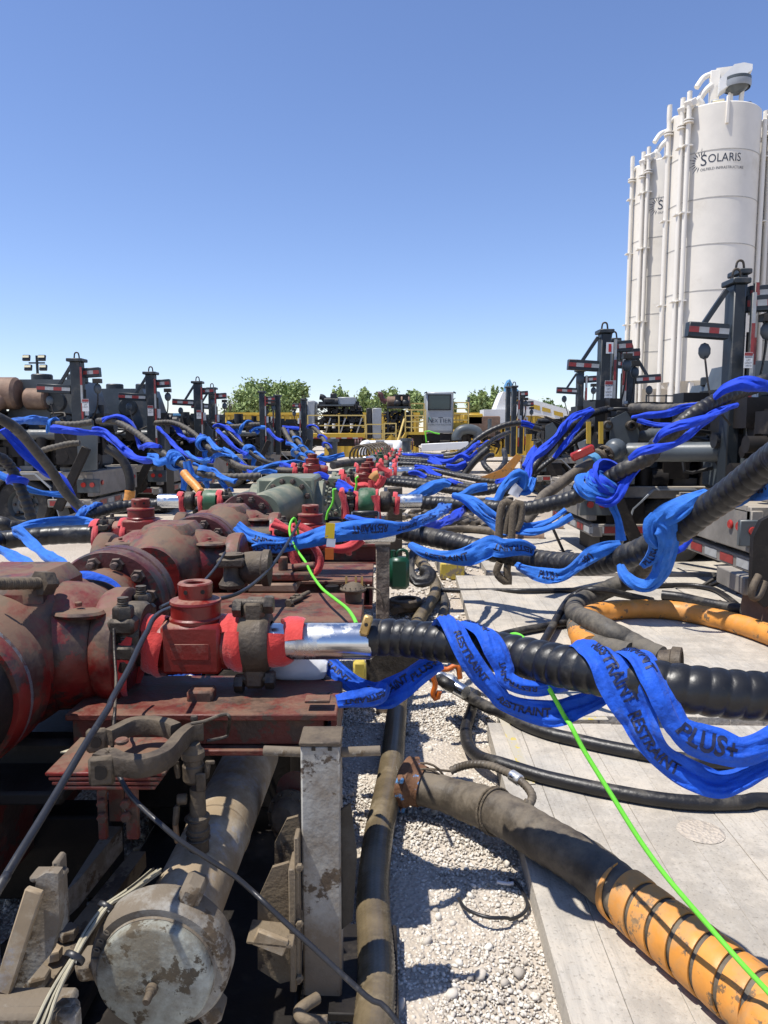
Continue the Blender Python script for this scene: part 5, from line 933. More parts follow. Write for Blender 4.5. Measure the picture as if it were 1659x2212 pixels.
for D, vy, v, w_ in far:
    s_ = 12/D
    outlet(D, vy, [('pipe', v-38*s_, v+95*s_, .07, CHROME, 'chrome pipe of the %s right outlet' % w_), ('valve', v-8*s_, REDV if w_ in ('fifth', 'eighth', 'tenth') else GREENV, .95, 'plug valve of the %s right outlet' % w_), ('clamp', v+25*s_, 'hub clamp of the %s right outlet' % w_),
     ('wrap', v-34*s_, .13, 1.4, 'pink red sling at the left of the %s outlet' % w_), ('wrap', v+12*s_, .13, 1.4, 'pink red sling beside the %s valve' % w_), ('wrap', v+46*s_, .12, 1.3, 'pink red sling on the pipe of the %s outlet' % w_)], w_)
for i, (x0, y0, x1, y1, D) in enumerate(((455, 815, 560, 870, 11.5), (470, 850, 540, 850, 11.8), (575, 770, 610, 830, 14), (300, 850, 330, 900, 12.5), (520, 880, 560, 910, 11), (480, 735, 520, 760, 19), (590, 730, 625, 760, 18), (480, 780, 500, 830, 15))):
    strap('pink red sling scrap number %s in the far row' % ('one two three four five six seven eight'.split()[i]) if False else ['pink red sling draped across the fifth outlet', 'pink red sling hanging left of the fifth clamp', 'pink red sling between the sixth and fifth outlets', 'pink red sling end beside the olive flange', 'pink red sling loop under the fifth chrome pipe', 'pink red sling on the eighth outlet', 'pink red sling right of the eighth outlet', 'pink red sling left of the sixth outlet'][i],
          [(P('Y3', x0+(x1-x0)*f, y0+(y1-y0)*f+18*math.sin(f*PI), D), None, 1) for f in (0, .33, .66, 1)], .18, PINK, .04, .14, 50+i, 7, .05, None, 'sling', 'sling', 'red restraint slings')
# left outlets
DL = 5.6
outlet(DL, 1150, [('pipe', 200, 345, .07, STEEL, 'steel pipe of the nearest left outlet'), ('stud', 236, 'black stud clamp on the nearest left outlet'), ('valve', 306, REDV, 1.15, 'red plug valve on the nearest left outlet'), ('wrap', 212, .13, 1.0, 'red sling at the black hose end of the nearest left outlet'), ('wrap', 272, .10, 1.1, 'red sling left of the left red valve'), ('wrap', 338, .10, 1.0, 'red sling right of the left red valve')], 'L')
outlet(8.3, 1082, [('pipe', 343, 392, .078, CHROME, 'chrome pipe of the second left outlet'), ('pipe', 392, 500, .06, STEEL, 'steel core of the second left outlet'), ('wrap', 394, .12, 1.05, 'red sling at the chrome end of the second left outlet'), ('clamp', 411, 'grey hub clamp of the second left outlet'), ('wrap', 434, .12, 1.1, 'red sling between clamp and green sleeve on the left'), ('stud', 492, 'small stud clamp right of the left green sleeve'), ('wrap', 478, .13, 1.25, 'red sling right of the left green sleeve')], 'L2')
a, b_ = P('V', 441, 1082, 8.3), P('V', 470, 1082, 8.3); k = MB(); k.lathe(a, b_-a, [(0, 0), (.12, 0), (.13, .02), (.13, (b_-a).length), (0, (b_-a).length)], 10); k.obj('barrel_valve', GREENV, None, 'worn green octagonal sleeve between two red slings on the left', 'valve')
outlet(11.5, 1018, [('stud', 650, 'stud clamp of the third left outlet'), ('valve', 675, REDV, 1.2, 'red plug valve of the third left outlet'), ('wrap', 637, .16, 1.3, 'red sling left of the third left valve'), ('wrap', 661, .12, 1.3, 'red sling between clamp and third left valve'), ('pipe', 600, 690, .06, STEEL, 'steel pipe of the third left outlet')], 'L3')
# small dusty valve between flanges with two bolts on top
t = thing('small_valve', 'small dusty cast valve with round end cap between the two maroon flanges', 'valve', P('Z1', 1450, 640, 4.1)); g = lambda x, y, D=4.1: P('Z1', x, y, D)
MB().box(g(1445, 440), (.15, .14, .05), None, .01).obj('top_plate', STEELD, t); MB().lathe(g(1445, 600), (0, 0, 1), [(0, 0), (.07, 0), (.075, .02), (.05, .06), (.045, .12), (.06, .17), (.07, .19), (0, .2)], 20).obj('valve_body', STEELD, t)
for x in (1408, 1480): MB().hexp(g(x, 430), (0, 0, 1), .028, .04).obj('nut', STEELD, t)
MB().lathe(g(1500, 480, 4.15), (1, 0, 0), [(0, 0), (.07, 0), (.09, .02), (.095, .06), (.095, .12), (.105, .13), (.105, .165), (0, .17)], 28).obj('end_cap', STEELD, t)
# ================================================================== RED SKID BEAMS
def ibeam(x0, x1, y0, y1, zt, h, label, mat=REDB, slope=.10, yn=True):
    t = thing('skid_beam', label, 'beam', ((x0+x1)/2, (y0+y1)/2, zt-h), 'red skid beams'); yc = (y0+y1)/2; w_ = y1-y0
    MB().box(((x0+x1)/2, yc, zt-.012), (x1-x0, w_, .024), None, .004).obj('top_flange', mat, t); MB().box(((x0+x1)/2-.02, yc, zt-h/2), (x1-x0-.06, w_*.82, h-.06), None, .003).obj('web', mat, t)
    MB().box(((x0+x1)/2, yc, zt-h+.014), (x1-x0, w_, .022), None, .004).obj('bottom_flange', mat, t); MB().box((x1-.012, yc, zt-h/2), (.02, w_*.9, h-.05)).obj('end_plate', mat, t); return t
zb = .865; t = ibeam(-1.12, -.165, 2.50, 2.92, zb, .155, 'nearest rusty red skid beam beneath the nearest valve')
MB().box(P('V', 436, 1503, 2.66)+Vector((0, 0, .0)), (.095, .075, .06), None, .008).obj('stop_block', REDB, t)
MB().box(P('Z2', 485, 1535, 2.56)+Vector((0, 0, .004)), (.09, .06, .012), None, .003).obj('clip_plate', REDB, t)
for x, y in ((520, 1410), (490, 1510), (560, 1500)): MB().cyl(G('Z2', x, y, zb-.004), G('Z2', x, y, zb-.004)+Vector((0, 0, .006)), .010, n=12).obj('bolt_hole', DARKM, t)
t = ibeam(-1.1, -.12, 3.75, 4.45, .87, .16, 'second red skid beam with loose bolts lying on it')
for q in ((690, 935), (715, 900), (700, 905), (720, 940)): MB().cyl(G('Z2', *q, .866), G('Z2', *q, .866)+Vector((0, 0, .006)), .012, n=10).obj('bolt_hole', DARKM, t)
ibeam(-1.25, -.08, 5.05, 5.75, .82, .2, 'third red skid beam below the yellow tag')
ibeam(-1.3, .0, 7.0, 7.8, .78, .2, 'fourth red skid beam behind the dark rusty post')
for q, (x, y) in enumerate(((330, 925), (355, 905), (380, 890))): 
    a = G('Z2', x-20, y+5, .89); b_ = a+Vector((.05, .13, 0)); k = MB(); k.cyl(a, b_, .013, n=10); o = k.obj('loose_bolt', STEELD, None, ('left one of three loose bolts on the second red beam', 'middle one of three loose bolts on the second red beam', 'right one of three loose bolts on the second red beam')[q], 'bolt', 'loose bolts'); MB().hexp(a, a-b_, .025, .02).obj('bolt_head', STEELD, o)
# stepped rusty plates with a stud behind the second beam
t = thing('bolted_bracket', 'stepped rusty bracket with a stud on the second red beam', 'bracket', G('Z2', 250, 860, .87))
c = G('Z2', 250, 870, .87); MB().box(c+Vector((-.05, .15, .03)), (.30, .3, .05), None, .008).obj('base_plate', RUST, t); MB().box(c+Vector((-.03, .17, .09)), (.42, .26, .05), None, .01).obj('upper_plate', REDB, t); MB().cyl(c+Vector((.0, .15, .11)), c+Vector((.0, .15, .20)), .03, n=12, bev=.004).obj('stud', REDB, t); MB().cyl(c+Vector((.06, .12, .135)), c+Vector((.2, .12, .15)), .024, n=10, bev=.004).obj('round_bar', REDB, t)
# pressure regulator disc
t = thing('regulator', 'dusty grey round diaphragm regulator with rim bolts', 'regulator', P('Z2', 710, 900, 4.2)); c = P('Z2', 705, 815, 4.2)
MB().lathe(c-Vector((0, 0, .05)), (0, 0, 1), [(q*.46, h*.46) for q, h in ((0, -.12), (.10, -.12), (.11, .0), (.165, .04), (.17, .05), (.165, .062), (.13, .075), (.10, .115), (.05, .135), (0, .14))], 36).obj('diaphragm_case', STEELD, t)
me = bolt_mesh(.007, .015, STEELD)
for i in range(14): a = i*2*PI/14; inst(me, 'bolt', t, orient(c+Vector((math.cos(a)*.070, math.sin(a)*.070, -.022)), (0, 0, 1)))
for x in (-.04, .015, .05): MB().cyl(c+Vector((x, 0, -.01)), c+Vector((x, 0, .045)), .007, n=10).obj('fitting', BRASS, t)
MB().tube([c+Vector((.07, 0, -.02)), c+Vector((.12, -.02, -.02)), c+Vector((.16, -.03, -.05)), c+Vector((.18, -.03, -.14))], .006, 8).obj('air_line', STEELD, t)
# rusty post beside the second outlet, dark gear box round it
k = MB(); a = P('Z2', 888, 570, 4.75); k.box((a.x, 4.75, (a.z)/2), (.088, .09, a.z), None, .006); o = k.obj('skid_post', M('flaking_rusty_post', (.085, .06, .042), .7, dust=.4, chip=(.2, .15, .11), camt=.35, bump=.5), None, 'dark rusty square post at the end of the third beam', 'post'); MB().box((a.x, 4.75, a.z+.005), (.10, .10, .012)).obj('cap_plate', STEELD, o)
k = MB(); c = P('Z2', 990, 720, 6.1); k.box(c-Vector((0, 0, .03)), (.17, .13, .27), None, .03); k.xf(Matrix.Identity(4)); o = k.obj('green_jug', M('dark_green_plastic', (.006, .05, .022), .35, var=.2, bump=0), None, 'dark green plastic jug behind the rusty square post', 'jug'); MB().tube([c+Vector((-.03, 0, .10)), c+Vector((0, 0, .155)), c+Vector((.06, 0, .15)), c+Vector((.075, 0, .08))], .014, 10).obj('handle', MATS['dark_green_plastic'], o); MB().cyl(c+Vector((-.05, 0, .10)), c+Vector((-.05, 0, .16)), .022, n=14).obj('neck', MATS['dark_green_plastic'], o)
c = P('Z2', 905, 240, 7.9); MB().box((c.x+.1, 7.9, c.z-.35), (.16, .16, .8), None, .01).obj('skid_post', STEELD, None, 'grey steel post behind the chrome end of the green valve outlet', 'post')
# white plastic sack under the nearest chrome pipe, sheeting behind
k = MB(); c = P('Z2', 335, 1325, 2.9); k.ball(c, .1, 18, (1.5, .6, .7)); rs = random.Random(3); k.v = [tuple(Vector(v)+noise.noise_vector(Vector(v)*14)*.03) for v in k.v]; k.obj('plastic_sack', SHEETW, None, 'crumpled white plastic sack under the nearest chrome pipe', 'sack')
k = MB(); c = P('Z2', 745, 1330, 3.3); k.box(c-Vector((0, 0, .02)), (.06, .05, .10), None, .01); k.obj('yellow_block', WOODY, None, 'yellow painted block under the joint of chrome pipe and hose', 'block')
# ================================================================== LOWER LEFT: suction pipe, union, post, brackets
# eight inch pipe with its hammer union and blank cap
t = thing('suction_pipe', 'muddy cream eight inch pipe with large hammer union and scuffed blank cap', 'pipe', (-.585, 2.4, .3))
pa, pb = Vector((-.612, 1.87, .405)), Vector((-.565, 3.05, .47)); pd = (pb-pa).normalized()
MB().lathe(pa, pd, [(0, .02), (.112, .02), (.112, .6), (.116, .602), (.116, .615), (.112, .617), (.112, 1.18), (0, 1.18)], 56).obj('pipe_barrel', CREAMP, t)
nut = MB().lathe(pa, pd, [(.152, -.012), (.180, -.014), (.188, -.004), (.192, .02), (.192, .07), (.184, .085), (.150, .10), (.13, .12), (.112, .14)], 72).obj('union_nut', WHITEP, t)
ring = MB().lathe(pa, pd, [(.152, -.012), (.154, -.020), (.157, -.020), (.159, -.012)], 72).obj('inner_lip', WHITEP, nut)
cap = MB().lathe(pa-pd*.055, pd, [(0, 0), (.148, 0), (.153, .003), (.155, .008), (.155, .05), (.14, .06)], 72).obj('blank_cap', CAPP, t)
X0, Yv, Zp = ortho(pd)
def rad(a): return X0*0+Vector((math.cos(a), 0, math.sin(a)))-pd*0
for a in (math.radians(66), math.radians(188), math.radians(-52)):
    d = Vector((math.cos(a), 0, math.sin(a))); R = Matrix((Vector((-math.sin(a), 0, math.cos(a))), pd, d)).transposed()
    MB().box(pa+pd*.045+d*.204, (.062, .085, .07), R, .014).obj('hammer_lug', WHITEP, nut)
nz = MB().lathe(pa-pd*.055+Vector((.0, 0, -.018)), -pd, [(0, 0), (.016, 0), (.016, .012), (.013, .014), (.013, .022), (.011, .024), (.011, .045), (.009, .05), (0, .05)], 20).obj('grease_nipple', STEELD, cap)
def ring_text(s, a0, a1, size, parent, r=.1705):
    n = len(s)
    for i, ch in enumerate(s):
        if ch == ' ': continue
        a = math.radians(a0+(a1-a0)*i/max(1, n-1)); v, f = text_mesh(ch, size, .0028, 0, .0006); d = Vector((math.cos(a), 0, math.sin(a))); tx = Vector((math.sin(a), 0, -math.cos(a)))
        R = Matrix((tx, d, -pd)).transposed(); o_ = pa+d*r-pd*.0135; m = MB(); m.v = [tuple(o_+R @ Vector(q)) for q in v]; m.f = f; m.obj('raised_letter', WHITEP, parent, ang=30)
ring_text('1000 C W P', 170, 84, .027, nut); ring_text('8"FIG 206', 54, -10, .027, nut)
# camlock stub on top of the pipe
t = thing('drain_valve', 'upright camlock fitting with brass handled valve on the cream pipe', 'valve', P('Z0', 1290, 930, 2.2)); b_ = P('Z0', 1290, 925, 2.22); h = P('Z0', 1255, 320, 2.22).z-b_.z; f = lambda k: b_+Vector((-.015*k, 0, h*k))
MB().lathe(b_-Vector((0, 0, .02)), (0, 0, 1), [(0, 0), (.032, 0), (.032, h*.2), (.036, h*.21), (.036, h*.27), (.031, h*.28), (.031, h*.34), (.036, h*.35), (.036, h*.40), (.026, h*.42), (.024, h*.7), (0, h*.7)], 22).obj('riser', STEELD, t)
MB().lathe(f(.70), (0, 0, 1), [(0, 0), (.026, 0), (.034, .01), (.034, .055), (.030, .06), (.030, .075), (.036, .08), (.036, .10), (.026, .11), (.022, .125), (0, .128)], 24).obj('camlock_head', STEELD, t)
MB().tube([f(1.0)+Vector((-.01, 0, -.012)), f(1.0)+Vector((-.008, 0, .006)), f(1.0)+Vector((.008, 0, .006)), f(1.0)+Vector((.01, 0, -.012))], .0035, 6).obj('pull_ring', STEELD, t)
for s in (-1, 1):
    MB().box(f(.84)+Vector((s*.047, -.008, 0)), (.016, .02, .055), Matrix.Rotation(s*.15, 3, 'Y'), .004).obj('cam_arm', STEELD, t); MB().box(f(.83)+Vector((s*.058, -.014, .03)), (.03, .01, .012), None, .003).obj('cam_tab', STEELD, t)
MB().box(f(.74)+Vector((.03, -.03, 0)), (.03, .012, .06), None, .004).obj('cam_arm', STEELD, t)
MB().cyl(f(.55)+Vector((-.02, -.02, 0)), f(.55)+Vector((-.05, -.025, 0)), .017, n=12, bev=.003).obj('valve_stem', STEELD, t)
MB().bar(f(.50)+Vector((-.05, -.03, 0)), f(.30)+Vector((-.058, -.035, 0)), .028, .016, .005).obj('valve_lever', STEELD, t); MB().bar(f(.33)+Vector((-.058, -.035, 0)), f(.12)+Vector((-.055, -.04, 0)), .022, .014, .005).obj('lever_grip', M('brown_grip', (.20, .11, .05), .6), t)
for k in (.1, .16, .31): MB().ring(f(k), (0, 0, 1), .0385, .03, .006, 20, .002).obj('hose_band', STEEL, t)
# tall white post with its cross handle
pc = P('V', 693, 1600, 2.22); px0, px1 = P('V', 650, 1600, 2.18).x, P('V', 735, 1600, 2.18).x; zt = P('V', 690, 1612, 2.16).z; w_ = px1-px0; xc = (px0+px1)/2
t = thing('skid_post', 'tall muddy white square post with a cross bar through its top', 'post', (xc, 2.22, 0))
POSTM = M('mud_splashed_white_post', (.31, .30, .27), .55, dust=.52, dcol=(.15, .105, .06), chip=(.045, .03, .02), camt=.22, cscale=6, bump=.3, mud=(-.40, .15, .22), scale=7)
MB().box((xc, 2.16+w_/2, zt/2), (w_, w_, zt), None, .006).obj('post_tube', POSTM, t); MB().box((xc, 2.16+w_/2, zt+.006), (w_+.008, w_+.008, .014), None, .003).obj('cap_plate', STEELD, t)
for s, e in ((-1, P('Z4', 150, 308, 2.24).x), (1, P('Z4', 875, 300, 2.24).x)): MB().cyl((xc+s*w_/2, 2.23, zt-.05), (e, 2.23, zt-.045), .0155, n=18, bev=.002).obj('cross_handle', WHITEP, t)
for dx in (-.02, .03): MB().box((xc+dx, 2.158, zt-.008), (.012, .004, .01)).obj('slot', DARKM, t)
MB().prism([(0, 0), (.035, .03), (.05, .25), (.03, .42), (0, .40)], .01, Matrix.Translation((xc+w_/2, 2.2, .28)) @ Matrix.Rotation(PI/2, 4, 'X')).obj('torn_rubber_flap', RUBD, t)
# plates and gussets left of the post
t = thing('jack_bracket', 'muddy gusset bracket bolted to the left side of the tall white post', 'bracket', (xc-.2, 2.2, 0))
def plate(tag_, L, D, th, mat, nm, par, D2=None):
    m = MB(); a = [P(tag_, x, y, D if D2 is None else D+(D2-D)*i/(len(L)-1)) for i, (x, y) in enumerate(L)]; b2 = [v+Vector((0, th, 0)) for v in a]; n = len(a)
    m.hull(a+b2, [tuple(range(n)), tuple(range(n, 2*n))]+[(i, (i+1) % n, n+(i+1) % n, n+i) for i in range(n)]); return m.obj(nm, mat, par)
plate('Z4', [(110, 1220), (200, 1020), (300, 990), (318, 1000), (325, 1720), (250, 1740), (110, 1650)], 2.19, .014, OLIVEM, 'gusset_plate', t)
plate('Z4', [(215, 870), (290, 720), (360, 700), (372, 800), (330, 985), (215, 1010)], 2.36, .014, OLIVEM, 'rear_gusset', t)
MB().box(P('Z4', 338, 1350, 2.15), (.02, .10, P('Z4', 338, 980, 2.15).z-P('Z4', 338, 1730, 2.15).z), None, .003).obj('channel_strip', OLIVEM, t)
MB().box(P('Z4', 362, 1260, 2.14), (.014, .06, .48), None, .003).obj('channel_strip', OLIVEM, t)
MB().box(P('Z4', 200, 1430, 2.10), (.14, .10, .012), Matrix.Rotation(.12, 3, 'Y'), .003).obj('shelf_plate', OLIVEM, t); MB().box(P('Z4', 190, 1480, 2.06), (.10, .02, .05), Matrix.Rotation(.4, 3, 'Y'), .004).obj('shelf_lip', CREAMP, t)
for y in (1010, 1360, 1700): MB().hexp(P('Z4', 372, y, 2.11), (0, -1, 0), .012, .012).obj('bolt', OLIVEM, t)
t = thing('butterfly_valve', 'round cast valve housing with rim nuts peeking out left of the white post', 'valve', P('Z4', 310, 720, 2.7)); c = P('Z4', 335, 690, 2.62)
MB().lathe(c, (-.5, -1, .25), [(0, 0), (.085, 0), (.095, .01), (.095, .03), (.07, .04), (.06, .06), (.045, .08), (0, .085)], 32).obj('housing', STEELD, t)
me = bolt_mesh(.010, .018, STEELD)
for i in range(12): a = i*PI/6; x, y, z = ortho((-.5, -1, .25)); inst(me, 'nut', t, orient(c+(x*math.cos(a)+y*math.sin(a))*.083+z*.03, z))
MB().lathe(c+Vector((.01, .06, .05)), (-.5, -1, .25), [(0, 0), (.085, 0), (.088, .02), (0, .03)], 32).obj('red_rim', RED, t)
# foot plate, curved pipe end at the post foot
k = MB().box((xc+.09, 2.3, .06), (.30, .42, .03), Matrix.Rotation(.03, 3, 'Y'), .004); k.obj('foot_plate', DARKM, None, 'dark flat steel foot plate under the tall white post', 'plate')
k = MB().tube([P('Z4', 480, 1830, 2.06), P('Z4', 400, 1880, 2.02), P('Z4', 365, 1920, 2.0), P('Z4', 400, 1960, 1.98), P('Z4', 480, 1975, 1.98), P('Z4', 545, 1975, 1.98)], .0175, 14); k.obj('bent_pipe', OLIVEM, None, 'muddy bent rod curling out at the foot of the white post', 'rod')
# ------------------------------------------------------------------ open hub clamp on its stand
def open_clamp():
    c = P('Z0', 925, 235, 2.12); t = thing('open_clamp', 'open hub clamp spread on a red bracket with a wire handle', 'clamp', c-Vector((0, 0, .1)))
    s = 2.12/1597*.3333*1.04         # metres per photo step at that distance
    def L(x, y, dz=0): return G('Z0', x, y, c.z+.0+dz)
    def arc_part(pts, w_, h_, nm, mat=STEELD):
        p = crom([L(*q) for q in pts], 6); m = MB(); vs = []; n = len(p)
        for i, q in enumerate(p):
            d = (p[min(n-1, i+1)]-p[max(0, i-1)]); d.z = 0; d.normalize(); sd_ = Vector((-d.y, d.x, 0)); ww = w_[0]+(w_[1]-w_[0])*i/(n-1)
            for a, z, e in ((1, 0, .85), (1, -.006, 1), (1, -h_+.006, 1), (1, -h_, .9), (-1, -h_, .9), (-1, -h_+.006, 1), (-1, -.006, 1), (-1, 0, .85)): vs.append(q+sd_*a*e*ww/2+Vector((0, 0, z)))
        fs = [tuple(range(8)), tuple((n-1)*8+j for j in reversed(range(8)))]+[(i*8+(j+1) % 8, i*8+j, (i+1)*8+j, (i+1)*8+(j+1) % 8) for i in range(n-1) for j in range(8)]
        m.add(vs, fs); bm_ = m.obj(nm, mat, t); return bm_
    arc_part([(700, 168), (760, 140), (860, 95), (980, 88), (1080, 105), (1140, 130)], (.034, .04), .05, 'rear_jaw')
    arc_part([(640, 330), (700, 300), (780, 330), (920, 340), (1050, 300), (1110, 250), (1160, 190), (1230, 135), (1310, 118)], (.05, .034), .055, 'front_jaw')
    # forked ears with pin holes
    for (x, y), sc in (((625, 165), 1), ((655, 345), 1.12)):
        o = L(x, y); k = MB(); k.box(o+Vector((0, 0, -.035*sc)), (.062*sc, .026, .075*sc), Matrix.Rotation(.2, 3, 'Z'), .012); e = k.obj('ear', STEELD, t)
        MB().cyl(o+Vector((0, -.0135, -.035*sc)), o+Vector((0, -.016, -.035*sc)), .019*sc, n=24).obj('pin_hole', DARKM, e)
    MB().cyl(L(790, 255), L(790, 255)+Vector((0, 0, .014)), .02, n=18, bev=.004).obj('hinge_pin', REDB, t)
    MB().hexp(L(1258, 105), (0, 0, 1), .012, .014).obj('nut', STEEL, t)
    MB().tube([L(1240, 128, .012), L(1330, 110, .02), L(1420, 75, .03), L(1470, 68, .03), L(1488, 90, .02), L(1485, 130, -.02), L(1475, 190, -.06), L(1455, 215, -.07), L(1340, 240, -.07)], .0055, 8).obj('wire_handle', STEEL, t)
open_clamp()
t = thing('clamp_stand', 'rusty red bolted stand under the open hub clamp', 'stand', P('Z0', 700, 800, 2.2)); c = P('Z0', 700, 690, 2.16)
for x0, x1 in ((612, 700), (795, 905)): 
    a, b_ = P('Z0', x0, 510, 2.14), P('Z0', x1, 870, 2.16); MB().box(((a.x+b_.x)/2, 2.16, (a.z+b_.z)/2), (b_.x-a.x, .02, a.z-b_.z), None, .003).obj('side_plate', REDB, t)
a, b_ = P('Z0', 700, 510, 2.2), P('Z0', 795, 760, 2.2); MB().box(((a.x+b_.x)/2, 2.21, (a.z+b_.z)/2), (b_.x-a.x, .02, a.z-b_.z)).obj('back_plate', REDB, t)
for x, y in ((672, 555), (665, 640), (668, 730), (818, 640), (820, 725)): MB().hexp(P('Z0', x, y, 2.145), (0, -1, 0), .016, .016).obj('bolt', REDB, t)
for q in range(4): MB().box(P('Z0', 780, 335+q*28, 2.24), (.36-.02*q, .26, .012), None, .003).obj('stack_plate', RED if q == 0 else REDB, t)
MB().prism([(0, 0), (.08, 0), (.05, .06)], .004, Matrix.Translation(P('Z0', 390, 318, 2.3))).obj('yellow_tab', WIRE, t)
# ------------------------------------------------------------------ slanting rails and gusset at the lower left
def slab(L, z0, z1, h, mat, nm, label=None, cat=None, par=None):
    """quad seen from above: 4 photo points, two at height z0 (near) and two at z1 (far)"""
    zz = (z0, z0, z1, z1); a = [G('Z0', x, y, z) for (x, y), z in zip(L, zz)]; b2 = [v-Vector((0, 0, h)) for v in a]; m = MB(); m.hull(a+b2, [(0, 1, 2, 3), (4, 5, 6, 7), (0, 1, 5, 4), (1, 2, 6, 5), (2, 3, 7, 6), (3, 0, 4, 7)]); return m.obj(nm, mat, par, label, cat)
t = thing('skid_rail', 'blue white worn steel rail running back to the clamp stand', 'rail', G('Z0', 600, 1000, .3))
slab([(425, 1215), (500, 1150), (790, 795), (700, 790)], .40, .44, .09, WHITEP, 'rail_top', par=t)
t = thing('base_plate_beam', 'muddy sloping channel beam with hex bolts beside the cable bundle', 'beam', G('Z0', 500, 1500, .1))
slab([(80, 1900), (260, 1900), (945, 955), (850, 955)], .27, .33, .06, OLIVEM, 'beam_top', par=t)
slab([(0, 1560), (330, 1480), (560, 1240), (430, 1230)], .22, .25, .05, DARKM, 'lower_plate', par=t)
for (x, y), s_ in (((235, 1795), 1.2), ((435, 1505), 1), ((345, 1640), .8)): MB().hexp(G('Z0', x, y, .30), (.1, 0, 1), .032*s_, .028).obj('hex_bolt', WHITEP if s_ > .9 else CREAMP, t)
t = thing('white_gusset', 'chipped white triangular gusset standing at the lower left corner', 'bracket', P('Z0', 200, 1850, 1.75))
a = [(300, 1095), (375, 1100), (385, 1420), (330, 1620), (110, 1880), (15, 1850), (5, 1800), (215, 1230), (240, 1130)]
plate('Z0', a, 1.78, .03, WHITEP, 'web_plate', t); 
k = MB(); k.box(P('Z0', 395, 1215, 1.84), (.02, .05, .20), None, .006); k.obj('end_block', WHITEP, t); MB().box(P('Z0', 320, 1105, 1.82), (.085, .05, .02), None, .006).obj('top_lip', WHITEP, t)
k = MB(); k.bar(P('Z0', 18, 1860, 1.735), P('Z0', 228, 1200, 1.76), .022, .045, .004); k.obj('edge_flange', CREAMP, t)
t = thing('white_sill', 'white painted steel sill along the bottom left corner', 'beam', P('Z0', 100, 1950, 1.7))
MB().box(P('Z0', 95, 1925, 1.72), (.30, .07, .03), None, .008).obj('sill_top', WHITEP, t); MB().box(P('Z0', 60, 1990, 1.68), (.34, .05, .05), None, .012).obj('sill_front', WHITEP, t); MB().box(P('Z0', 60, 2060, 1.66), (.34, .05, .07), None, .01).obj('sill_foot', WHITEP, t)
# dark skid structure in the shade at the left
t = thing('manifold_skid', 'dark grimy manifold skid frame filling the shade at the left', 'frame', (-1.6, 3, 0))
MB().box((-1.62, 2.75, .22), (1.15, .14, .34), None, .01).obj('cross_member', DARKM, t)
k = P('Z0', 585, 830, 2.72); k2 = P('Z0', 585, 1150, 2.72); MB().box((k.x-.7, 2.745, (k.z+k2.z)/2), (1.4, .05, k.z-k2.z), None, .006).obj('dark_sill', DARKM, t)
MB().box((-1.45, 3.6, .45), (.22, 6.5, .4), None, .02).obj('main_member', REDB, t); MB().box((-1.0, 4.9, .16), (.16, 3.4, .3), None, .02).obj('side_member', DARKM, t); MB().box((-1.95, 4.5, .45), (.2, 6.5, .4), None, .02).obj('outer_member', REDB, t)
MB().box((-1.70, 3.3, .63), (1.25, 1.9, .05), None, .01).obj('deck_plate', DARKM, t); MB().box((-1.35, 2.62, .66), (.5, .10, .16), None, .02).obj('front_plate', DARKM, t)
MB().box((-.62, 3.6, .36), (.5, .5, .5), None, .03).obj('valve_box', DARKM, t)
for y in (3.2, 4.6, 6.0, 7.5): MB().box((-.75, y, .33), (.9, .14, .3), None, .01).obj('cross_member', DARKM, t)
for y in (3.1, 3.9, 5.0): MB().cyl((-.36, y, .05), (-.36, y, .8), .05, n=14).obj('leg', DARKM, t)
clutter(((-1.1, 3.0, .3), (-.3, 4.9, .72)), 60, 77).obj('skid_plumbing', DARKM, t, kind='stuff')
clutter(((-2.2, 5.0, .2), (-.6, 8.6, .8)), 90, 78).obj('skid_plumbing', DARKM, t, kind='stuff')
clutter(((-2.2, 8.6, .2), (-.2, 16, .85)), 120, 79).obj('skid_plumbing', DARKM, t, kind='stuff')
MB().box((-.66, 3.3, .05), (.78, 2.7, .05), None, .01).obj('dark_plate', DARKM, t)  # added dark sheet over the gravel, its colour stands in for deep shade
# dark plate at far left bottom
MB().box((-1.35, 1.7, .12), (.9, 1.0, .06), None, .01).obj('dark_plate', DARKM, t)
# ================================================================== HOSES AND SLINGS
def twist(base, t0, t1, turns, r, phase=0, sag=.0, wf=1.0, k=None): return coil(base, t0, t1, turns, r, phase, sag, k, wf)
# ---- row 1: nearest hose
H1 = PP('V', [(796, 1378, 2.76), (830, 1377, 2.76), (880, 1379, 2.74), (960, 1389, 2.66), (1080, 1409, 2.52), (1187, 1433, 2.38), (1291, 1453, 2.24), (1400, 1475, 2.13), (1500, 1490, 2.08), (1600, 1501, 2.06), (1680, 1505, 2.05), (1800, 1508, 2.0)])+EX((1.9, 2.15, 1.08), (2.9, 2.9, 1.1), (4.0, 4.2, 1.2), (5.2, 5.2, 1.35))
hose('nearest fat black spiral guarded hose crossing the right half of the picture', H1, .0700, RUB, .052, .10, 48, .5, spp=12)
k = MB(); k.tube([H1[0]+Vector((-.005, 0, 0)), H1[1]+Vector((.03, 0, 0))], .067, 36, .006, 6, lambda s, th: .067+.0025*np.sin(s*260+th*3)+.001*np.sin(th*17)); k.obj('hose_end_tape', RUBD, None, 'rumpled black tape where the nearest hose meets the chrome', 'tape')
TX = 'RESTRAINT'
def pts_w(L): return [(P(q[0], q[1], q[2], q[3]), (Vector(q[5]) if len(q) > 5 and q[5] else None), q[4] if len(q) > 4 else 1) for q in L]
def surf_pt(base, f): A, s = resample(crom(base, 10), .01); return Vector(A[int(f*(len(A)-1))])
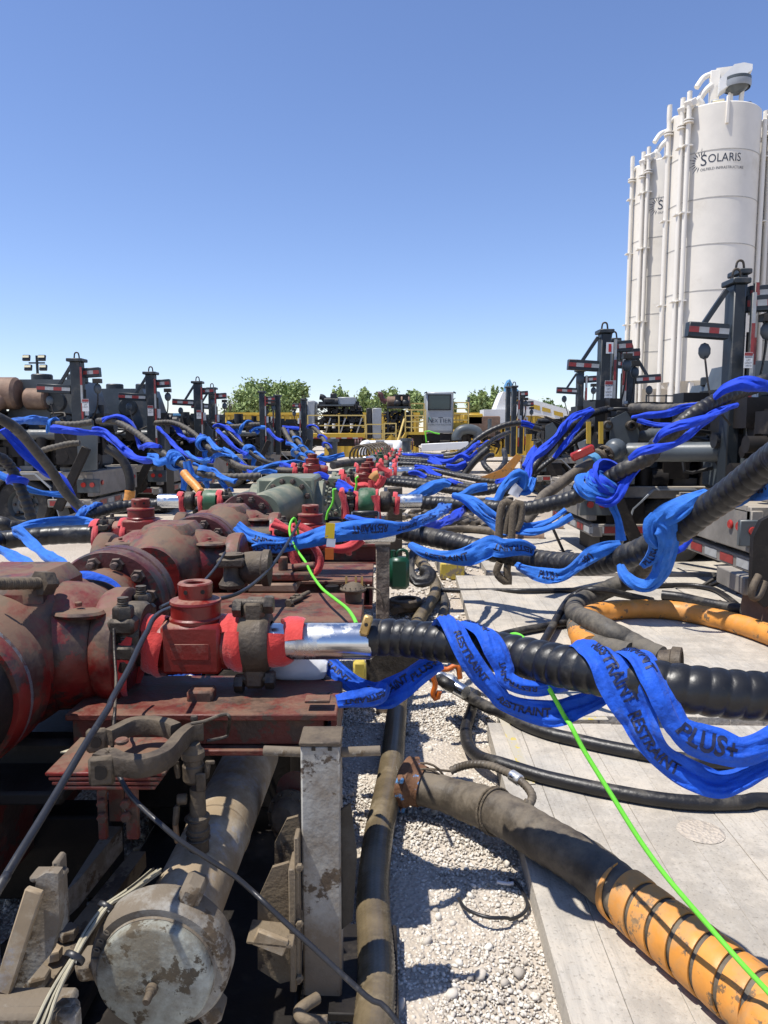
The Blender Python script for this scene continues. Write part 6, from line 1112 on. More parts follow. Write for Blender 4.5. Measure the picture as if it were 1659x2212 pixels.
strap('blue RESTRAINT sling dropping from under the chrome pipe and rising to the nearest hose', pts_w([('Z2', 430, 1310, 3.05, .8), ('Z2', 520, 1295, 2.95, .9), ('Z2', 610, 1360, 2.88, .8), ('Z2', 720, 1450, 2.85, .8), ('Z2', 830, 1500, 2.82, .9), ('Z2', 930, 1490, 2.80, 1.1), ('Z2', 1050, 1420, 2.78, 1.1), ('Z2', 1150, 1340, 2.78, 1), ('Z2', 1240, 1290, 2.80, .8)]), .15, BLUE, .012, .10, 1, 15, .014,
      [(TX, .26, False, .062, .0), (TX, .66, False, .062, -.2), ('PLUS+', .90, False, .062, .1)], 'sling', 'sling', 'blue restraint slings')
strap('blue sling tail lying along the end of the nearest red beam', pts_w([('Z2', 600, 1545, 2.6, .7), ('Z2', 680, 1530, 2.62, .9), ('Z2', 780, 1520, 2.66, 1), ('Z2', 870, 1500, 2.72, .8), ('Z2', 900, 1440, 2.75, .6)]), .11, BLUE, .012, .12, 2, 13, .014, [(TX, .45, True, .055, 0)], 'sling', 'sling', 'blue restraint slings')
strap('blue sling seen through the gap under the nearest valve', pts_w([('Z1', 1050, 1130, 3.1, 1), ('Z1', 1120, 1118, 3.05, 1), ('Z1', 1180, 1105, 3.0, .8), ('Z1', 1260, 1130, 3.0, .6)]), .08, BLUE, .015, .12, 3, 9, .012, None, 'sling', 'sling', 'blue restraint slings')
strap('blue sling twisting over the nearest hose and sagging to a low loop, left strand', pts_w([('Z2', 1250, 1110, 2.66, .9, (0, .2, 1)), ('Z2', 1290, 1040, 2.60, 1, (0, -.5, 1)), ('Z2', 1340, 1110, 2.50, 1.1, (0, -1, .6)), ('Z2', 1400, 1230, 2.44, 1), ('Z2', 1490, 1370, 2.42, .95), ('Z2', 1590, 1480, 2.40, .9), ('Z3', 20, 1545, 2.40, .9), ('Z3', 170, 1600, 2.38, .9), ('Z3', 340, 1620, 2.36, .85), ('Z3', 480, 1575, 2.36, .8), ('Z3', 600, 1520, 2.36, .8), ('Z3', 700, 1450, 2.40, .7)]), .118, BLUE, .010, .085, 4, 17, .013,
      [(TX, .34, False, .056, -.15), (TX, .62, False, .056, 0)], 'sling', 'sling', 'blue restraint slings')
strap('blue sling twisting over the nearest hose, right strand with faint print', pts_w([('Z2', 1370, 1090, 2.62, .8, (0, .2, 1)), ('Z2', 1430, 1080, 2.56, 1, (0, -.5, 1)), ('Z2', 1530, 1120, 2.48, 1.2, (0, -1, .8)), ('Z2', 1590, 1220, 2.42, 1.1), ('Z2', 1640, 1330, 2.40, .9), ('Z3', 30, 1400, 2.38, .8), ('Z3', 120, 1450, 2.36, .8), ('Z3', 230, 1465, 2.36, .8), ('Z3', 330, 1440, 2.38, .8), ('Z3', 420, 1420, 2.42, .7)]), .115, BLUE, .010, .085, 5, 17, .013, [(TX, .16, True, .05, .2), (TX, .62, True, .05, 0)], 'sling', 'sling', 'blue restraint slings')
strap('broad blue RESTRAINT sling over the nearest hose at right, left strand', pts_w([('Z3', 440, 1230, 2.36, .8, (0, .1, 1)), ('Z3', 510, 1200, 2.30, 1, (0, -.4, 1)), ('Z3', 620, 1270, 2.18, 1.25, (0, -1, .8)), ('Z3', 700, 1390, 2.13, 1.3), ('Z3', 770, 1510, 2.10, 1.2), ('Z3', 850, 1640, 2.08, 1.1), ('Z5', 890, 170, 2.06, 1.05), ('Z5', 960, 280, 2.05, 1.0), ('Z5', 1060, 370, 2.04, 1.0), ('Z5', 1200, 450, 2.03, .95), ('Z5', 1350, 500, 2.02, .9), ('Z5', 1480, 470, 2.0, .8), ('Z5', 1600, 400, 1.99, .9), ('Z5', 1740, 330, 1.98, 1)]), .118, BLUE, .010, .085, 6, 17, .013,
      [(TX, .28, False, .062, -.1), (TX, .54, False, .062, .1)], 'sling', 'sling', 'blue restraint slings')
strap('broad blue sling over the nearest hose at right lettered PLUS+, right strand', pts_w([('Z3', 700, 1290, 2.30, .8, (0, .1, 1)), ('Z3', 790, 1240, 2.22, 1, (0, -.4, 1)), ('Z3', 880, 1290, 2.12, 1.5, (0, -1, .8)), ('Z3', 950, 1400, 2.06, 1.5), ('Z3', 1010, 1530, 2.03, 1.35), ('Z3', 1070, 1650, 2.02, 1.1), ('Z5', 1110, 150, 2.01, 1.0), ('Z5', 1200, 215, 2.0, 1.25), ('Z5', 1340, 260, 1.99, 1.35), ('Z5', 1480, 300, 1.98, 1.1), ('Z5', 1600, 270, 1.97, 1.0), ('Z5', 1740, 200, 1.96, 1)]), .115, BLUE, .010, .075, 7, 17, .013,
      [('PLUS+', .70, False, .095, .0), (TX, .22, False, .06, .1)], 'sling', 'sling', 'blue restraint slings')
# ---- row 2 hose
H2 = PP('Z2', [(960, 470, 5.55), (1060, 495, 5.5), (1180, 520, 5.4), (1300, 545, 5.3), (1420, 575, 5.2), (1560, 610, 5.1)])+PP('Z3', [(60, 635, 5.0), (250, 668, 4.75), (450, 690, 4.5), (600, 685, 4.3), (750, 650, 4.1), (900, 592, 3.95), (1100, 480, 3.75), (1250, 365, 3.6), (1400, 262, 3.45), (1550, 145, 3.3), (1700, 30, 3.15), (1850, -70, 3.0)])+EX((2.3, 3.4, 2.1), (3.3, 4.8, 2.2), (4.2, 6.6, 2.05), (4.6, 7.6, 1.9))
hose('long black spiral guarded hose sagging from the second outlet up to the right edge', H2, .0690, RUBD, .056, .12, 28, .5, spp=9)
strap('blue RESTRAINT sling stretched between the maroon flange and second hose', pts_w([('Z2', -20, 450, 4.9, .9), ('Z2', 60, 510, 4.85, .9), ('Z2', 180, 545, 4.8, .9), ('Z2', 320, 560, 4.8, .9), ('Z2', 450, 530, 4.85, 1), ('Z2', 560, 500, 4.85, 1.1), ('Z2', 700, 480, 4.9, 1.4), ('Z2', 850, 470, 5.0, 1.4), ('Z2', 990, 465, 5.1, 1.1), ('Z2', 1080, 440, 5.3, .8), ('Z2', 1180, 400, 5.6, .7), ('Z2', 1270, 355, 6.1, .7)]), .16, BLUE2, .02, .10, 8, 13, .02,
      [(TX, .13, True, .085, 0), (TX, .42, True, .085, 0), (TX, .58, True, .085, 0), (TX, .74, True, .085, 0)], 'sling', 'sling', 'blue restraint slings')
strap('lower blue RESTRAINT sling under the hanging red loop', pts_w([('Z2', 85, 600, 4.75, .9), ('Z2', 150, 585, 4.75, 1), ('Z2', 250, 585, 4.78, 1), ('Z2', 380, 560, 4.82, .8)]), .12, BLUE2, .02, .10, 9, 9, .02, [(TX, .42, False, .085, 0)], 'sling', 'sling', 'blue restraint slings')
strap('blue sling sagging below the second hose with RESTRAINT lettering', pts_w([('Z2', 1060, 570, 5.1, .5), ('Z2', 1150, 620, 4.95, .8), ('Z2', 1280, 645, 4.85, 1), ('Z2', 1420, 640, 4.8, 1.1), ('Z2', 1560, 580, 4.75, 1.2), ('Z3', 0, 590, 4.7, 1.1), ('Z3', 120, 585, 4.7, .9), ('Z3', 200, 610, 4.75, .6)]), .17, BLUE2, .02, .09, 10, 13, .02, [(TX, .36, False, .09, .1), (TX, .85, True, .08, 0)], 'sling', 'sling', 'blue restraint slings')
strap('blue sling twisted under the lowest dip of the second hose', pts_w([('Z3', 100, 700, 4.8, .5), ('Z3', 180, 740, 4.6, .9), ('Z3', 300, 765, 4.45, 1.1), ('Z3', 400, 750, 4.35, 1), ('Z3', 480, 690, 4.25, 1), ('Z3', 560, 630, 4.15, 1), ('Z3', 650, 590, 4.1, .9), ('Z3', 740, 570, 4.1, .6)]), .14, BLUE2, .015, .09, 11, 13, .018, [('PLUS+', .40, False, .09, 0), ('US+', .78, True, .08, 0)], 'sling', 'sling', 'blue restraint slings')
strap('blue sling knotted round the second hose with a hanging loop', pts_w([('Z3', 745, 700, 4.0, .6), ('Z3', 770, 760, 3.95, .8), ('Z3', 840, 815, 3.9, .9), ('Z3', 920, 820, 3.86, .9), ('Z3', 985, 750, 3.82, .9), ('Z3', 1020, 650, 3.76, 1), ('Z3', 1040, 550, 3.70, 1.2), ('Z3', 1020, 460, 3.66, 1.3), ('Z3', 960, 430, 3.68, 1.2), ('Z3', 945, 510, 3.70, 1.1), ('Z3', 985, 570, 3.72, .9)]), .14, BLUE2, .012, .10, 12, 13, .02, None, 'sling', 'sling', 'blue restraint slings')
strap('blue PLUS sling running up beside the second hose from its knot', pts_w([('Z3', 880, 700, 3.86, .6), ('Z3', 945, 640, 3.78, 1), ('Z3', 970, 560, 3.74, 1.1), ('Z3', 950, 470, 3.70, 1.2), ('Z3', 1000, 400, 3.66, 1.2), ('Z3', 1090, 350, 3.62, 1.1), ('Z3', 1190, 290, 3.60, .9), ('Z3', 1280, 245, 3.62, .6)]), .13, BLUE2, .012, .10, 13, 13, .02, [('PLUS+', .16, False, .08, 0)], 'sling', 'sling', 'blue restraint slings')
strap('dark blue sling under the upper part of the second hose', pts_w([('Z3', 1040, 620, 3.85, .5), ('Z3', 1110, 570, 3.9, .8), ('Z3', 1170, 520, 3.9, .6)]), .12, BLUE3, .015, .10, 14, 9, .02, None, 'sling', 'sling', 'blue restraint slings')
strap('blue sling peeling away below the second hose at the right edge', pts_w([('Z3', 1400, 330, 3.55, .4), ('Z3', 1480, 280, 3.5, .9), ('Z3', 1560, 225, 3.4, 1.2), ('Z3', 1640, 200, 3.3, 1.3), ('Z3', 1740, 130, 3.2, 1.3)]), .13, BLUE2, .015, .10, 15, 11, .02, [('PLUS+', .60, False, .08, 0)], 'sling', 'sling', 'blue restraint slings')
# ---- row 3 hose up to the tall crane
H3 = PP('Z2', [(1130, 308, 7.4), (1250, 312, 7.35), (1400, 322, 7.2), (1560, 335, 7.0)])+PP('Z3', [(30, 345, 6.95), (170, 342, 6.9), (300, 315, 6.8), (420, 285, 6.7), (560, 225, 6.6), (680, 150, 6.5), (800, 80, 6.4)])+PP('Y4', [(900, 955, 6.4), (960, 870, 6.4), (1060, 790, 6.4), (1180, 690, 6.4), (1330, 600, 6.5), (1450, 545, 6.6), (1560, 510, 6.8), (1700, 480, 7)])+EX((4.3, 7.6, 2.05), (4.9, 8.1, 1.8))
hose('black hose from the green barrel valve climbing to the tallest right crane', H3, .069, RUBD, .062, .14, 22, .5)
slg = 'blue restraint slings'
strap('blue sling crossing over the third hose and hanging toward the coils', pts_w([('Z2', 1330, 260, 7.1, .8), ('Z2', 1400, 290, 7.0, 1.2), ('Z2', 1480, 360, 6.9, 1.2), ('Z2', 1560, 430, 6.8, 1), ('Z2', 1659, 490, 6.7, 1), ('Z3', 80, 480, 6.6, .9), ('Z3', 200, 490, 6.5, .9), ('Z3', 330, 450, 6.5, .9), ('Z3', 440, 390, 6.5, .7)]), .22, BLUE2, .03, .12, 16, 11, .03, None, 'sling', 'sling', slg)
strap('second blue strand hanging below the third hose', pts_w([('Z2', 1370, 270, 7.1, .8), ('Z2', 1470, 300, 7.0, 1.1), ('Z2', 1560, 370, 6.9, 1), ('Z2', 1640, 420, 6.8, .9), ('Z3', 60, 440, 6.7, .9), ('Z3', 180, 455, 6.6, .9), ('Z3', 300, 420, 6.6, .8), ('Z3', 400, 350, 6.6, .7)]), .20, BLUE2, .03, .12, 17, 11, .03, None, 'sling', 'sling', slg)
strap('blue sling rising from the second row to the fourth hose', pts_w([('Z2', 1080, 440, 5.9, .8), ('Z2', 1170, 400, 6.3, .9), ('Z2', 1260, 345, 6.8, 1), ('Z2', 1300, 330, 7.2, .6)]), .17, BLUE2, .03, .12, 18, 9, .03, None, 'sling', 'sling', slg)
strap('blue strand curving from the second row below the third hose', pts_w([('Z2', 1120, 460, 5.9, .8), ('Z2', 1240, 440, 6.3, .9), ('Z2', 1340, 390, 6.8, 1), ('Z2', 1400, 340, 7.2, .6)]), .15, BLUE3, .03, .12, 19, 9, .03, None, 'sling', 'sling', slg)
knot('blue knot bundled on the third hose beside the truck wheel', H3, .315, .08, .28, BLUE2, 3); knot('darker blue wraps tightening the same knot on the third hose', H3, .328, .085, .22, BLUE3, 4, 0)
strap('dark blue strand from the knot up beneath the third hose', pts_w([('Z3', 590, 290, 6.45, .9), ('Z3', 670, 310, 6.4, 1), ('Z3', 730, 260, 6.4, 1), ('Z3', 780, 170, 6.4, .8), ('Z3', 850, 90, 6.4, .7)]), .16, BLUE3, .03, .14, 23, 9, .03, None, 'sling', 'sling', slg)
strap('royal blue sling wrapped over the climbing hose at the gray pipe', pts_w([('Y4', 780, 965, 6.3, .5), ('Y4', 850, 920, 6.2, 1), ('Y4', 950, 900, 6.15, 1.1), ('Y4', 1060, 875, 6.15, .9), ('Y4', 1150, 820, 6.2, .9), ('Y4', 1250, 730, 6.3, .9), ('Y4', 1350, 660, 6.4, .9), ('Y4', 1460, 625, 6.5, .7)]), .20, BLUE3, .03, .12, 24, 11, .03, None, 'sling', 'sling', slg)
strap('royal blue sling crossing in front of the climbing hose', pts_w([('Y4', 940, 860, 6.3, .5), ('Y4', 990, 800, 6.2, .8), ('Y4', 1080, 760, 6.15, 1.1), ('Y4', 1180, 735, 6.15, 1.1), ('Y4', 1290, 700, 6.2, .8), ('Y4', 1400, 650, 6.3, .6)]), .22, BLUE3, .03, .12, 25, 11, .03, None, 'sling', 'sling', slg)
strap('large blue sling draped over the top of the climbing hose at the right edge', pts_w([('Y4', 1320, 575, 6.4, .5), ('Y4', 1390, 520, 6.3, 1), ('Y4', 1480, 490, 6.25, 1.2), ('Y4', 1570, 495, 6.25, 1.3), ('Y4', 1720, 520, 6.3, 1.2)]), .26, BLUE3, .03, .12, 26, 11, .03, None, 'sling', 'sling', slg)
# ---- row 4.. hoses to the second crane block
H4 = PP('Y3', [(500, 945, 9.6), (600, 955, 9.6), (700, 965, 9.5), (850, 985, 9.4), (1000, 1010, 9.2), (1150, 1025, 9.1), (1300, 1020, 9), (1400, 990, 9), (1480, 945, 9.1), (1570, 880, 9.2)])+PP('Y4', [(130, 1080, 9.3), (180, 1010, 9.4), (260, 910, 9.5), (350, 810, 9.7), (440, 735, 10), (540, 680, 10.3), (650, 650, 10.6), (760, 640, 10.8)])
hose('black hose from the fourth outlet rising to the second crane block', H4, .050, RUBD, .06, .16, 18, .5)
strap('bright blue knot hanging on the rising fourth hose', pts_w([('Y3', 1300, 1080, 8.9, .6), ('Y3', 1370, 1095, 8.8, .9), ('Y3', 1420, 1000, 8.8, 1), ('Y3', 1490, 930, 8.8, 1.2), ('Y3', 1560, 890, 8.8, 1.4), ('Y3', 1580, 960, 8.8, 1.2), ('Y3', 1540, 1010, 8.8, .9), ('Y3', 1620, 1020, 8.8, .9), ('Y3', 1659, 920, 8.9, .9)]), .30, BLUE2, .04, .16, 27, 11, .05, None, 'sling', 'sling', slg)
strap('blue sling twisted along the middle of the fourth hose', pts_w([('Y3', 1040, 1065, 9.2, .5), ('Y3', 1120, 1040, 9.0, 1), ('Y3', 1200, 1000, 8.9, 1.2), ('Y3', 1300, 985, 8.9, .9)]), .28, BLUE2, .04, .12, 28, 11, .04, None, 'sling', 'sling', slg)
strap('blue sling sheets hanging off the left of the fourth hose', pts_w([('Y3', 690, 1055, 9.4, .5), ('Y3', 770, 1030, 9.2, .9), ('Y3', 870, 980, 9.1, 1.2), ('Y3', 960, 955, 9.0, 1.3), ('Y3', 1010, 970, 9.0, .8)]), .30, BLUE2, .04, .12, 29, 11, .04, None, 'sling', 'sling', slg)
strap('second blue strand below the left of the fourth hose', pts_w([('Y3', 820, 1060, 9.3, .5), ('Y3', 880, 1025, 9.1, .9), ('Y3', 950, 975, 9.0, .9)]), .22, BLUE2, .04, .12, 30, 9, .04, None, 'sling', 'sling', slg)
strap('royal blue sling spiralling up the steep part of the fourth hose', pts_w([('Y4', 60, 1190, 8.9, .9), ('Y4', 120, 1120, 8.9, 1), ('Y4', 150, 1000, 9.1, 1), ('Y4', 210, 930, 9.2, 1.1), ('Y4', 310, 840, 9.4, 1), ('Y4', 360, 770, 9.5, 1.2), ('Y4', 430, 700, 9.7, 1.2), ('Y4', 540, 655, 9.9, .8)]), .27, BLUE3, .04, .14, 31, 11, .04, None, 'sling', 'sling', slg)
strap('royal blue strand trailing right of the steep fourth hose', pts_w([('Y4', 300, 960, 9.4, .7), ('Y4', 350, 900, 9.4, .9), ('Y4', 420, 810, 9.6, .8), ('Y4', 480, 730, 9.8, 1), ('Y4', 545, 660, 10, .7)]), .22, BLUE3, .04, .14, 32, 9, .04, None, 'sling', 'sling', slg)
strap('white yellow label tag and strap end under the blue knot', pts_w([('Y4', 40, 1200, 8.7, 1), ('Y4', 55, 1170, 8.7, 1), ('Y4', 80, 1140, 8.7, 1)]), .12, SHEETW, .03, .05, 33, 7, .02, None, 'tag', 'tag')
H4b = PP('Y4', [(170, 1060, 10.2), (300, 960, 10.3), (420, 860, 10.5), (500, 790, 10.7), (580, 745, 11)]); hose('thinner black hose parallel to the steep fourth hose', H4b, .036, RUBD, .05, .12, 14, .5)
H5 = PP('Y3', [(620, 850, 12), (760, 860, 12), (900, 865, 11.9), (1050, 895, 11.7), (1200, 925, 11.5), (1350, 945, 11.4), (1480, 940, 11.4), (1580, 900, 11.6), (1700, 840, 12)]); hose('black spiral hose of the fifth outlet running right in a shallow sag', H5, .040, RUBD, .06, .16, 14, .5)
H6 = PP('Y3', [(640, 885, 11), (780, 895, 11), (900, 920, 10.8), (1050, 950, 10.5), (1200, 980, 10.3), (1330, 985, 10.2), (1420, 965, 10.2), (1500, 930, 10.3)]); hose('black spiral hose just below the fifth one', H6, .044, RUBD, .06, .16, 14, .5)
H7 = PP('Y3', [(620, 790, 15), (760, 795, 15), (900, 805, 15), (1050, 800, 14.6), (1150, 770, 14.5), (1220, 720, 14.6), (1290, 660, 15), (1380, 600, 15.5), (1470, 560, 16)]); hose('black hose of the sixth outlet rising past the grey elbow', H7, .045, RUBD, .08, .16, 12, .5)
H8 = PP('Y3', [(1110, 900, 13), (1150, 850, 13), (1190, 800, 13), (1250, 740, 13), (1310, 690, 13)]); hose('smooth dark hose slanting up to the red handled valve', H8, .065, RUBD, .2, .02, 14)
H9 = PP('Y3', [(1090, 760, 18), (1150, 690, 18), (1220, 620, 18), (1310, 560, 18), (1400, 520, 18), (1470, 500, 18), (1560, 490, 18)]); hose('long dark hose arching up to the far crane', H9, .07, RUBD, .12, .1, 12)
H10 = PP('Y3', [(1570, 500, 19), (1640, 520, 19), (1720, 540, 19)]); hose('short dark hose leaving the far crane to the right', H10, .07, RUBD, .12, .08, 12)
H11 = PP('Y3', [(600, 755, 18), (720, 765, 18), (850, 780, 18), (980, 790, 18), (1100, 770, 17.5), (1180, 720, 17)]); hose('black hose of the seventh outlet below the white steel beam', H11, .05, RUBD, .09, .16, 10, .5)
for i, (L, w_, lab) in enumerate((([(700, 880, 10.8), (760, 880, 10.7), (820, 920, 10.6)], .24, 'royal blue sling sheet over the chrome of the fifth outlet'), ([(740, 835, 11.7), (820, 840, 11.6), (880, 890, 11.5), (940, 915, 11.4)], .26, 'royal blue sling sheet left end of the fifth hose'), ([(1010, 940, 10.4), (1050, 960, 10.3), (1100, 980, 10.3)], .22, 'royal blue patch of webbing between the two shallow hoses'),
     ([(850, 780, 14.5), (900, 800, 14.3), (960, 840, 14), (1040, 850, 14), (1130, 830, 14), (1200, 780, 14)], .26, 'blue sling sagging under the sixth hose'), ([(880, 770, 14.6), (950, 790, 14.4), (1030, 780, 14.3), (1100, 740, 14.3), (1160, 770, 14.2), (1220, 720, 14.4)], .28, 'blue sling bunched along the sixth hose'), ([(1240, 690, 15), (1300, 640, 15.5), (1370, 610, 15.7), (1430, 580, 16)], .24, 'blue sling beside the rising sixth hose'), ([(1560, 490, 18.5), (1620, 500, 18.5), (1659, 520, 18.5)], .45, 'blue sling bunch right of the far crane'), ([(640, 735, 19), (720, 740, 19), (800, 735, 19)], .25, 'faint blue sling in front of the stairs'), ([(-10, 760, 17), (60, 770, 17), (130, 750, 17), (190, 735, 17)], .3, 'blue sling pile left of the grey stand pipe'))):
    strap(lab, pts_w([('Y3', x, y, d) for x, y, d in L]), w_, BLUE3 if i != 8 else BLUE2, .05, .15, 60+i, 9, .05, None, 'sling', 'sling', slg)
Hg = PP('Y3', [(100, 820, 12.2), (180, 805, 12.5), (260, 795, 12.8), (340, 785, 13.1), (400, 775, 13.4)]); hose('grey taped hose lying on the olive manifold', Hg, .065, RUBG, .12, .03, 18); k = MB(); k.cyl(Hg[-2], Hg[-1]+(Hg[-1]-Hg[-2])*.2, .072, n=24, bev=.02); k.obj('hose_ferrule', CHROME, None, 'shiny ferrule on the end of the grey taped hose', 'ferrule')
# right crane block area
H12 = PP('Y4', [(790, 645, 9.6), (880, 645, 9.4), (980, 650, 9.2), (1080, 648, 9), (1180, 640, 8.8), (1280, 630, 8.8)]); hose('horizontal grey black hose between the crane blocks', H12, .062, RUBG, .08, .1, 18, .5)
strap('royal blue sling under the horizontal hose between the crane blocks', pts_w([('Y4', 800, 700, 9, .6), ('Y4', 900, 690, 8.8, 1), ('Y4', 1020, 680, 8.7, 1), ('Y4', 1120, 640, 8.6, 1.1), ('Y4', 1230, 620, 8.5, .8)]), .22, BLUE3, .04, .12, 70, 11, .04, None, 'sling', 'sling', slg)
strap('second royal blue sling sagging below the horizontal hose', pts_w([('Y4', 830, 720, 9.1, .7), ('Y4', 950, 750, 9, .9), ('Y4', 1080, 750, 8.9, .9), ('Y4', 1200, 730, 8.8, .8)]), .2, BLUE3, .04, .12, 71, 9, .04, None, 'sling', 'sling', slg)
t = thing('hose_clamp_block', 'black steel hose clamp block hanging at the second right crane', 'clamp block', P('Y4', 740, 800, 10)); c = P('Y4', 740, 650, 10)
for dz, sx, sz in ((0, .34, .04), (-.06, .26, .08), (-.13, .36, .04), (-.24, .44, .12)): MB().box(c+Vector((0, 0, dz)), (sx, .25, sz), None, .01).obj('plate', BLACKM if dz > -.3 else GREYP, t)
for x in (640, 790, 870): MB().ring(P('Y4', x, 755, 9.8), (0, 1, 0), .065, .035, .1, 20, .008).obj('pipe_end', STEEL, t)
k = MB().box(P('Y4', 740, 1020, 10.05), (.26, .2, 1.3), None, .02).obj('stand', DARKM, t)
for x, col in ((520, YEL), (598, YEL)): MB().bar(P('Y4', x, 730, 9.6), P('Y4', x, 870, 9.6), .05, .05).obj('yellow_strip', col, t)
t = thing('grey_discharge_pipe', 'long horizontal grey pipe on the second right truck with a swivel elbow', 'pipe', P('Y4', 1200, 920, 8.6)); MB().cyl(P('Y4', 760, 925, 9.0), P('Y4', 1470, 920, 8.4), .115, n=26, bev=.02).obj('pipe_barrel', GREYP, t); MB().ball(P('Y4', 690, 905, 8.9), .13, 20).obj('swivel_ball', GREYP, t); MB().cyl(P('Y4', 690, 905, 8.85), P('Y4', 620, 960, 8.7), .085, n=20).obj('elbow_arm', GREYP, t)
t = thing('hose_coupler', 'dusty coupler with blue band and red lever on the grey hose', 'coupler', P('Y4', 580, 980, 8.6)); a, b_ = P('Y4', 640, 935, 8.65), P('Y4', 520, 1000, 8.5); d = (b_-a).normalized()
MB().lathe(a, d, [(0, 0), (.105, 0), (.12, .02), (.12, .05), (.085, .06), (.085, .12), (.12, .13), (.12, .17), (.085, .19), (0, .2)], 22).obj('coupler_body', STEELD, t); MB().lathe(a+d*.2, d, [(0, 0), (.10, 0), (.10, .1), (0, .1)], 24).obj('blue_band', LBLUE, t); MB().bar(P('Y4', 410, 960, 8.4), P('Y4', 555, 895, 8.4), .06, .10, .02).obj('red_lever', LIGHTR, t)
for i in range(8): x, y, z = ortho(d); a_ = i*PI/4; MB().hexp(a+(x*math.cos(a_)+y*math.sin(a_))*.105+d*.04, d, .02, .05).obj('bolt', STEEL, t)
Hs = PP('Y4', [(540, 990, 8.5), (430, 1060, 8.4), (320, 1140, 8.2), (230, 1210, 8.0), (170, 1300, 7.8), (100, 1380, 7.6)]); hose('dusty tan hose slanting down from the blue banded coupler', Hs, .062, RUBT, .2, .015, 20)
# ---- ground hoses and coils on the mats at right
def ground_path(tag_, L, r, z=.1): return [G(tag_, p[0], p[1], z+r+(p[2] if len(p) > 2 else 0)) for p in L]
gz = .1
Hc = ground_path('Z3', [(930, 640, .55), (870, 720, .35), (780, 790, .15), (650, 850, .05), (540, 900, .03), (480, 935, .02), (455, 975, .02), (480, 1015, .06), (560, 1050, .12), (680, 1115, .1), (800, 1180, .04), (900, 1235, .02), (990, 1275, 0)], .09)
hose('grey black coil hose lying folded on the mat, ending in an open flange', Hc, .092, RUBG, .12, .06, 26, .5)
c = G('Z3', 1085, 1290, .21); k = MB(); k.lathe(c-Vector((.14, .05, 0)), (1, -.55, .05), [(0, 0), (.09, 0), (.10, .05), (.105, .08), (.125, .09), (.125, .15), (.10, .155), (.095, .06), (0, .05)], 32); k.obj('open_flange', STEELD, None, 'dusty open round coupling at the end of the grey coil hose', 'coupling')
Ho = ground_path('Z3', [(560, 1200), (500, 1150), (478, 1100), (480, 1060), (520, 1020), (600, 990), (700, 978), (800, 970), (920, 968), (1050, 975), (1200, 998), (1350, 1030), (1500, 1070), (1620, 1110), (1750, 1160)], .086)+EX((3.25, 5.35, .19), (3.4, 4.7, .19), (3.9, 4.2, .19))
hose('orange guarded hose curving in a wide arc on the mat at right', Ho, .088, ORANGE, .13, .05, 26, .35)
Hh = ground_path('Z3', [(470, 1070), (490, 1130), (540, 1170), (620, 1200), (700, 1225), (800, 1250)], .088); hose('grey hose under the orange arc, leading toward the nearest hose', Hh, .088, RUBG, .12, .05, 22, .5)
rope('thin black hose crossing the mat behind the orange arc', ground_path('Z2', [(1250, 850), (1400, 855), (1560, 853)], .03, .06)+ground_path('Z3', [(100, 855), (300, 853), (470, 848), (620, 830), (760, 835), (900, 828), (1060, 820), (1200, 822), (1320, 845), (1400, 890), (1465, 940)], .03), .027, RUBD, 12, .05, None or 'hose', 'hose')
rope('black hose arching from the nearest hose over the grey coil', ground_path('Z3', [(255, 1190), (300, 1110, .02), (360, 1000, .03), (420, 910, .05), (480, 870, .10), (540, 850, .16), (620, 852, .16), (720, 870, .12), (830, 895, .05), (940, 918, 0)], .045), .036, RUBD, 14, .05, 'hose', 'hose')
rope('straight black hose running left of the orange arc', ground_path('Z3', [(-60, 1155), (60, 1118), (200, 1090), (330, 1068), (450, 1050)], .04), .036, RUBD, 14, .05, 'hose', 'hose')
rope('stiff dark tube lying behind the orange arc', ground_path('Z3', [(1000, 880), (1120, 895), (1250, 925), (1380, 950), (1490, 965)], .05), .05, RUBD, 14, .06, 'hose', 'hose')
for i, (x, y, lab) in enumerate(((130, 520, 'left short rusty pipe lying on the dirt beyond the mats'), (205, 525, 'middle short rusty pipe on the dirt beyond the mats'), (330, 465, 'rear short rusty pipe on the dirt beyond the mats'))):
    c = G('Z3', x, y, .1); k = MB(); k.lathe(c+Vector((-.45, .1, 0)), (1, -.15, 0), [(0, .05), (.06, .05), (.06, .0), (.08, 0), (.08, .05), (.068, .06), (.068, .52), (.09, .54), (.09, .62), (.068, .62), (.06, .5), (0, .5)], 20); k.obj('short_pipe', RUST, None, lab, 'pipe')
# dark and olive tangle behind row 2
rope('dusty hose lying along the mat edge behind the second hose', ground_path('Z2', [(1190, 500), (1260, 480), (1400, 470), (1540, 480), (1640, 500)], .06), .065, RUBT, 14, .05, 'hose', 'hose')
rope('dark hose curling behind the second hose', ground_path('Z2', [(1280, 460), (1340, 430), (1430, 400), (1440, 370), (1400, 350)], .04), .045, RUBD, 10, .05, 'hose', 'hose')
rope('brown hose on the ground beneath the third hose', ground_path('Z2', [(1380, 440), (1460, 410), (1560, 430), (1659, 410), (1800, 400)], .05), .06, RUBT, 10, .05, 'hose', 'hose')
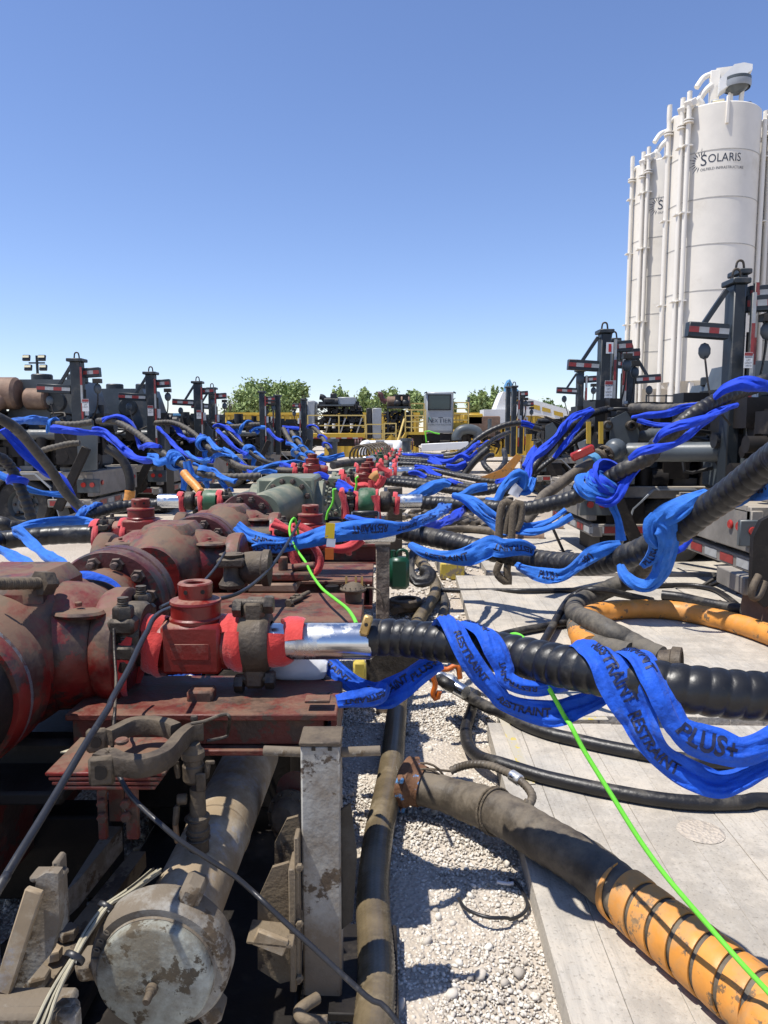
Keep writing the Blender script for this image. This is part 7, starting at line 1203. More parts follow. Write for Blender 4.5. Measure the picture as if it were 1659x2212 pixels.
# ---- big braided hose on the gravel
BRAID = M('braided_hose', (.13, .10, .058), .30, dust=.34, topdust=.0, dcol=(.24, .19, .115), var=.35, bump=.1, spec=.8)
def braid_rf(s, th): return .062+.0016*np.sin(th*14+s*150)*np.sign(np.sin(th*14+.001))+.0010*np.sin(s*380+th*7)
Hb = [G('Z4', x, y, .065+(z if z else 0)) for x, y, z in ((800, 2250, 0), (835, 1990, 0), (850, 1700, 0), (840, 1450, 0), (828, 1250, .0), (838, 1020, .01), (865, 800, .02), (905, 600, .03), (940, 400, .02), (962, 200, 0), (975, 50, 0))]+[G('Z2', x, y, .07) for x, y in ((985, 1500), (1020, 1330), (1060, 1180), (1110, 1040), (1170, 950), (1215, 870), (1205, 790), (1165, 720), (1110, 660), (1085, 600), (1085, 520))]
A, s_ = resample(crom(Hb, 10), .007)
k = MB(); k.tube([Vector(a) for a in A], .062, 84, None, 0, None)
Tn, Ns, Bs = frames(A); th = np.linspace(0, 2*PI, 84, endpoint=False)[None, :]; S__ = s_[:, None]
u_ = th/(2*PI)*10; v_ = S__/.026; zig = np.abs(((u_) % 1)*2-1); rr = .0605+.0045*np.abs(np.sin(PI*(v_*1.5+zig*1.2)))-.001*(np.abs(((u_*1) % 1)-.5) > .44)
k.v = [tuple(x) for x in (A[:, None, :]+rr[:, :, None]*(Ns[:, None, :]*np.cos(th)[..., None]+Bs[:, None, :]*np.sin(th)[..., None])).reshape(-1, 3)]
k.obj('braided_hose', BRAID, None, 'tan braided hose snaking over the gravel beside the skid', 'hose', ang=80)
rope('grey flat hose beside the braided hose, behind the nearest chrome joint', ground_path('Z2', [(1130, 590), (1150, 680), (1200, 760), (1250, 850), (1275, 930), (1255, 1020), (1210, 1120)], .03, 0), .045, RUBG, 12, .04, 'hose', 'hose')
strap('dark hose loop standing by the green jug', pts_w([('Z2', 1090, 610, 7.6, 1), ('Z2', 1055, 680, 7.4, 1), ('Z2', 1065, 760, 7.2, 1), ('Z2', 1110, 800, 7.1, 1), ('Z2', 1160, 790, 7.1, 1), ('Z2', 1180, 750, 7.2, 1), ('Z2', 1140, 730, 7.3, 1)]), .12, RUBD, .04, .1, 77, 9, .1, None, 'hose', 'hose')
# ---- black hoses on the near mats
k = rope('upper black hose crossing the near mat to the right edge', [P('Z2', 1235, 1400, 4.55), P('Z2', 1300, 1440, 4.4)]+ground_path('Z2', [(1400, 1500), (1540, 1580)], .035)+ground_path('Z5', [(0, 50), (150, 130), (300, 185), (450, 220), (600, 255), (750, 285), (900, 312), (1050, 335), (1200, 352), (1400, 365), (1560, 368), (1800, 350)], .035)+EX((3.4, 3.9, .135), (5.2, 4.4, .135)), .037, RUBD, 16, .03, 'hose', 'hose')
k = rope('lower black hose bending off the gravel and over the near mat', ground_path('Z4', [(1470, -60, -.08), (1435, 60, -.08), (1405, 160, -.08), (1420, 260, -.07), (1490, 330, -.04), (1600, 365, 0)], .035)+ground_path('Z5', [(0, 372), (120, 410), (250, 450), (400, 485), (560, 520), (720, 550), (900, 582), (1100, 608), (1300, 618), (1500, 615), (1800, 610)], .035)+EX((3.0, 3.0, .135), (5.2, 3.4, .135)), .035, RUBD, 16, .03, 'hose', 'hose')
rope('thin black cable lying against the lower black hose', ground_path('Z5', [(250, 425), (400, 465), (520, 495), (620, 530), (760, 590), (900, 612), (1100, 632), (1300, 640), (1500, 640), (1800, 635)], .01)+EX((2.9, 2.9, .11), (4.6, 3.2, .11)), .010, CABLE, 8, .03)
t = thing('hose_fitting', 'steel swivel fitting with orange cord at the start of the upper black hose', 'fitting', P('Z2', 1260, 1410, 4.5)); a, b_ = P('Z2', 1205, 1375, 4.6), P('Z2', 1330, 1445, 4.45); MB().lathe(a, b_-a, [(0, 0), (.05, 0), (.06, .03), (.045, .06), (.045, .12), (.055, .13), (.055, .18), (.04, .2), (.04, .3), (0, .3)], 20).obj('fitting_body', CHROME, t)
rope('orange plastic cord looped on the fitting under the nearest hose', [P('Z2', x, y, 4.2) for x, y in ((1370, 1400), (1350, 1320), (1290, 1345), (1230, 1340), (1200, 1380), (1215, 1440), (1200, 1500), (1225, 1530), (1240, 1480))], .016, M('orange_cord', (.55, .12, .01), .5, bump=.1), 8, .02, 'cord', 'cord')
k = MB(); c = P('Z2', 960, 1320, 3.7); k.lathe(c-Vector((0, .1, 0)), (0, 1, 0), [(0, 0), (.13, 0), (.15, .03), (.15, .1), (.1, .12), (0, .12)], 24); k.obj('round_fitting', STEEL, None, 'round grimy fitting half hidden under the nearest hose joint', 'fitting')
# ---- the big suction hose with orange guard
Sp = [(975-90, 1690, .05)]
def sg(vx, vy, z): return G('V', vx, vy, z)
Ssuc = [sg(893, 1693, .16), sg(930, 1705, .15), sg(1004, 1730, .15), sg(1083, 1758, .19), sg(1170, 1810, .20), sg(1257, 1862, .20), sg(1326, 1916, .20), sg(1395, 1974, .20), sg(1465, 2030, .20), sg(1534, 2085, .20), sg(1604, 2142, .20), sg(1680, 2204, .20), sg(1780, 2290, .2)]+EX((2.1, 1.5, .2), (3.2, 1.35, .2), (4.6, 1.8, .2))
k = MB(); k.tube(Ssuc, .093, 44, .012, 10, lambda s, th: .093-.012*np.exp(-((s-.16)/.12)**2)*(s < .9)+.0012*np.sin(s*90+th)); ho = k.obj('suction_hose', RUBT, None, 'thick dusty suction hose running from gravel over the mat corner', 'hose', ang=80)
A, s_ = resample(crom(Ssuc, 10), .006); i0 = int(np.argmin(np.linalg.norm(A-np.array(tuple(sg(1318, 1905, .2))), axis=1)))
# orange guard: a helical strip with a real gap between its turns
Tn, Ns, Bs = frames(A); pitch = .092; k = MB(); L0 = s_[i0]; nt_ = int((s_[-1]-L0)/pitch); per = 48; cols = [(-.46, .0965), (-.45, .101), (-.2, .1025), (.1, .1030), (.30, .1025), (.345, .101), (.35, .0955)]
for q in range(nt_*per):
    a_ = q/per*2*PI; sc_ = L0+pitch*q/per+.05
    for c_, r_ in cols:
        w0 = min(1, q/ (per*.6)); sp = sc_+c_*pitch*(1 if q > per else w0+.02); f_ = np.interp(sp, s_, np.arange(len(s_))); j = min(int(f_), len(A)-2)
        p = A[j]*(1-(f_-j))+A[j+1]*(f_-j); k.v.append(tuple(p+(Ns[j]*math.cos(a_)+Bs[j]*math.sin(a_))*(r_+.003*(q < per)*(1-q/per))))
m_ = len(cols)
for q in range(nt_*per-1):
    for c_ in range(m_-1): k.f.append((q*m_+c_, q*m_+c_+1, (q+1)*m_+c_+1, (q+1)*m_+c_))
k.obj('orange_guard', ORANGE, ho, 'orange spiral guard wrapped on the lower half', ang=50)
t = thing('hose_end', 'rusty hose end flange with blue paint flecks at the start of the suction hose', 'flange', sg(880, 1690, .1)); d = (Ssuc[1]-Ssuc[0]).normalized(); a = Ssuc[0]-d*.03
MB().lathe(a-d*.03, d, [(0, 0), (.10, 0), (.118, .01), (.118, .05), (.10, .07), (.095, .11), (0, .11)], 36).obj('end_ring', M('rusty_flange', (.16, .075, .035), .75, chip=(.10, .28, .55), camt=.22, cscale=10, bump=.5), t)
for q in (.5, 2.6, 4.4): x, y, z = ortho(d); MB().box(a+(x*math.cos(q)+y*math.sin(q))*.125+d*.0, (.03, .05, .03), None, .006).obj('lug', MATS['rusty_flange'], t)
k = MB(); k.tube([a+d*.09+Vector((math.cos(q)*.10, .01*q-.03, math.sin(q)*.10))-Vector((0, 0, 0)) for q in np.linspace(0, 4*PI, 40)], .0055, 8, None, 0); k.obj('wire_rope_wrap', STEELD, t)
A2, s2 = resample(crom(Ssuc, 10), .01); j = int(.46/.01); x, y, z = ortho(A2[j+1]-A2[j]); k = MB(); k.tube([Vector(A2[j])+(Vector(x)*math.cos(q)+Vector(y)*math.sin(q))*.099+Vector(z)*(.02*q/PI/2) for q in np.linspace(0, 4*PI, 60)], .006, 8, None, 0); k.obj('rope_band', FUZZ, ho)
rope('slim wire rope from the hose end to the spring guarded hose', [P('Z4', x, y, 3.45) for x, y in ((1075, 470), (1110, 420), (1180, 405), (1250, 412), (1310, 418))], .006, STEELD, 8, .02)
hs = PP('Z4', [(1310, 418, 3.4), (1360, 395, 3.4), (1450, 375, 3.35), (1560, 385, 3.3), (1659, 425, 3.25)])+PP('Z5', [(60, 440, 3.2), (120, 480, 3.15), (170, 530, 3.1), (192, 580, 3.05), (170, 625, 3.0), (140, 612, 3.0)])
hose('spring guarded small hose curving over the mat edge', hs, .019, RUBT, .02, .16, 14, .7, name='small_hose'); k = MB(); k.cyl(hs[5], hs[6], .026, n=14, bev=.004); k.obj('hose_fitting', CHROME, None, 'shiny crimp on the spring guarded small hose', 'fitting')
rope('thin black strap half buried in gravel left of the mat', [G('Z4', x, y, .02+z) for x, y, z in ((1360, 1210, .0), (1400, 1270, .02), (1480, 1310, .03), (1560, 1330, .03), (1659, 1330, .02))]+[G('Z5', x, y, .02) for x, y in ((60, 1340), (140, 1300), (160, 1230), (100, 1120), (50, 1090))], .007, CABLE, 8, .02, 'strap', 'strap')
rope('white tie end lying on the gravel near the mat edge', [G('Z4', x, y, .02) for x, y in ((1600, 1105), (1659, 1118), (1700, 1115))], .008, SHEETW, 6, .02, 'tie', 'tie')
# ---- neon rope
rope('neon green rope looped over the valves and dropping behind the chrome pipe', [P('Z2', x, y, d) for x, y, d in ((372, 560, 5.0), (345, 412, 4.95), (318, 425, 4.9), (308, 480, 4.85), (325, 545, 4.8), (360, 610, 4.75), (410, 680, 4.6), (445, 750, 4.4), (510, 840, 4.1), (590, 905, 3.8), (660, 960, 3.5), (700, 1010, 3.2), (725, 1060, 3.0))], .0085, ROPE, 8, .02, 'rope', 'rope')
rope('neon green rope draped over the nearest hose and running to the lower right corner', [P(*q) for q in (('Z3', 30, 1160, 2.66), ('Z3', 60, 1130, 2.60), ('Z3', 110, 1132, 2.52), ('Z3', 160, 1180, 2.44), ('Z3', 205, 1270, 2.40), ('Z3', 240, 1350, 2.38), ('Z3', 290, 1450, 2.36), ('Z3', 340, 1540, 2.35), ('Z3', 400, 1650, 2.33), ('Z5', 430, 130, 2.30), ('Z5', 500, 265, 2.27), ('Z5', 600, 430, 2.23), ('Z5', 700, 590, 2.19), ('Z5', 850, 830, 2.13), ('Z5', 1000, 1040, 2.07), ('Z5', 1150, 1220, 2.01), ('Z5', 1350, 1450, 1.94), ('Z5', 1500, 1620, 1.88), ('Z5', 1659, 1790, 1.83), ('Z5', 1850, 2000, 1.76))]+EX((1.35, 1.55, .22), (1.8, 1.3, .115), (2.9, 1.2, .11)), .0078, ROPE, 10, .02, 'rope', 'rope')
rope('neon green rope hanging at the olive block side', [P('Y2', x, y, 7.3) for x, y in ((1330, 1150), (1305, 1150), (1305, 1230), (1290, 1290), (1255, 1350), (1240, 1420))], .012, ROPE, 8, .03, 'rope', 'rope')
rope('neon green rope by the fourth red valve', [P('Y3', x, y, 9.2) for x, y in ((300, 905), (278, 925), (285, 965), (270, 1025))], .014, ROPE, 6, .04, 'rope', 'rope')
rope('neon green line hanging below the control cab', [P('Y3', x, y, 31) for x, y in ((930, 575), (880, 565), (820, 545), (822, 580), (828, 640))], .03, ROPE, 6, .2, 'rope', 'rope')
# ---- black cables in front
rope('thick black cable hanging diagonally in front of the nearest red body', [P(*q) for q in (('Z1', 912, 880, 2.45), ('Z1', 870, 960, 2.35), ('Z1', 800, 1110, 2.2), ('Z1', 700, 1290, 2.05), ('Z0', 700, 30, 1.95), ('Z0', 560, 250, 1.8), ('Z0', 400, 520, 1.66), ('Z0', 250, 770, 1.54), ('Z0', 120, 980, 1.45), ('Z0', 0, 1180, 1.38), ('Z0', -120, 1380, 1.3))]+EX((-1.15, 1.0, .25), (-1.6, .9, .15)), .0095, CABLE, 10, .02)
rope('long black cable draped from the second outlet over the stud clamp', [P(*q) for q in (('Z2', 372, 420, 5.0), ('Z2', 330, 500, 4.8), ('Z2', 270, 600, 4.5), ('Z2', 200, 700, 4.2), ('Z2', 110, 790, 3.8), ('Z2', 10, 860, 3.5), ('Z1', 1400, 665, 3.4), ('Z1', 1200, 700, 3.1), ('Z1', 1050, 735, 2.8), ('Z1', 960, 790, 2.6), ('Z1', 915, 880, 2.47))], .0095, CABLE, 8, .03)
rope('thin cable curving from the small valve to the nearest stud clamp', [P(*q) for q in (('Z1', 1400, 385, 4.0), ('Z1', 1340, 480, 3.8), ('Z1', 1230, 600, 3.4), ('Z1', 1120, 665, 3.1), ('Z1', 1000, 725, 2.75))], .007, CABLE, 8, .03)
rope('black cable looping under the open clamp and over the cream pipe', [P(*q) for q in (('Z0', 775, 470, 2.1), ('Z0', 830, 570, 2.05), ('Z0', 920, 670, 2.0), ('Z0', 1030, 770, 1.95), ('Z0', 1180, 895, 1.93), ('Z0', 1350, 1005, 1.93), ('Z0', 1520, 1115, 1.93), ('Z0', 1659, 1235, 1.92), ('Z4', 130, 1215, 1.9), ('Z4', 300, 1375, 1.87), ('Z4', 450, 1510, 1.84), ('Z4', 600, 1650, 1.81), ('Z4', 800, 1830, 1.77), ('Z4', 1000, 2010, 1.73))]+EX((.35, 1.45, .05), (1.0, 1.0, .11)), .0075, CABLE, 10, .02)
rope('thin cable hanging straight down from the nearest stud clamp', [P(*q) for q in (('Z1', 708, 860, 2.55), ('Z1', 712, 1000, 2.5), ('Z1', 722, 1180, 2.42), ('Z1', 715, 1340, 2.35), ('Z0', 745, 40, 2.28), ('Z0', 735, 150, 2.24), ('Z0', 728, 280, 2.2))], .0055, STEEL, 8, .02)
# ---- wire bundle at bottom left
rs = random.Random(4); base = [(1010, 1085, 2.15), (900, 1170, 2.05), (800, 1240, 1.98), (700, 1300, 1.93), (600, 1430, 1.86), (530, 1540, 1.80), (480, 1640, 1.75), (400, 1780, 1.69), (330, 1920, 1.64), (270, 2074, 1.59), (200, 2220, 1.55)]
wb = thing('wire_bundle', 'bundle of tan and black wires tied together beside the cream pipe', 'wires', P('Z0', 500, 1600, 1.8))
for i in range(26):
    a = rs.uniform(0, 6.28); q = rs.uniform(.2, 1); pts = []
    for j, (x, y, d) in enumerate(base):
        sp = (1.3, 1.0, .9, .55, .75, .6, .38, .8, 1.2, 1.7, 2.2)[j]; pts.append(P('Z0', x+math.cos(a)*q*38*sp, y+math.sin(a)*q*16*sp, d+.02*math.sin(a+i)*sp))
    k = MB(); k.tube(pts, rs.choice((.0028, .0035, .0042)), 6, .03); k.obj('wire', WIRE if rs.random() < .66 else CABLE, wb)
for x, y, d in ((705, 1300, 1.93), (495, 1625, 1.755)): a, b_ = P('Z0', x, y, d), P('Z0', x-12, y+20, d-.006); MB().lathe(a, b_-a, [(.026, 0), (.028, .003), (.028, .012), (.026, .015)], 16).obj('tie', CABLE, wb)
# ---- fuzzy rope loops holding hoses at right
rope('fuzzy brown rope loop hanging over the third hose, left', [P('Z3', x, y, 6.6) for x, y in ((-15, 560), (-12, 420), (5, 320), (40, 300), (60, 320), (40, 400), (20, 500))], .035, FUZZ, 10, .04, 'rope', 'rope')
rope('fuzzy brown rope loop hanging over the third hose, right', [P('Z3', x, y, 6.55) for x, y in ((60, 560), (70, 430), (78, 330), (105, 305), (125, 330), (118, 420), (90, 480))], .035, FUZZ, 10, .04, 'rope', 'rope')
rope('frayed rope tail hanging below the second hose to the mat', [P('Z3', x, y, 5.0) for x, y in ((-10, 680), (-30, 740), (10, 790), (50, 800), (35, 740), (40, 690))], .026, FUZZ, 10, .03, 'rope', 'rope')
# ---- left side hoses
HL1 = EX((-5.4, 7.2, .6), (-4.0, 6.2, .8))+PP('Z1', [(-120, 330, 5.4), (0, 312, 5.5), (150, 292, 5.55), (300, 280, 5.6), (450, 272, 5.6), (585, 270, 5.6)]); hose('fat black taped hose joining the nearest left outlet', HL1, .070, RUB, .075, .08, 26, .35)
HL2 = PP('Z1', [(1000, 85, 8.3), (850, 90, 8.3), (720, 105, 8.2), (600, 140, 8.0), (480, 175, 7.7), (360, 215, 7.4), (200, 240, 7.2), (60, 225, 7), (-80, 205, 7)])+EX((-4.9, 7.3, .7), (-6.2, 8.4, .4)); hose('long spiral hose from the second left outlet sloping down to the left edge', HL2, .064, RUBD, .07, .14, 18, .5)
strap('blue sling twisted round the long sloping left hose', twist(HL2, .12, .62, 1.6, .075, .5, .05, 1.0)+[(P('Z1', 330, 205, 7.2), None, 1), (P('Z1', 200, 215, 7), None, 1), (P('Z1', 90, 250, 6.8), None, 1)], .24, BLUE2, .03, .12, 80, 11, .04, None, 'sling', 'sling', slg)
strap('broad blue sling over the fat left hose going down to the maroon flange', pts_w([('Z1', 90, 250, 5.5, .9), ('Z1', 130, 260, 5.4, 1.3), ('Z1', 190, 320, 5.3, 1.2), ('Z1', 260, 380, 5.1, 1.1), ('Z1', 340, 430, 4.9, 1), ('Z1', 420, 470, 4.7, .8)]), .20, BLUE2, .02, .07, 81, 13, .02, None, 'sling', 'sling', slg)
strap('blue sling from the left edge to the dark flange bolts', pts_w([('Z1', -40, 350, 5.1, 1), ('Z1', 40, 385, 5.0, 1), ('Z1', 120, 430, 4.8, 1), ('Z1', 200, 470, 4.6, .9), ('Z1', 290, 500, 4.4, .8)]), .20, BLUE2, .02, .07, 82, 13, .02, None, 'sling', 'sling', slg)
strap('blue sling running along the left hoses toward the chrome', pts_w([('Z1', 90, 245, 6.6, .9), ('Z1', 200, 215, 6.7, 1), ('Z1', 350, 190, 6.9, .9), ('Z1', 500, 185, 7.1, .8), ('Z1', 600, 200, 7.0, .6)]), .16, BLUE2, .03, .09, 83, 11, .03, None, 'sling', 'sling', slg)
strap('bright blue sling hugging the neck between nearest body and great flange', [(Vector((AX(3.3)+math.cos(a)*.225, 3.30+.05*math.sin(a*2), ZA+math.sin(a)*.225)), Vector((math.cos(a), 0, math.sin(a))), 1) for a in np.linspace(2.6, -1.2, 14)], .22, BLUE, .02, .05, 84, 13, .012, None, 'sling', 'sling', slg)
HLs = [PP('Y1', [(-60, 535, 7.6), (0, 560, 7.7), (80, 605, 7.8), (150, 660, 7.9), (270, 800, 8.2), (400, 965, 8.5), (500, 1120, 8.7), (600, 1225, 8.8), (690, 1295, 8.8)]),
       PP('Y1', [(-40, 850, 9), (30, 880, 9.1), (90, 950, 9.2), (150, 1080, 9.2), (200, 1200, 9.2), (230, 1290, 9.2), (255, 1380, 9.2)]),
       PP('Y1', [(310, 605, 12.6), (420, 600, 12.6), (520, 605, 12.6), (610, 602, 12.6), (720, 585, 12.6)]),
       PP('Y1', [(760, 578, 12.6), (870, 575, 12.4), (980, 620, 12.2), (1100, 700, 12), (1200, 780, 11.8), (1300, 850, 11.6), (1390, 900, 11.4), (1500, 950, 11.2), (1640, 990, 11)])+PP('Y2', [(120, 1010, 10.8), (250, 1030, 10.8), (400, 1038, 10.8), (540, 1035, 10.8), (660, 1030, 10.8)]),
       PP('Y1', [(1210, 592, 15.2), (1330, 590, 15), (1440, 630, 14.8), (1560, 720, 14.5), (1659, 800, 14.2)])+PP('Y2', [(100, 690, 14), (190, 775, 13.7), (270, 830, 13.4), (350, 875, 13.2), (440, 930, 13), (520, 960, 12.8), (650, 972, 12.6), (800, 975, 12.5), (940, 985, 12.4)]),
       PP('Y2', [(230, 565, 18), (330, 600, 17.8), (420, 690, 17.4), (510, 770, 17), (580, 830, 16.6), (650, 880, 16.2), (740, 915, 15.8), (860, 935, 15.4), (1000, 940, 15.2), (1120, 942, 15)]),
       PP('Y2', [(860, 610, 21), (890, 670, 20.6), (930, 740, 20.2), (970, 810, 19.6), (1020, 870, 19), (1090, 895, 18.6), (1180, 895, 18.4), (1270, 890, 18.2)]),
       PP('Y2', [(930, 640, 23), (980, 710, 22.5), (1030, 780, 22), (1090, 840, 21.4), (1170, 865, 21), (1260, 865, 20.8)]),
       PP('Y2', [(1090, 585, 26), (1150, 620, 25.5), (1200, 680, 25), (1240, 750, 24), (1270, 800, 23.5)]),
       PP('Y2', [(350, 590, 18), (450, 588, 18), (560, 575, 18), (650, 572, 18)]),
       PP('Y1', [(300, 820, 12.9), (370, 795, 12.9), (450, 775, 12.9), (540, 755, 12.9), (620, 750, 12.9)])]
labs = ['long smooth grey hose sweeping down across the left truck wheel', 'black hose hanging in front of the left truck wheel', 'horizontal grey spiral hose at the first left crane', 'spiral hose descending from the first left crane to the manifold', 'spiral hose descending from the second left crane', 'spiral hose descending from the third left crane', 'spiral hose dropping from the black crane by the yellow tanks', 'second spiral hose dropping beside the black crane', 'farthest left spiral hose under the yellow railing', 'horizontal spiral hose left of the black crane', 'short spiral hose behind the first left crane post']
for i, (pth, lb) in enumerate(zip(HLs, labs)):
    if i == 0: hose(lb, pth, .056, RUBG, .10, .02, 18)
    else: hose(lb, pth, (.052 if i not in (1, 6, 7, 8) else .066), RUBG if i not in (1, 5) else RUBD, .075, .22, 12, .6, spp=6)
rope('orange and tan hose end drooping behind the first left truck', [P('Y1', x, y, 12.2) for x, y in ((830, 790), (900, 830), (960, 890), (1000, 980), (1015, 1080), (1010, 1140))], .075, RUBD, 14, .06, 'hose', 'hose'); hose('orange guarded hose tip by the first left truck rear', PP('Y1', [(1012, 1120, 12.1), (1008, 1160, 12.1), (1000, 1200, 12.1)]), .085, ORANGE, .08, .06, 14); hose('orange guarded hose dropping behind the left green sleeve', PP('Y1', [(1430, 980, 10.6), (1470, 1030, 10.5), (1520, 1080, 10.4), (1560, 1130, 10.3)]), .06, ORANGE, .07, .08, 14)
BS = [(3, .06, .42, 1.2, .10, 'blue sling spiralling down the hose of the first left crane'), (3, .42, .62, 2.6, .05, 'blue knot halfway down the hose of the first left crane'), (3, .62, .9, 1.5, .12, 'blue sling sheets on the flat end of the first left crane hose'), (4, .05, .5, 1.0, .12, 'blue sling beside the descending second crane hose'), (4, .42, .6, 2.4, .05, 'blue knot on the second crane hose'), (4, .6, .95, 1.5, .1, 'blue sling on the flat end of the second crane hose'), (5, .03, .45, 1.0, .12, 'blue sling hanging under the third crane hose'), (5, .38, .5, 2.0, .05, 'blue knot on the third crane hose'), (5, .5, .95, 1.2, .1, 'blue sling over the low end of the third crane hose'), (6, .0, .4, .8, .1, 'blue sling on the hose by the black crane'), (6, .4, .95, 3.5, .08, 'blue sling coils down the hose by the black crane'), (7, .1, .95, 3.5, .08, 'blue sling coils beside the black crane hose'), (8, .0, .95, 2.6, .08, 'blue sling on the farthest left hose'), (2, -.0, .35, 1.5, .05, 'blue sling bunched on the horizontal hose at the first left crane'), (9, .05, .95, 1.5, .12, 'blue sling under the horizontal hose left of the black crane'), (1, .3, .5, 1.0, .02, 'dark blue sling on the black hose at the left truck wheel')]
for i, (h_, a, b_, tn, sg_, lb) in enumerate(BS): knot(lb, HLs[h_], (a+b_)/2, .068, .3, BLUE2, i) if 'knot' in lb else strap(lb, twist(HLs[h_], a, b_, tn, .068, i, sg_, 1.0), .26, BLUE2 if i % 3 else BLUE3, .05, .14, 90+i, 9, .05, None, 'sling', 'sling', slg)
LS = [([(20, 640, 8.4), (100, 730, 8.5), (200, 830, 8.6), (290, 910, 8.7), (380, 980, 8.8), (480, 1030, 8.8), (540, 1120, 8.8), (580, 1220, 8.8), (640, 1300, 8.8)], .17, 'blue sling following the long grey hose on the left'), ([(70, 590, 8.8), (130, 580, 9.2), (240, 570, 9.6), (360, 580, 10)], .28, 'blue sling bunch above the left truck wheel'), ([(400, 635, 12), (520, 650, 12), (640, 665, 12), (800, 680, 12), (900, 740, 11.8), (1000, 830, 11.6), (1100, 880, 11.4), (1200, 880, 11.2)], .19, 'blue sling sagging between first crane and its hose knot'), ([(1150, 850, 11.2), (1210, 860, 11.1), (1230, 900, 11), (1300, 880, 11)], .3, 'blue knot cluster left of the descending hose'), ([(1230, 630, 14.5), (1300, 700, 14.2), (1380, 790, 13.9), (1480, 860, 13.6), (1580, 885, 13.4), (1659, 890, 13.2)], .22, 'blue sling sagging from the second left crane'), ([(-20, 985, 9.4), (60, 1030, 9.4), (200, 1100, 9.4), (340, 1140, 9.5), (500, 1150, 9.6)], .13, 'dark blue sling across the left truck wheel'), ([(730, 640, 12.2), (800, 645, 12), (870, 700, 11.8), (960, 790, 11.6)], .2, 'upper blue strand beside the first left crane hose'), ([(0, 820, 12.6), (60, 870, 12.4), (140, 900, 12.2), (220, 880, 12)], None, 'blue sling sag in front of the third truck')]
for i, (L, w_, lb) in enumerate(LS): strap(lb, pts_w([('Y1' if w_ else 'Y2', x, y, d) for x, y, d in L]), w_ or .22, (BLUE3, BLUE2)[i % 2], .04, .13, 120+i, 9, .04, None, 'sling', 'sling', slg)
YS = [([(190, 700, 13.5), (260, 780, 13.2), (330, 800, 13)], .22), ([(270, 620, 17), (350, 700, 16.6), (440, 790, 16.2), (540, 840, 16)], .26), ([(330, 790, 12.5), (400, 830, 12.3), (440, 880, 12.1)], .22), ([(720, 620, 20), (790, 690, 19.6), (850, 720, 19.2)], .26), ([(560, 640, 18), (620, 600, 18), (700, 600, 18)], .22), ([(850, 600, 21), (920, 600, 21), (1000, 610, 21)], .3), ([(880, 740, 19), (940, 750, 19), (990, 800, 18.5)], .26), ([(800, 930, 13.8), (900, 950, 13.5), (990, 990, 13)], .34), ([(190, 975, 11), (260, 1000, 10.8), (330, 1050, 10.6), (440, 1080, 10.4)], .26), ([(480, 920, 13), (540, 960, 12.8), (600, 1000, 12.6)], .3), ([(640, 1000, 11.5), (720, 990, 11.5), (810, 1010, 11.5)], .24), ([(1130, 910, 17), (1190, 925, 16.8), (1230, 935, 16.6)], .3), ([(0, 900, 10.8), (20, 980, 10.8), (60, 1040, 10.8), (140, 1050, 10.8), (220, 1040, 10.8)], .3)]
YL = ['below the second left crane hose', 'beside the third crane hose', 'under the second crane hose knot', 'right of the black crane post', 'left of the black crane post', 'on top of the hoses near the radiator', 'between the two black crane hoses', 'draped flat above the third left valve', 'across the first left crane hose end', 'over the bend of the second crane hose', 'on the hose in front of the olive block', 'near the left grey stand pipe', 'bunched at the first crane hose knot']
for i, ((L, w_), lb) in enumerate(zip(YS, YL)): strap('blue sling '+lb, pts_w([('Y2', x, y, d) for x, y, d in L]), w_, (BLUE2, BLUE3)[i % 2], .04, .13, 140+i, 9, .05, None, 'sling', 'sling', slg)
strap('blue sling passing behind the olive block side flange', pts_w([('Y2', 1340, 1100, 7.5, .8), ('Y2', 1400, 1130, 7.4, 1), ('Y2', 1470, 1165, 7.3, .8)]), .16, BLUE3, .03, .1, 160, 9, .03, None, 'sling', 'sling', slg)
strap('blue sling arcing over the flange behind the olive block', pts_w([('Y2', 1130, 1025, 9.5, .8), ('Y2', 1190, 1020, 9.5, 1), ('Y2', 1260, 1050, 9.5, .8)]), .16, BLUE3, .03, .1, 161, 9, .03, None, 'sling', 'sling', slg)
strap('blue cloth spread under the green barrel valve handle', pts_w([('Z2', 670, 400, 6.6, 1), ('Z2', 740, 420, 6.4, 1.3), ('Z2', 840, 435, 6.3, 1.2), ('Z2', 900, 440, 6.2, .8)]), .2, BLUE, .03, .1, 162, 9, .03, None, 'sling', 'sling', slg)
# dusty open clamp lying on the gravel, yellow ended timber
t = thing('clamp_half', 'dusty half clamp with a round hole lying on the gravel', 'clamp', G('Z2', 1050, 960, .05)); MB().bar(G('Z2', 935, 965, .09), G('Z2', 1140, 940, .09), .2, .1, .02).obj('clamp_arm', STEELD, t); MB().ring(G('Z2', 1030, 925, .13), (0, 0, 1), .17, .11, .07, 28, .01).obj('clamp_ring', STEELD, t); MB().cyl(G('Z2', 960, 965, .10)+Vector((0, -.11, 0)), G('Z2', 960, 965, .10)+Vector((0, -.118, 0)), .04, n=16).obj('hole', DARKM, t)
c = G('Z2', 1322, 790, .0); t = thing('timber_block', 'square timber with a yellow painted end beside the mat corner', 'timber', c); MB().box(c+Vector((0, .55, .11)), (.30, 1.0, .20), None, .015).obj('timber', M('grey_timber', (.33, .29, .23), .85, var=.3, bump=.4), t); MB().box(c+Vector((0, .035, .11)), (.305, .06, .205), None, .012).obj('yellow_end', WOODY, t)
c = G('Z2', 1510, 300, .0)
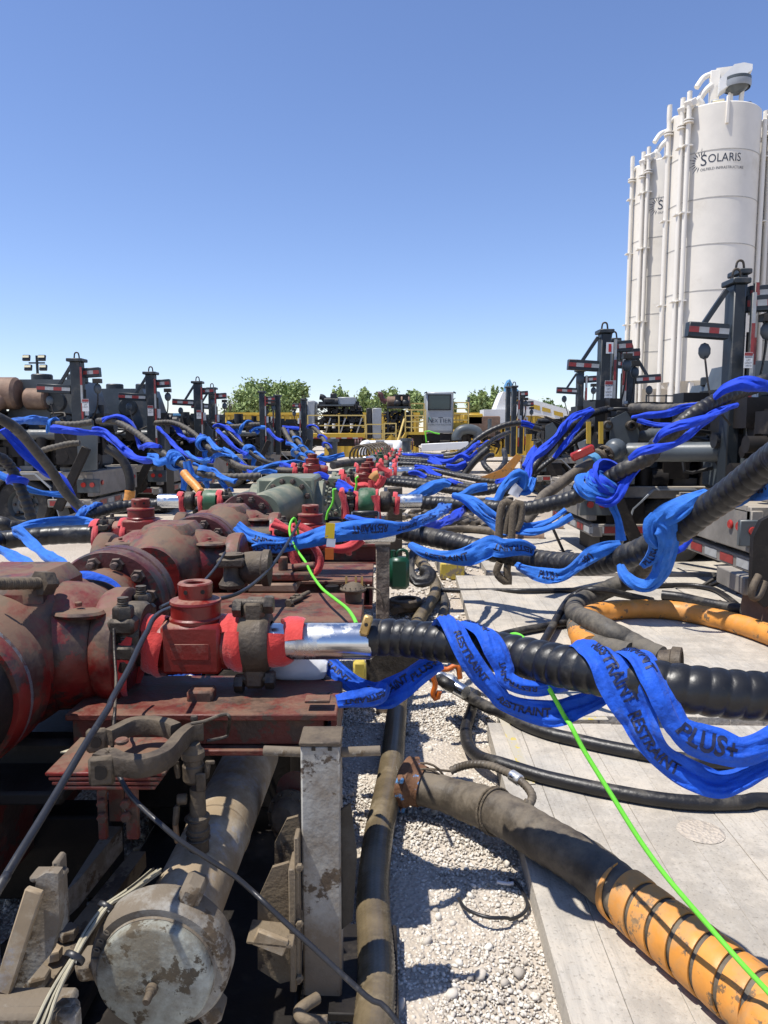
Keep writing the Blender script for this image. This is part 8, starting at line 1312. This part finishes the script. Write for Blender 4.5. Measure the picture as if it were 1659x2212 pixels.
# near right truck details: bumper block, fork plate, shackle
t = thing('outrigger_plate', 'dark rounded steel plate with a shackle at the right edge', 'plate', P('Z3', 1610, 900, 6.2)); plate('Z3', [(1555, 880), (1570, 520), (1620, 420), (1700, 380), (1760, 900), (1640, 960)], 6.2, .06, DARKM, 'side_plate', t)
MB().tube([P('Z3', 1600, 760, 6.1), P('Z3', 1565, 830, 6.05), P('Z3', 1560, 890, 6.05), P('Z3', 1600, 890, 6.05), P('Z3', 1640, 800, 6.1)], .03, 10).obj('shackle', STEELD, t)
t = thing('side_bumper', 'dirty white side bumper with red and white tape at the right edge', 'bumper', P('Z3', 1470, 800, 6.6)); a, b_ = P('Z3', 1385, 750, 7.0), P('Z3', 1560, 830, 6.3); MB().bar(a, b_, .14, .16, .01).obj('bumper_bar', DECK, t)
a, b_ = P('Z3', 1400, 775, 6.88), P('Z3', 1500, 812, 6.5); MB().bar(a+Vector((-.02, -.08, .0)), b_+Vector((-.02, -.08, .0)), .02, .08).obj('red_tape', TAPER, t)
c = P('Z3', 1590, 960, 6.4); MB().cyl(c, c+Vector((.6, .1, -.05)), .25, n=26, bev=.03).obj('dusty_drum', RUST, None, 'dusty brown drum end beneath the side bumper', 'drum')

# ---- more hoses filling the right centre between manifold and trucks
MORE = [([(640, 905, 11.2), (760, 915, 11), (900, 945, 10.6), (1060, 975, 10.3), (1220, 1005, 10), (1360, 1010, 9.9), (1480, 980, 9.9), (1600, 930, 10)], .042, 'black hose running just above the fourth hose'),
 ([(560, 930, 10.5), (700, 940, 10.3), (860, 960, 10.1), (1020, 990, 9.8)], .06, 'fat black hose end wrapped at the fourth clamp'),
 ([(610, 770, 16), (760, 778, 15.8), (900, 788, 15.6), (1040, 790, 15.3), (1140, 768, 15.2), (1210, 735, 15.2)], .045, 'spiral hose of the sixth outlet, upper strand'),
 ([(610, 805, 13.6), (740, 812, 13.5), (880, 828, 13.4), (1020, 835, 13.2), (1150, 810, 13.1), (1260, 760, 13.2)], .045, 'spiral hose between the sixth and fifth outlets'),
 ([(640, 835, 12.4), (800, 845, 12.3), (960, 870, 12), (1120, 900, 11.8), (1290, 925, 11.6), (1430, 930, 11.6)], .04, 'second thin spiral hose of the fifth outlet'),
 ([(600, 740, 20), (740, 745, 20), (880, 755, 19.8), (1000, 760, 19.6), (1100, 742, 19.5), (1180, 700, 19.4)], .06, 'spiral hose of the eighth outlet'),
 ([(600, 722, 23), (720, 728, 23), (860, 735, 22.8), (980, 738, 22.6), (1070, 722, 22.5), (1130, 690, 22.4)], .06, 'spiral hose of the ninth outlet'),
 ([(1330, 870, 13.5), (1290, 830, 13.6), (1270, 790, 13.8), (1290, 750, 14), (1340, 740, 14.2)], .05, 'dark hose loop beside the orange hose scrap'),
 ([(1250, 940, 11.5), (1330, 900, 11.8), (1400, 850, 12.2), (1440, 780, 12.6), (1430, 700, 13)], .045, 'dark hose climbing to the third right truck'),
 ([(1390, 1060, 9.6), (1480, 1020, 9.8), (1570, 950, 10), (1640, 860, 10.4), (1700, 780, 10.8)], .045, 'black hose running behind the blue knot to the right truck')]
for L, r_, lb in MORE: hose(lb, PP('Y3', L), r_, RUBD, max(.055, r_*1.3), .14, 12, .5, spp=6)
GL = [([(880, 1165), (1000, 1150), (1120, 1140), (1240, 1150), (1400, 1140)], .05, RUBT, 'dusty brown hose on the mat below the fourth hose'), ([(1010, 1265), (1080, 1240), (1160, 1215), (1180, 1180), (1140, 1160)], .035, RUBD, 'dark hose curled on the mat below the third hose'),
 ([(1080, 1280), (1150, 1265), (1240, 1240), (1330, 1215), (1450, 1205), (1659, 1210)], .04, RUBD, 'black hose lying across the mat under the third hose'), ([(640, 905), (760, 930), (900, 1000), (1000, 1010)], .05, RUBD, 'hidden dark hose on the gravel under the fourth outlet'),
 ([(700, 1100), (840, 1100), (980, 1085), (1140, 1080), (1300, 1085), (1500, 1080)], .045, RUBD, 'long dark hose on the ground parallel to the third hose'), ([(720, 1180), (850, 1160), (960, 1170), (1080, 1200), (1230, 1250), (1290, 1300)], .05, RUBT, 'tan hose bending on the mat edge toward the fuzzy rope'),
 ([(1190, 1275), (1260, 1262), (1320, 1290), (1400, 1330), (1560, 1350)], .055, RUBT, 'tan hose below the fuzzy rope loops'), ([(1250, 870), (1340, 880), (1460, 885), (1600, 880)], .05, RUBD, 'dark hose on the ground in front of the grey fender')]
for L, r_, m_, lb in GL: hose(lb, GG('Y3', L, .1+r_), r_, m_, .09, .06, 12, .5, spp=6)
for i, (L, lb) in enumerate((([(700, 1195), (735, 1160), (790, 1150), (830, 1170), (800, 1200)], 'crumpled canvas strip on the ground behind the carry bar'), ([(650, 1230), (700, 1215), (760, 1225), (800, 1245)], 'flat tan strap on the ground under the carry bar'), ([(520, 1230), (560, 1190), (640, 1170), (660, 1150)], 'pale hose bending up at the green barrel valve rack'))):
    rope(lb, GG('Y3', L, .16), .05, RUBT, 10, .04, 'hose', 'hose')
k = MB(); c = P('Y3', 1310, 900, 11.5); k.prism([(0, 0), (.5, .12), (.72, .45), (.62, .48), (.4, .25), (0, .1)], .02, Matrix.Translation(c-Vector((.2, 0, .15))) @ Matrix.Rotation(PI/2, 4, 'X')); k.obj('orange_scrap', ORANGE, None, 'torn orange guard scrap on the ground by the third right truck', 'scrap')
for i, (L, w_, lb) in enumerate((([(840, 845, 12.1), (900, 860, 12), (960, 880, 11.9)], .3, 'royal blue webbing lying on the second fifth-outlet hose'), ([(980, 820, 13), (1060, 835, 13), (1140, 805, 13)], .3, 'royal blue webbing under the hose between the outlets'), ([(850, 770, 15.4), (930, 790, 15.3), (1010, 790, 15.2)], .32, 'royal blue webbing twisted on the sixth upper strand'), ([(1060, 760, 17), (1120, 730, 17), (1180, 690, 17), (1230, 650, 17.5)], .36, 'royal blue webbing rising beside the long dark hose'), ([(800, 742, 19.6), (880, 752, 19.5), (960, 755, 19.4)], .34, 'royal blue webbing on the eighth hose'), ([(1380, 960, 9.7), (1450, 940, 9.8), (1530, 900, 9.8)], .3, 'royal blue webbing on the hose above the fourth'), ([(1590, 840, 10.2), (1640, 760, 10.4), (1659, 700, 10.6)], .32, 'royal blue webbing climbing at the third right truck'))):
    strap(lb, pts_w([('Y3', x, y, d) for x, y, d in L]), w_, BLUE3, .05, .15, 200+i, 9, .05, None, 'sling', 'sling', slg)
